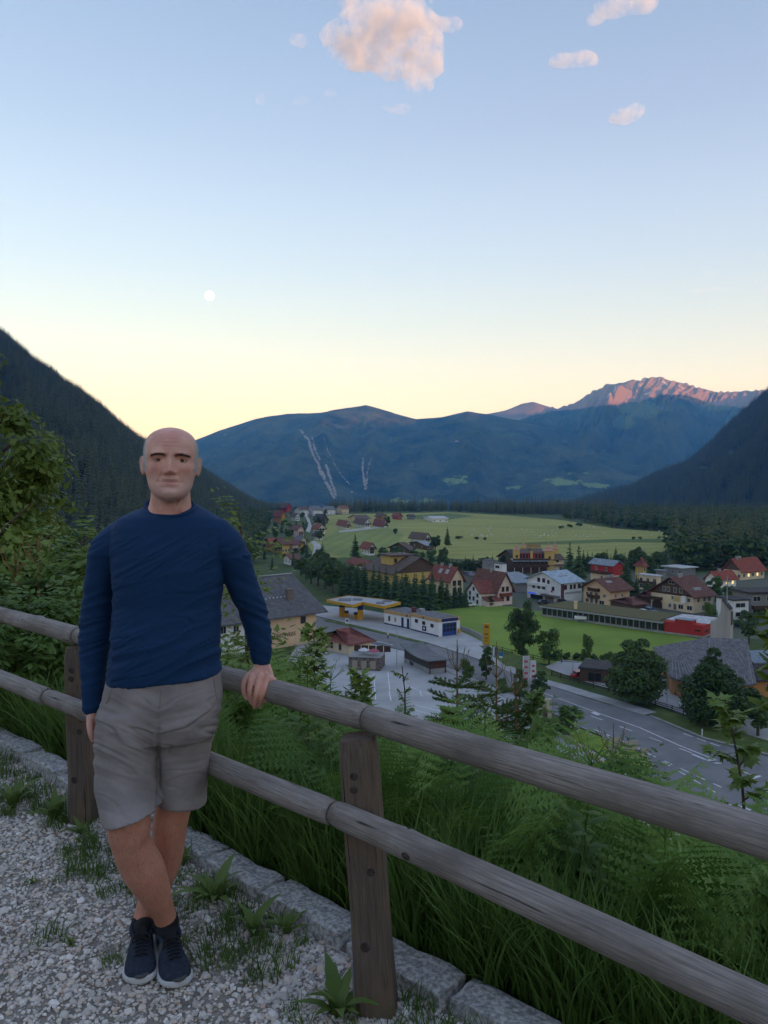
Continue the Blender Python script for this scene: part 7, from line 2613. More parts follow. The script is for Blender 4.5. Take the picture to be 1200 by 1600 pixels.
def build_man():
    root = thing('person', 'man in navy top and grey shorts, legs crossed, hand on the fence rail', 'person', (at(240, 1500, 0).x, at(240, 1500, 0).y, 0))
    off = Vector(root.location)
    skin = skin_mat()
    (hv, hf), tilt = head_shape()
    body = [(hv, hf)] + ear(-1, tilt) + ear(1, tilt)
    V3 = lambda px, py, d, r1, r2=None: (MP(px, py, d), r1, r2 if r2 else r1)
    # neck, trunk
    body.append(limb([V3(267, 738, 2.69, .058, .058), V3(267, 762, 2.70, .063, .062), V3(266.5, 785, 2.715, .068, .066), V3(266, 808, 2.725, .082, .075), V3(265, 840, 2.73, .10, .08)], 5, 28))
    body.append(limb([V3(250, 775, 2.668, .012), V3(256, 792, 2.664, .011), V3(262, 812, 2.664, .010)], 4, 10))
    body.append(limb([V3(285, 775, 2.668, .012), V3(279, 792, 2.664, .011), V3(272, 812, 2.664, .010)], 4, 10))
    body.append(limb([V3(264, 830, 2.73, .15, .08), V3(262, 900, 2.73, .15, .09), V3(258, 1000, 2.73, .15, .09), V3(257, 1090, 2.73, .15, .09)], 5, 28))
    # arms under the sleeves
    body.append(limb([V3(172, 858, 2.74, .045), V3(152, 985, 2.79, .038), V3(145, 1085, 2.76, .030), V3(144.5, 1112, 2.755, .0275, .024)], 6, 20))
    body.append(limb([V3(352, 858, 2.74, .045), V3(394, 955, 2.82, .036), V3(407, 1025, 2.83, .030, .026), V3(409.5, 1044, 2.828, .0285, .021)], 6, 20))
    # legs: the one in front goes from the left knee to the right shoe
    body.append(limb([V3(205, 1180, 2.68, .072, .072), V3(203, 1255, 2.635, .069, .068), V3(202, 1294, 2.605, .0690, .069), V3(205, 1318, 2.61, .0635, .065), V3(217, 1345, 2.63, .069, .068), V3(229, 1368, 2.645, .066, .066), V3(243, 1397, 2.67, .052, .054), V3(254, 1422, 2.695, .0390, .043), V3(260, 1440, 2.71, .037, .042), V3(263, 1458, 2.72, .036, .042)], 8, 28))
    body.append(limb([V3(201, 1290, 2.562, .030, .026), V3(202, 1302, 2.560, .028, .024)], 4, 16))
    body.append(limb([V3(295, 1180, 2.76, .070, .07), V3(274, 1250, 2.785, .062, .066), V3(266, 1288, 2.79, .060, .066), V3(264, 1310, 2.80, .057, .062), V3(256, 1345, 2.82, .062, .064), V3(243, 1385, 2.815, .050, .054), V3(229, 1420, 2.785, .0375, .041), V3(223.5, 1440, 2.765, .036, .041), V3(222, 1460, 2.755, .036, .042)], 8, 28))
    # his left hand on the rail (image right)
    w = MP(409.5, 1040, 2.828)
    pe = MP(411, 1060, 2.752)
    # direction across the knuckles: thumb side is image left
    sd = (MP(431, 1064, 2.765) - MP(390, 1060, 2.745)).normalized()
    F_ = lambda *pts: [(MP(x, y, d), r, r * 0.95) for x, y, d, r in pts]
    fingers = [F_((394, 1055, 2.752, .0112), (390.5, 1076, 2.722, .0102), (391, 1091, 2.738, .0092), (394, 1099, 2.757, .0080)),
               F_((406, 1054, 2.748, .0118), (401, 1080, 2.714, .0105), (398.5, 1097, 2.730, .0095), (398, 1105, 2.752, .0082)),
               F_((418, 1057, 2.752, .0112), (412, 1080, 2.722, .0100), (407.5, 1095, 2.736, .0090), (405.5, 1103, 2.757, .0078)),
               F_((428, 1062, 2.765, .0100), (424, 1079, 2.738, .0088), (417.5, 1091, 2.744, .0080), (413, 1097, 2.757, .0068))]
    thumb = F_((396, 1050, 2.795, .0135), (384.5, 1062, 2.765, .0120), (381, 1077, 2.750, .0105), (385.5, 1091, 2.752, .0085))
    body += hand_parts(w, pe, sd, fingers, thumb)
    # his right hand hanging, fingers curled back beside the pocket (image left)
    w2 = MP(144.5, 1108, 2.755)
    pe2 = MP(147, 1143, 2.765)
    sd2 = Vector((0.35, -0.93, 0)).normalized()
    fg = []
    for k, ln in ((-1, 0.92), (-0.33, 1.0), (0.33, 0.95), (1, 0.78)):
        b0 = pe2 + sd2 * k * 0.029
        fg.append([(b0, .0098, .0098), (b0 + Vector((0.006, 0.006, -0.036 * ln)), .0092, .0092), (b0 + Vector((0.016, 0.016, -0.060 * ln)), .0085, .0085), (b0 + Vector((0.028, 0.022, -0.074 * ln)), .0074, .0074)])
    th2 = [(w2 + Vector((0.0, -0.022, -0.022)), .013, .013), (w2 + Vector((0.006, -0.042, -0.05)), .0115, .0115), (w2 + Vector((0.012, -0.046, -0.078)), .0100, .0100), (w2 + Vector((0.016, -0.043, -0.096)), .0080, .0080)]
    body += hand_parts(w2, pe2, sd2, fg, th2)
    me = fused('body', body, 0.0030, 2, skin)
    n = len(me.vertices)
    co = np.zeros(n * 3)
    me.vertices.foreach_get('co', co)
    co = co.reshape(-1, 3)
    px, py = pix(co)
    dep = co[:, 1]
    hl = (co - np.array(HC)) @ np.array(tilt)          # head frame
    hx = hl[:, 0] / PXM
    hy = 725 - hl[:, 2] / PXM
    dep = hl[:, 1] + HC.y
    isf = (hl[:, 1] < 0.02) & (py < 800)
    ga = lambda cx, cy_, rx, ry: np.exp(-((hx - cx) / rx) ** 2 - ((hy - cy_) / ry) ** 2) * isf
    attrs = {}
    attrs['flush'] = np.clip(ga(0, 736, 9, 8) * 1.2 + ga(-22, 736, 10, 8) * .8 + ga(22, 736, 10, 8) * .8 + ga(0, 684, 22, 10) * .7 + ga(0, 766, 12, 8) * .4 + ((py > 795) & (py < 830)) * 0.6, 0, 1)
    attrs['tan'] = np.where(py > 1200, 0.85, np.where(py > 1000, 0.25, 0.0)) * np.ones(n)
    attrs['stubble'] = np.clip(ga(0, 770, 26, 15) + ga(-27, 757, 9, 14) * .8 + ga(27, 757, 9, 14) * .8 + ga(0, 747.5, 12, 2.5) * .6, 0, 0.9)
    attrs['lip'] = np.clip(ga(0, 750.8, 12, 1.8) * .9 + ga(0, 757, 10, 2.2), 0, 1)
    side = np.clip((np.abs(hx) - 31.0) / 9.0, 0, 1) * np.clip((hy - 683) / 7, 0, 1) * np.clip((742 - hy) / 14, 0, 1) * (np.abs(hx) < 42.2)
    back = np.clip((dep - HC.y - 0.035) / 0.02, 0, 1) * (hy > 690) * (hy < 765)
    attrs['hair'] = np.clip(np.maximum(side * (dep > HC.y - 0.055), back) * (py < 790), 0, 1)
    attrs['dark'] = np.clip(ga(0, 753.8, 12.0, 0.9) * 0.55, 0, 0.6)          # shade in the groove between the lips, put into the skin colour
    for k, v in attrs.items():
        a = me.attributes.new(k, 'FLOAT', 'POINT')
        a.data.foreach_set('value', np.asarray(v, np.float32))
    bo = link('body', me, root, -off)
    from mathutils.bvhtree import BVHTree
    def surf_fn(mesh):
        tr = BVHTree.FromPolygons([v.co.copy() for v in mesh.vertices], [tuple(p.vertices) for p in mesh.polygons])
        def f(px_, py_):
            hit = tr.ray_cast(cam.location, ray(px_, py_).normalized())
            return hit[0], hit[1]
        return f, tr
    skin_at, skin_tree = surf_fn(me)

    # eyes: ball with iris and pupil, upper and lower lids; brows of short hairs
    eye_white = mat('eye_white', (0.78, 0.74, 0.71), 0.35, var=0.03, spec=0.3)
    iris = mat('iris', (0.016, 0.012, 0.011), 0.3, var=0.2, spec=0.35)
    lid = mat('eyelid_skin', (0.52, 0.25, 0.195), 0.55, var=0.08)
    brow_m = mat('brow_hair', (0.15, 0.105, 0.085), 0.8, var=0.3)
    for s, ex in ((-1, -17.6), (1, 17.6)):
        c = HC + tilt @ Vector((ex * PXM, -0.0668, (725 - 720.8) * PXM))
        bm = bmesh.new()
        bmesh.ops.create_uvsphere(bm, u_segments=24, v_segments=16, radius=0.0122)
        em = bpy.data.meshes.new('eye')
        bm.to_mesh(em)
        bm.free()
        em.materials.append(eye_white)
        em.polygons.foreach_set('use_smooth', [True] * len(em.polygons))
        eo = link('eye', em, root, c - off)
        eo.rotation_euler = tilt.to_euler()
        q = MB().tube([(0, -0.0112, -0.0002), (0, -0.01245, -0.0002)], [0.0068, 0.0060], 18)
        q.obj('iris', iris, eo)
        for up_, nm in ((1, 'upper_eyelid'), (-1, 'lower_eyelid')):
            pts = []
            for k in range(9):
                t = -1 + 2 * k / 8
                zz = (0.0048 if up_ > 0 else -0.0040) * (1 - t * t) - 0.0006
                pts.append((c + tilt @ Vector((t * 0.0150, -0.0126 + 0.0062 * t * t, zz + (0.0020 if up_ > 0 else -0.0012))), 0.0031 if up_ > 0 else 0.0018, 0.0027))
            v, f = limb(pts, 2, 8)
            MB().add([p - off for p in v], f).obj(nm, lid, root, True)
        bw = MB()
        rd = random.Random(3 + s)
        for k in range(300):
            t = rd.random()
            bx = s * (6.5 + 21.5 * t)
            bz = 714.6 - 3.2 * math.sin(min(1, t * 1.25) * 1.9) + 2.6 * t * t * 1.2 + rd.uniform(-2.4, 2.0) * (1 - 0.45 * t)
            hit = skin_tree.ray_cast(HC + tilt @ Vector((bx * PXM, -0.3, (725 - bz) * PXM)), tilt @ Vector((0, 1, 0)))
            if hit[0] is None:
                continue
            p = hit[0] - off
            d = tilt @ Vector((s * rd.uniform(0.5, 1), -0.28, rd.uniform(0.05, 0.5) - 0.35 * t)).normalized() * rd.uniform(0.006, 0.010)
            w_ = (tilt @ Vector((0, -0.4, 1))).cross(d).normalized() * 0.0008
            bw.add([p - w_, p + w_, p + d], [(0, 1, 2)])
        bo_ = bw.obj('eyebrow', brow_m, root)
        bo_['kind'] = 'stuff'

    hair_m = mat('body_hair', (0.20, 0.12, 0.08), 0.8)
    hb = MB()
    rd = random.Random(77)
    for _ in range(2000):
        x, y = rd.uniform(165, 292), rd.uniform(1284, 1428)
        p, nn = skin_at(x, y)
        if p is None or p.y > 2.95 or p.z < 0.1:
            continue
        d = (nn * 0.5 + Vector((rd.uniform(-.6, .6), rd.uniform(-.3, .1), -1.0))).normalized() * rd.uniform(0.006, 0.014)
        w_ = d.cross(nn).normalized() * 0.00028
        p = p - off
        hb.add([p - w_, p + w_, p + d], [(0, 1, 2)])
    hb.obj('leg_hair', hair_m, root)['kind'] = 'stuff'
    hb = MB()
    for _ in range(1500):                    # cropped hair at the sides of the head
        s_ = rd.choice((-1, 1))
        lo = HC + tilt @ Vector((s_ * 0.2, rd.uniform(-0.055, 0.06), (725 - rd.uniform(686, 738)) * PXM))
        hit = skin_tree.ray_cast(lo, tilt @ Vector((-s_, 0, 0)))
        if hit[0] is None:
            continue
        d = (hit[1] + Vector((0, 0.3, -0.5))).normalized() * rd.uniform(0.003, 0.006)
        w_ = d.cross(Vector((0.2, 1, 0.1))).normalized() * 0.0005
        p = hit[0] - off
        hb.add([p - w_, p + w_, p + d], [(0, 1, 2)])
    hb.obj('side_hair', mat('grey_hair', (0.48, 0.47, 0.46), 0.7), root)['kind'] = 'stuff'
    # ---------------- shirt
    shirt_m = bpy.data.materials.new('navy_jersey')
    shirt_m.use_nodes = True
    n_, l_ = nodes_of(shirt_m)
    b_ = n_['Principled BSDF']
    b_.inputs['Base Color'].default_value = (0.008, 0.036, 0.100, 1)
    b_.inputs['Roughness'].default_value = 0.8
    b_.inputs['Specular IOR Level'].default_value = 0.2
    b_.inputs['Sheen Weight'].default_value = 0.06
    b_.inputs['Sheen Tint'].default_value = (0.3, 0.5, 1.0, 1)
    b_.inputs['Sheen Roughness'].default_value = 0.45
    tcx = n_.new('ShaderNodeTexCoord')
    nzx = n_.new('ShaderNodeTexNoise')
    nzx.inputs['Scale'].default_value = 420
    l_.new(tcx.outputs['Object'], nzx.inputs['Vector'])
    bpx = n_.new('ShaderNodeBump')
    bpx.inputs['Strength'].default_value = 0.25
    bpx.inputs['Distance'].default_value = 0.002
    l_.new(nzx.outputs['Fac'], bpx.inputs['Height'])
    l_.new(bpx.outputs[0], b_.inputs['Normal'])
    X_, Y_ = Vector((1, 0, 0)), Vector((0, 1, 0))
    tors = []
    for y, cx, hw_, hd, dd in ((791, 265.5, 37, .072, 2.728), (795, 265.5, 45, .078, 2.73), (801, 265, 62, .086, 2.73), (810, 265, 79, .097, 2.735), (822, 264.5, 88, .108, 2.735), (840, 264, 90, .117, 2.735), (862, 263.5, 88, .124, 2.73), (888, 263, 86, .129, 2.725), (915, 262.5, 84, .129, 2.725), (945, 261.5, 82.5, .127, 2.725), (975, 260, 82, .130, 2.72), (1000, 258.5, 83, .134, 2.715), (1024, 258, 85, .136, 2.715), (1044, 257.5, 87.5, .135, 2.715), (1058, 257.5, 89, .134, 2.715)):
        c = MP(cx, y, dd)
        k = max(0, (y - 985) / 73)
        ax = Vector((1, 0, 0.10 * k)).normalized()
        ay = Vector((0, 1, 0.36 * max(0, (806 - y) / 17) ** 0.7 if y < 806 else 0)).normalized()
        tors.append((c, ax, hw_ * dd / 1250, ay, hd))
    shp = [loft(tors, 56, 2.35)]
    sl = lambda a: [(MP(x, y, d), r * d / 1250, r * d / 1250 * rr) for x, y, d, r, rr in a]
    shp.append(limb(sl([(192, 838, 2.74, 27, 1.1), (170, 862, 2.745, 28.5, 1.05), (160, 898, 2.76, 25, 1.1), (154.5, 940, 2.775, 24, 1.1), (150, 982, 2.785, 24.2, 1.05), (146, 1030, 2.775, 20.8, 1.05), (144.8, 1075, 2.76, 17, 1.05), (144, 1104, 2.755, 15.2, 1.05)]), 7, 30)[0:2])
    shp.append(limb(sl([(338, 836, 2.74, 28, 1.1), (359, 862, 2.745, 28.0, 1.05), (374, 900, 2.775, 24.5, 1.1), (387, 934, 2.80, 22.3, 1.1), (396.5, 960, 2.82, 21.5, 1.05), (404.5, 994, 2.83, 19.0, 1.05), (408.5, 1029, 2.83, 15.2, 1.0)]), 7, 30))
    sm = fused('shirt', shp, 0.0048, 7, shirt_m)

    def folds(co):
        px, py = pix(co)
        h = np.zeros(len(co))
        ks = []
        for i, p in enumerate(co):
            x, y, z = p
            X0, Z0 = px[i], py[i]
            arm_l = X0 < 178 - max(0, (Z0 - 905)) * 0.02 and Z0 > 870
            arm_r = X0 > 347 and Z0 > 870
            if arm_l or arm_r:
                # rings around elbow and cuff
                el = 985 if arm_l else 955
                amp = 0.0022 + 0.0042 * math.exp(-((Z0 - el) / 34) ** 2) + (0.0030 * math.exp(-((Z0 - 1005) / 30) ** 2) if arm_r else 0.0012)
                sk = (X0 - 150) * 0.35 if arm_l else (X0 - 400) * -0.5
                r_ = mnoise.noise((x * 5, y * 5, (Z0 + sk) * 0.075))
                h[i] = 0.8 * amp * ((1 - 2.2 * abs(r_)) * 1.1 - max(0.0, 1 - abs(r_ - 0.1) / 0.1) * 0.8)
            else:
                ks_ = max(0.0, min(1.0, (Z0 - 815) / 40)) 
                # drawn diagonals from the left side up to the right armpit
                v = (Z0 - 960) + 0.40 * (X0 - 260)
                u = (X0 - 260) - 0.40 * (Z0 - 960)
                r1 = mnoise.noise((u * 0.008, v * 0.052, 3.1 + y * 2))
                r2 = mnoise.noise((u * 0.013, v * 0.095, 9.4))
                side_ = math.exp(-((X0 - 345) / 60) ** 2) + 0.9 * math.exp(-((X0 - 182) / 55) ** 2) + 0.35
                low = 0.55 + 0.75 * math.exp(-((Z0 - 1015) / 45) ** 2)
                f_ = (1 - 2.4 * abs(r1)) * 0.0075 + (1 - 2.2 * abs(r2)) * 0.0036 - max(0.0, 1 - abs(r1 - 0.12) / 0.07) * 0.0055 - max(0.0, 1 - abs(r2 + 0.1) / 0.09) * 0.0030
                h[i] = f_ * side_ * low * ks_ * 0.65
                # chest diagonals under the collar
                v2 = (Z0 - 860) + 0.62 * (X0 - 250)
                r3 = mnoise.noise((X0 * 0.004, v2 * 0.045, 21.0))
                h[i] += ((1 - 2.6 * abs(r3)) * 0.0055 - max(0.0, 1 - abs(r3 - 0.1) / 0.06) * 0.0045) * math.exp(-((Z0 - 862) / 36) ** 2) * ks_
        return np.clip(h, -0.0075, 0.0055)
    displace(sm, folds)
    so = link('shirt', sm, root, -off)
    # collar band and hems
    def band(name, pts, r, m, par, flat=1.0):
        v, f = limb([(p, r, r * flat) for p in pts], 3, 10)
        return MB().add([p - off for p in v], f).obj(name, m, par, True)
    col = []
    for k in range(25):
        t = 2 * math.pi * k / 24
        cx, cz = math.sin(t), math.cos(t)
        p = MP(265.3 + 38.0 * cx, 791.5 + 15.5 * cz, 2.728 - 0.078 * cz)
        col.append(p)
    c_mesh = band('collar', col, 0.0062, shirt_m, root)
    # ---------------- shorts
    short_m = mat('grey_twill', (0.255, 0.22, 0.21), 0.9, scale=9, col2=(0.335, 0.295, 0.28), detail=8, bump=0.35, bscale=500)
    sh = []
    pel = []
    for y, cx, hw_, hd, dd in ((1040, 257, 85, .125, 2.715), (1060, 257, 87.5, .128, 2.715), (1085, 254.5, 92, .134, 2.715), (1110, 251, 93.5, .136, 2.715), (1135, 247, 91, .130, 2.715), (1150, 245, 86, .118, 2.715)):
        pel.append((MP(cx, y, dd), X_, hw_ * dd / 1250, Y_, hd))
    sh.append(loft(pel, 48, 2.4))
    legL = [(206, 1105, 2.70, 49, 1.15), (202, 1150, 2.69, 48.5, 1.15), (198.5, 1190, 2.68, 47.5, 1.1), (198.5, 1230, 2.655, 46, 1.1), (204, 1258, 2.63, 45.5, 1.1), (208, 1272, 2.62, 46, 1.12)]
    legR = [(297, 1105, 2.73, 47, 1.15), (289.5, 1150, 2.745, 42.5, 1.2), (285, 1195, 2.76, 40.5, 1.15), (283.5, 1230, 2.77, 39, 1.1), (283.5, 1252, 2.775, 39, 1.08)]
    for lg, tl in ((legL, -0.30), (legR, 0.08)):
        P = smooth_path(sl(lg), 7)
        rg = []
        for i, (c, r1, r2) in enumerate(P):
            t = i / (len(P) - 1)
            rg.append((c, Vector((1, 0, -tl * t ** 3)).normalized(), r1, Y_, r2))
        sh.append(loft(rg, 40, 2.15))
    shm = fused('shorts', sh, 0.0048, 6, short_m)

    def sfolds(co):
        px, py = pix(co)
        h = np.zeros(len(co))
        for i, p in enumerate(co):
            x, y, z = p
            X0, Z0 = px[i], py[i]
            v = (Z0 - 1150) - 0.42 * (X0 - 247) * (1 if X0 < 247 else -0.55)
            u = X0 - 247
            r1 = mnoise.noise((u * 0.010, v * 0.045, 4.4))
            r2 = mnoise.noise((u * 0.022, v * 0.085, 8.8))
            amp = 0.35 + 0.9 * math.exp(-((Z0 - 1140) / 40) ** 2) + 0.5 * math.exp(-((Z0 - 1215) / 40) ** 2) * (X0 < 247)
            h[i] = ((1 - 2.3 * abs(r1)) * 0.0050 + (1 - 2.2 * abs(r2)) * 0.0024 - max(0.0, 1 - abs(r1 - 0.1) / 0.07) * 0.0042) * amp * 1.15
            h[i] -= 0.010 * math.exp(-((X0 - 247.5) / 3.0) ** 2) * max(0.0, min(1.0, (Z0 - 1128) / 18)) if y < 2.7 else 0
        return h
    displace(shm, sfolds)
    sho = link('shorts', shm, root, -off)
    seam = mat('shorts_seam', (0.20, 0.165, 0.155), 0.9)
    short_at, _t = surf_fn(shm)
    for nm, pts in (('fly_seam', [(250.5, 1066), (250.5, 1085), (250, 1104), (248.5, 1122)]), ('pocket_seam', [(176, 1072), (172, 1086), (166, 1100)]), ('pocket_seam', [(334, 1060), (336, 1078), (339, 1094)])):
        q = [short_at(x, y)[0] for x, y in pts]
        if all(p is not None for p in q):
            band(nm, q, 0.0014, seam, root)

    # ---------------- socks and shoes
    knit = mat('navy_knit', (0.012, 0.018, 0.032), 0.85, scale=90, col2=(0.026, 0.036, 0.058), bump=0.5, bscale=420)
    sole_m = mat('white_foam', (0.56, 0.56, 0.55), 0.7, scale=30, var=0.12)
    black = mat('black_cloth', (0.010, 0.010, 0.012), 0.8)
    grey_rub = mat('grey_rubber', (0.07, 0.07, 0.068), 0.8)
    def shoe(label, heel, toe, ank, sgn):
        hx_ = Vector((heel.x, heel.y, 0))
        fw = Vector((toe.x - heel.x, toe.y - heel.y, 0))
        L = fw.length
        fw.normalize()
        rt = Vector((-fw.y, fw.x, 0)) * -1            # right of the walking direction
        up = Vector((0, 0, 1))
        r = link('shoe', None, root, hx_ - off)
        r['label'] = label
        PT = lambda a, b, c: fw * a + rt * b + up * c
        st = [(0.0, .022, .0), (0.02, .032, 0), (0.06, .036, 0), (0.12, .036, .002), (0.18, .042, .004), (0.225, .046, .004), (0.262, .041, .002), (0.285, .028, 0), (0.294, .012, 0)]
        k = L / 0.294
        so_ = MB()
        rg = []
        for a, w, c in st:
            flare = 1.24
            rg.append([PT(a * k, s2 * w * flare + c * sgn, z) for s2, z in ((-0.94, 0.004), (-1.02, 0.016), (-1.0, 0.034), (1.0, 0.034), (1.02, 0.016), (0.94, 0.004))])
        V, F = [], []
        for q in rg:
            V += q
        for i in range(len(rg) - 1):
            for j in range(6):
                F.append((i * 6 + j, (i + 1) * 6 + j, (i + 1) * 6 + (j + 1) % 6, i * 6 + (j + 1) % 6))
        F += [tuple(range(6)), tuple((len(rg) - 1) * 6 + j for j in range(6))[::-1]]
        for i, (a, w, c) in enumerate(st):      # rocker toe and thicker heel
            for j in range(6):
                v = V[i * 6 + j]
                rise = 0.012 * max(0, (a - 0.2) / 0.094) ** 2 + (0.006 if a < 0.08 and j in (2, 3) else 0)
                V[i * 6 + j] = v + up * rise
        so = so_.add(V, F).obj('sole', sole_m, r, True)
        ev = so.modifiers.new('round', 'SUBSURF')
        ev.levels = ev.render_levels = 2
        # upper: closed shell of rings, instep rising to the ankle
        hgt = [(0.0, .060, .024), (0.02, .078, .031), (0.05, .082, .034), (0.085, .082, .035), (0.12, .082, .036), (0.15, .077, .039), (0.185, .070, .0435), (0.222, .058, .0465), (0.258, .050, .042), (0.281, .044, .030), (0.291, .038, .014)]
        rr = []
        for a, h, w in hgt:
            c = 0.003 * sgn if a > 0.12 else 0
            ring = []
            for m in range(17):
                t = math.pi * m / 16
                bw_ = w * 1.1 * math.copysign(abs(math.cos(t)) ** 0.75, math.cos(t))
                bz = 0.030 + (h - 0.030) * math.sin(t) ** 0.85
                ring.append(PT(a * k, bw_ + c, bz + 0.012 * max(0, (a - 0.2) / 0.094) ** 2))
            rr.append(ring)
        V, F = [], []
        for q in rr:
            V += q
        m_ = 17
        for i in range(len(rr) - 1):
            for j in range(m_ - 1):
                F.append((i * m_ + j, i * m_ + j + 1, (i + 1) * m_ + j + 1, (i + 1) * m_ + j))
        F += [tuple(range(m_)), tuple((len(rr) - 1) * m_ + j for j in range(m_))[::-1]]
        uo = MB().add(V, F).obj('upper', knit, r, True)
        ev = uo.modifiers.new('round', 'SUBSURF')
        ev.levels = ev.render_levels = 2
        # collar opening, tongue, laces
        anl = Vector(ank) - hx_
        cpts = [(PT(0.075 * k + 0.052 * k * math.cos(t), 0.034 * math.sin(t), 0.080 + 0.008 * math.cos(t) * -1), 0.008, 0.008) for t in [2 * math.pi * q / 16 for q in range(17)]]
        v, f = limb(cpts, 2, 8)
        MB().add(v, f).obj('collar', knit, r, True)
        sk = limb([(PT(0.072 * k, 0, 0.07), 0.034, 0.043), (anl + Vector((0, 0, -0.018)), 0.0415, 0.0465), (anl + Vector((0, 0, 0.0)), 0.0415, 0.0465)], 4, 20)
        MB().add(*sk).obj('sock', black, r, True)
        MB().add(*limb([(PT(0.128 * k, 0, 0.082), 0.022, 0.008), (PT(0.117 * k, 0, 0.094), 0.022, 0.007), (PT(0.112 * k, 0, 0.103), 0.019, 0.006)], 4, 14)).obj('tongue', black, r, True)
        for q in range(6):
            a = 0.125 + q * 0.0155
            h = np.interp(a, [x for x, _, _ in hgt], [y for _, y, _ in hgt]) + 0.004
            sw = 0.021 + 0.002 * (q % 2)
            MB().add(*limb([(PT(a * k, -sw, h - 0.009), .0028, .0028), (PT((a + 0.006) * k, 0, h + 0.003), .0030, .0030), (PT((a + 0.002) * k, sw, h - 0.009), .0028, .0028)], 4, 8)).obj('lace', black, r, True)
        for q, s2 in ((0, -1), (1, 1)):
            MB().add(*limb([(PT(0.13 * k, 0, 0.092), .0025, .0025), (PT(0.14 * k, s2 * 0.022, 0.093), .0025, .0025), (PT(0.158 * k, s2 * 0.028, 0.082), .0025, .0025), (PT(0.148 * k, s2 * 0.014, 0.084), .0025, .0025), (PT(0.132 * k, 0, 0.091), .0025, .0025)], 4, 8)).obj('bow', black, r, True)
        tb = []
        for j in range(9):
            t = -0.9 + 1.8 * j / 8
            tb.append((PT((0.2925 - 0.016 * t * t) * k, 0.019 * t * 1.0, 0.043), 0.006, 0.009))
        MB().add(*limb(tb, 2, 8)).obj('toe_guard', grey_rub, r, True)
        for q in range(3):
            a = 0.108 + q * 0.019
            w = 0.0375 + q * 0.0022
            MB().add(*limb([(PT((a + 0.012) * k, sgn * (w + 0.0005), 0.042), .0032, .0016), (PT((a + 0.002) * k, sgn * (w - 0.002), 0.060), .0032, .0016), (PT((a - 0.008) * k, sgn * (w - 0.012), 0.078), .0032, .0016)], 4, 8)).obj('side_stripe', grey_rub, r, True)
        return r
    gA0, gA1 = at(219, 1553, 0), None
    toeA = Vector((at(220, 1547, 0).x, at(220, 1547, 0).y, 0))
    heelA = toeA + Vector((-0.081, 0.285, 0))
    toeB = Vector((at(281, 1552, 0).x, at(281, 1552, 0).y, 0))
    heelB = toeB + Vector((-0.120, 0.272, 0))
    shoe('dark shoe on the left', heelA, toeA, MP(223, 1443, 2.762), 1)
    shoe('dark shoe on the right', heelB, toeB, MP(260, 1440, 2.71), 1)
build_man()
# ------------------------------------------------------------------ street furniture, vehicles, small people
def car(label, px, py, yaw, paint, L=4.2, group=None):
    p = at(px, py)
    r = thing('parked_car', label, 'car', (p.x, p.y, VZ + 0.08), yaw, group)
    W = 0.88
    low = [(-2.1, 0.25), (2.1, 0.25), (2.12, 0.6), (2.0, 0.82), (1.15, 0.95), (-1.95, 0.98), (-2.12, 0.7)]
    b = MB().prism(low, 'y', -W, W)
    bo = b.obj('body', paint, r)
    k = L / 4.2
    r.scale = (k, k, k)
    bv = bo.modifiers.new('bevel', 'BEVEL')
    bv.width = 0.09
    bv.segments = 2
    top = [(-1.85, 0.96), (1.1, 0.94), (0.45, 1.42), (-0.2, 1.5), (-1.5, 1.46)]
    MB().prism([(x * 0.985, z - 0.02) for x, z in top], 'y', -W + 0.10, W - 0.10).obj('glasshouse', win_glass, r)
    MB().prism([(-1.55, 1.43), (0.42, 1.41), (0.2, 1.5), (-0.3, 1.54), (-1.3, 1.51)], 'y', -W + 0.12, W - 0.12).obj('roof', paint, r)
    for s in (-1, 1):
        for x in (-1.05, -0.15):
            MB().prism([(x, 0.95), (x + 0.09, 0.95), (x + 0.12, 1.46), (x + 0.03, 1.46)], 'y', s * (W - 0.10) - 0.02, s * (W - 0.10) + 0.02).obj('pillar', paint, r)
        for x in (-1.3, 1.3):
            w = MB().tube([(x, s * (W - 0.16), 0.32), (x, s * (W + 0.02), 0.32)], 0.33, 16).obj('wheel', timber_dark, r)
            MB().tube([(x, s * (W + 0.02), 0.32), (x, s * (W + 0.03), 0.32)], 0.2, 10).obj('rim', metal_grey, w)
        MB().box(2.04, 2.13, s * 0.72 - 0.14, s * 0.72 + 0.14, 0.62, 0.76).obj('headlight', white_wall, r)
        MB().box(-2.14, -2.06, s * 0.74 - 0.1, s * 0.74 + 0.1, 0.68, 0.86).obj('tail_light', mat('tail_red', (0.35, 0.02, 0.02), 0.4), r)
    return r
red_paint = mat('red_car_paint', (0.45, 0.015, 0.02), 0.3, var=0.03, spec=0.5)
white_car = mat('white_car_paint', (0.7, 0.7, 0.7), 0.3, var=0.03, spec=0.5)
dark_car = mat('dark_car_paint', (0.03, 0.035, 0.045), 0.3, var=0.03, spec=0.5)
blue_car = mat('blue_car_paint', (0.10, 0.16, 0.26), 0.3, var=0.03, spec=0.5)
car('bright red car parked before the turf roofed garage', 909, 1060, R(14), red_paint)
car('white car half hidden behind the church front tree', 1080, 1108, R(-35), white_car)
car('dark car under the white shop house awning', 850, 944, R(20), dark_car)
car('dark car by the white shop house corner', 880, 943, R(10), dark_car)
car('white car beside the pink house wall', 733, 948, R(10), white_car)
car('white car under the rust brown carport', 1006, 960, R(-60), white_car)
car('blue van beside the rust brown carport', 1015, 958, R(-60), blue_car, 4.9)
car('dark car on the lane behind the guesthouse roof', 494, 876, R(60), dark_car)

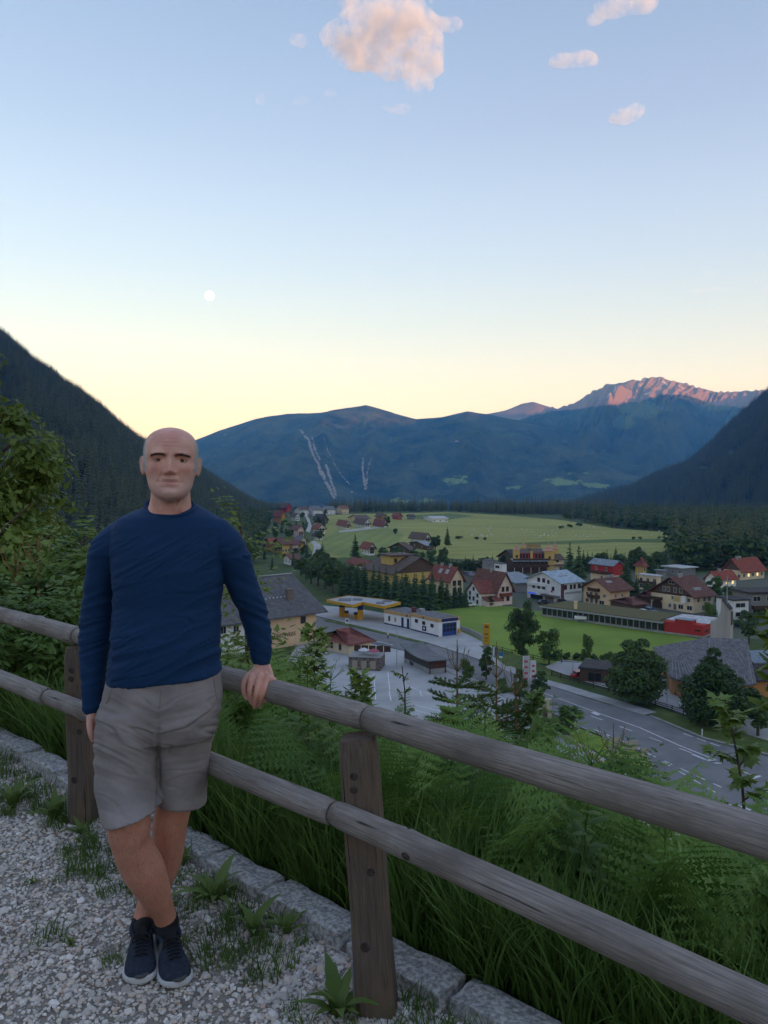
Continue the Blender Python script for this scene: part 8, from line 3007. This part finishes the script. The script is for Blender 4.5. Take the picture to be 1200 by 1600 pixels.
def lamp(label, px, py, hpx, arm=1.0):
    p = at(px, py)
    H = hpx * p.y / 1250
    r = thing('street_lamp', label, 'lamp', (p.x, p.y, VZ), 0)
    MB().tube([(0, 0, 0), (0, 0, H)], [0.09, 0.06], 8).obj('pole', metal_grey, r)
    MB().tube([(0, 0, H), (-arm * 0.5, 0, H + 0.12), (-arm, 0, H + 0.05)], 0.04, 6).obj('arm', metal_grey, r)
    MB().box(-arm - 0.35, -arm + 0.15, -0.13, 0.13, H - 0.06, H + 0.08).obj('lamp_head', metal_grey, r)
lamp('tall thin lamp pole at the bus shelter corner', 620, 1044, 60, 2.2)
lamp('dark lamp post between the two big dark trees', 1042, 1106, 44, 0.6)
lamp('lamp post by the upper car park fence end', 895, 1058, 26, 0.5)
lamp('low dark lamp on the footpath beside the grass island', 956, 1206, 40, 0.4)

# rustic fence along the upper car park
def lot_fence():
    pts = [(862, 1056), (905, 1068), (950, 1081), (1000, 1096), (1050, 1112), (1105, 1131)]
    P = [at(x, y) for x, y in pts]
    root = thing('rail_fence', 'dark wooden rail fence along the upper car park', 'fence', P[0])
    for a, b in zip(P, P[1:]):
        L = (b - a).length
        n = max(2, int(L / 2.6))
        for k in range(n):
            q = a.lerp(b, k / n) - P[0]
            MB().box(q.x - 0.08, q.x + 0.08, q.y - 0.08, q.y + 0.08, 0, 1.15).obj('post', timber_dark, root)
        for z in (0.35, 0.68, 1.0):
            MB().tube([a - P[0] + Vector((0, 0, z)), b - P[0] + Vector((0, 0, z))], 0.065, 6).obj('rail', timber_dark, root)
    pts = [(770, 1014), (800, 1022), (850, 1034), (905, 1038)]
    P = [at(x, y) for x, y in pts]
    root = thing('rail_fence', 'grey wooden rail fence at the lower lawn edge', 'fence', P[0])
    for a, b in zip(P, P[1:]):
        L = (b - a).length
        n = max(2, int(L / 3))
        for k in range(n):
            q = a.lerp(b, k / n) - P[0]
            MB().box(q.x - 0.08, q.x + 0.08, q.y - 0.08, q.y + 0.08, 0, 1.1).obj('post', timber_dark, root)
        for z in (0.45, 0.95):
            MB().tube([a - P[0] + Vector((0, 0, z)), b - P[0] + Vector((0, 0, z))], 0.06, 6).obj('rail', timber_dark, root)
lot_fence()

# banner poles
def banners():
    for px, py, top, w, lab, cols in ((817, 1097, 1024, 1.15, 'tall white and red banner on a pole among the thujas', ((0.50, 0.46, 0.46), (0.46, 0.10, 0.11))), (829, 1097, 1031, 0.9, 'white banner with red tip behind the first banner', ((0.62, 0.62, 0.64), (0.5, 0.04, 0.05)))):
        p = at(px, py)
        H = (py - top) * p.y / 1250
        r = thing('banner', lab, 'banner', (p.x, p.y, VZ), -0.15)
        MB().tube([(0, 0, 0), (0, 0, H)], 0.07, 8).obj('pole', white_wall, r)
        MB().tube([(0, 0, H), (w + 0.1, 0, H)], 0.035, 6).obj('top_arm', white_wall, r)
        n, m_ = 5, 14
        V, F = [], []
        for i in range(m_ + 1):
            for j in range(n + 1):
                V.append((0.07 + w * j / n, 0.05 * math.sin(i * 0.7 + j * 0.8), H - 0.05 - (H * 0.72) * i / m_))
        for i in range(m_):
            for j in range(n):
                F.append((i * (n + 1) + j, i * (n + 1) + j + 1, (i + 1) * (n + 1) + j + 1, (i + 1) * (n + 1) + j))
        MB().add(V, F).obj('cloth', mat('banner_cloth_%d' % px, cols[0], 0.9), r, True)
        for k in range(5):
            z = H - 0.8 - k * H * 0.125
            MB().box(0.22, 0.22 + w * 0.55, -0.075, -0.06, z - H * 0.045, z).obj('mark', mat('banner_mark_%d' % px, cols[1], 0.9), r)
    # pale pillar with dark panel
    p = at(853, 1152)
    r = thing('info_pillar', 'pale stone pillar with dark panel behind the top rail', 'pillar', (p.x, p.y, VZ), 0.1)
    MB().box(-0.8, 0.8, -0.3, 0.3, 0, 6.2).obj('stone', mat('pillar_stone', (0.50, 0.42, 0.32), 0.9), r)
    MB().box(-1.5, 0.1, -0.42, -0.32, 2.6, 4.6).obj('panel', timber_dark, r)
    MB().box(-1.25, -0.75, -0.46, -0.42, 2.8, 4.2).obj('panel_figure', white_wall, r)
banners()

# signboards on the grass island
def boards():
    for px, py, hp, w, h, lab in ((962, 1186, 34, 1.15, 2.2, 'upright pale timber signboard on the grass island'), (985, 1192, 34, 2.2, 1.4, 'wide pale timber signboard on the grass island'), (1006, 1204, 34, 0.9, 1.1, 'narrow signpost with hanging plates on the grass island')):
        p = at(px, py)
        H = hp * p.y / 1250
        r = thing('signboard', lab, 'sign', (p.x, p.y, VZ + 0.15), 0.35)
        for s in (-1, 1):
            MB().tube([(s * w / 2, 0, 0), (s * w / 2, 0, H)], 0.07, 8).obj('post', MATS['pale_timber'], r)
        n = 3
        for k in range(n):
            MB().box(-w / 2 - 0.1, w / 2 + 0.1, -0.12, -0.07, H - h + k * h / n + 0.03, H - h + (k + 1) * h / n - 0.03).obj('board', mat('board_pale', (0.46, 0.38, 0.27), 0.85), r)
    p = at(772, 1040)
    r = thing('road_sign', 'small blue road sign on the verge by the road', 'sign', (p.x + 1.5, p.y, VZ))
    MB().tube([(0, 0, 0), (0, 0, 3)], 0.05, 6).obj('pole', metal_grey, r)
    MB().box(-0.4, 0.4, -0.08, -0.05, 2.2, 3.0).obj('plate', mat('sign_blue_plate', (0.03, 0.14, 0.42), 0.5), r)
    MB().box(-0.35, 0.35, -0.08, -0.05, 1.75, 2.1).obj('plate', white_wall, r)
    p = at(774, 1030)
    r = thing('poster_stand', 'blue and white poster stand right of the yellow pillar', 'sign', (p.x, p.y, VZ))
    for s in (-1, 1):
        MB().tube([(s * 0.55, 0, 0), (s * 0.55, 0, 2.8)], 0.05, 6).obj('post', metal_grey, r)
    MB().box(-0.55, 0.55, -0.05, 0.0, 0.9, 2.8).obj('poster', mat('poster_blue', (0.10, 0.12, 0.30), 0.6), r)
    MB().box(-0.55, -0.2, -0.08, -0.05, 0.9, 2.8).obj('poster_strip', white_wall, r)
    p = at(1097, 1150)
    r = tag(MB().box(-0.08, 0.08, -0.05, 0.05, 0, 1.05).box(-0.09, 0.09, -0.06, 0.06, 0.75, 0.85).obj('marker_post', white_wall), 'white roadside marker post on the verge', 'post')
    r.location = (p.x, p.y, VZ + 0.1)
boards()

def tiny_person(label, px, py, top, legs):
    p = at(px, py)
    r = thing('person', label, 'person', (p.x, p.y, VZ + 0.05), 0.3)
    P = lambda x, y, z, a, b=None: (Vector((x, y, z)), a, b or a)
    sk = mat('walker_skin', (0.5, 0.28, 0.2), 0.7)
    shapes = [limb([P(-.1, 0.05, .05, .05), P(-.1, 0, .5, .06), P(-.09, 0, .9, .09)], 4, 10), limb([P(.1, -.12, .05, .05), P(.1, -.05, .5, .06), P(.09, 0, .9, .09)], 4, 10), limb([P(0, 0, .9, .16, .11), P(0, 0, 1.2, .15, .10), P(0, 0, 1.42, .19, .1), P(0, 0, 1.5, .07)], 4, 14),
              limb([P(-.2, 0, 1.42, .05), P(-.26, .05, 1.12, .045), P(-.25, -.05, .85, .035)], 4, 8), limb([P(.2, 0, 1.42, .05), P(.26, -.05, 1.12, .045), P(.25, -.12, .88, .035)], 4, 8), limb([P(0, 0, 1.5, .05), P(0, -.01, 1.62, .085, .1), P(0, 0, 1.72, .075, .09)], 4, 12)]
    link('body', fused('body', shapes, 0.03, 2, sk), r)
    MB().add(*limb([P(0, 0, .95, .175, .125), P(0, 0, 1.2, .165, .12), P(0, 0, 1.40, .21, .12), P(0, 0, 1.47, .10)], 4, 14)).obj('shirt', top, r, True)
    for s in (-1, 1):
        y = 0.05 if s < 0 else -0.12
        MB().add(*limb([P(s * .1, y, .12, .065), P(s * .1, y * .4, .5, .075), P(s * .09, 0, .92, .105)], 4, 10)).obj('trouser_leg', legs, r, True)
tiny_person('walker in white top and dark trousers on the road refuge', 606, 998, white_wall, timber_dark)
tiny_person('walker in pale top beside the car park fence', 954, 1075, white_wall, timber_dark)

# ------------------------------------------------------------------ clouds and moon, far above the haze
def cloud(label, blobs, Y, dens, seed, flat=0.6):
    """blobs: (px, py, rx, ry) in survey pixels; melted into one soft body of vapour"""
    s = Y / 1250
    rd = random.Random(seed)
    c0 = atY(blobs[0][0], blobs[0][1], Y)
    shapes = []
    for bx, by, rx, ry in blobs:
        c = atY(bx, by, Y) - c0
        V, F = [], []
        nu_, nv_ = 14, 20
        for i in range(nu_ + 1):
            a = math.pi * i / nu_
            for j in range(nv_):
                b = 2 * math.pi * j / nv_
                d = Vector((math.sin(a) * math.cos(b), math.sin(a) * math.sin(b), math.cos(a)))
                k = 1 + 0.30 * mnoise.noise(d * 2.1 + Vector((bx, by, seed))) + 0.18 * mnoise.noise(d * 5 + Vector((by, bx, seed)))
                V.append(c + Vector((d.x * rx, d.y * (rx + ry) * 0.5 * 0.8, d.z * ry)) * s * k)
        for i in range(nu_):
            for j in range(nv_):
                F.append((i * nv_ + j, (i + 1) * nv_ + j, (i + 1) * nv_ + (j + 1) % nv_, i * nv_ + (j + 1) % nv_))
        shapes.append((V, F))
    m = bpy.data.materials.new('cloud_vapour_%d' % seed)
    m.use_nodes = True
    n, l = nodes_of(m)
    n.remove(n['Principled BSDF'])
    pv = n.new('ShaderNodeVolumePrincipled')
    pv.inputs['Color'].default_value = (0.97, 0.97, 0.97, 1)
    pv.inputs['Absorption Color'].default_value = (1, 1, 1, 1)
    pv.inputs['Anisotropy'].default_value = 0.0
    t = n.new('ShaderNodeTexCoord')
    nz = n.new('ShaderNodeTexNoise')
    nz.inputs['Scale'].default_value = 1 / (34 * s)
    nz.inputs['Detail'].default_value = 6
    nz.inputs['Roughness'].default_value = 0.7
    l.new(t.outputs['Object'], nz.inputs['Vector'])
    mr = n.new('ShaderNodeMapRange')
    mr.inputs['From Min'].default_value = 0.43
    mr.inputs['From Max'].default_value = 0.70
    mr.inputs['To Max'].default_value = dens
    l.new(nz.outputs['Fac'], mr.inputs['Value'])
    l.new(mr.outputs[0], pv.inputs['Density'])
    l.new(pv.outputs[0], n['Material Output'].inputs['Volume'])
    me = fused('cloud', shapes, 5 * s, 1, m)
    o = link('cloud', me, None, c0)
    tag(o, label, 'cloud')
    return o
cloud('large peach lit cumulus cloud high in the middle of the sky', [(575, 55, 58, 46), (530, 60, 30, 28), (630, 40, 52, 44), (660, 85, 36, 40), (655, 122, 26, 24), (612, 95, 40, 26), (705, 38, 20, 12), (600, 8, 70, 26), (560, 95, 30, 16)], 6400, 0.016, 1)
cloud('small grey puff left of the large cloud', [(465, 62, 16, 10), (472, 68, 10, 8)], 6400, 0.010, 2)
cloud('grey pink cloud cut by the top edge at right', [(960, 10, 34, 16), (1000, 4, 30, 16), (930, 30, 16, 10)], 6400, 0.012, 3)
cloud('flat peach cloud right of the large one', [(880, 95, 26, 11), (910, 92, 24, 12), (925, 96, 12, 8)], 6400, 0.016, 4)
cloud('lowest peach cloud at right', [(975, 182, 24, 12), (992, 174, 16, 12), (960, 186, 12, 8)], 6400, 0.016, 5)
cloud('thin grey pink wisp under the large cloud', [(625, 170, 22, 8), (605, 166, 12, 7)], 6400, 0.007, 6)
cloud('tiny pink wisp at left of the cloud group', [(406, 155, 10, 10), (410, 147, 8, 4)], 6400, 0.005, 7)
cloud('faint grey wisp right of the tiny pink one', [(470, 157, 18, 7), (515, 146, 14, 6)], 6400, 0.0028, 8)
cloud('faint grey streak low at the right', [(1110, 453, 32, 5), (1090, 455, 20, 4)], 8200, 0.0022, 9)
cloud('faint grey streak above the lower streak', [(1112, 425, 15, 5)], 8200, 0.0022, 10)

def moon():
    D = 30000
    c = atY(327.5, 462, D)
    bm = bmesh.new()
    bmesh.ops.create_uvsphere(bm, u_segments=32, v_segments=20, radius=7.2 * D / 1250)
    me = bpy.data.meshes.new('moon')
    bm.to_mesh(me)
    bm.free()
    m = bpy.data.materials.new('moon_glow')
    m.use_nodes = True
    n, l = nodes_of(m)
    b = n['Principled BSDF']
    b.inputs['Base Color'].default_value = (0.3, 0.3, 0.3, 1)
    t = n.new('ShaderNodeTexCoord')
    nz = n.new('ShaderNodeTexNoise')
    nz.inputs['Scale'].default_value = 0.012
    l.new(t.outputs['Object'], nz.inputs['Vector'])
    mx = n.new('ShaderNodeMix')
    mx.data_type = 'RGBA'
    mx.inputs[6].default_value = (0.86, 0.86, 0.84, 1)
    mx.inputs[7].default_value = (0.96, 0.95, 0.93, 1)
    l.new(nz.outputs['Fac'], mx.inputs[0])
    l.new(mx.outputs[2], b.inputs['Emission Color'])
    b.inputs['Emission Strength'].default_value = 1.0
    me.materials.append(m)
    me.polygons.foreach_set('use_smooth', [True] * len(me.polygons))
    tag(link('moon', me, None, c), 'small pale full moon above the man\'s head', 'moon')
moon()
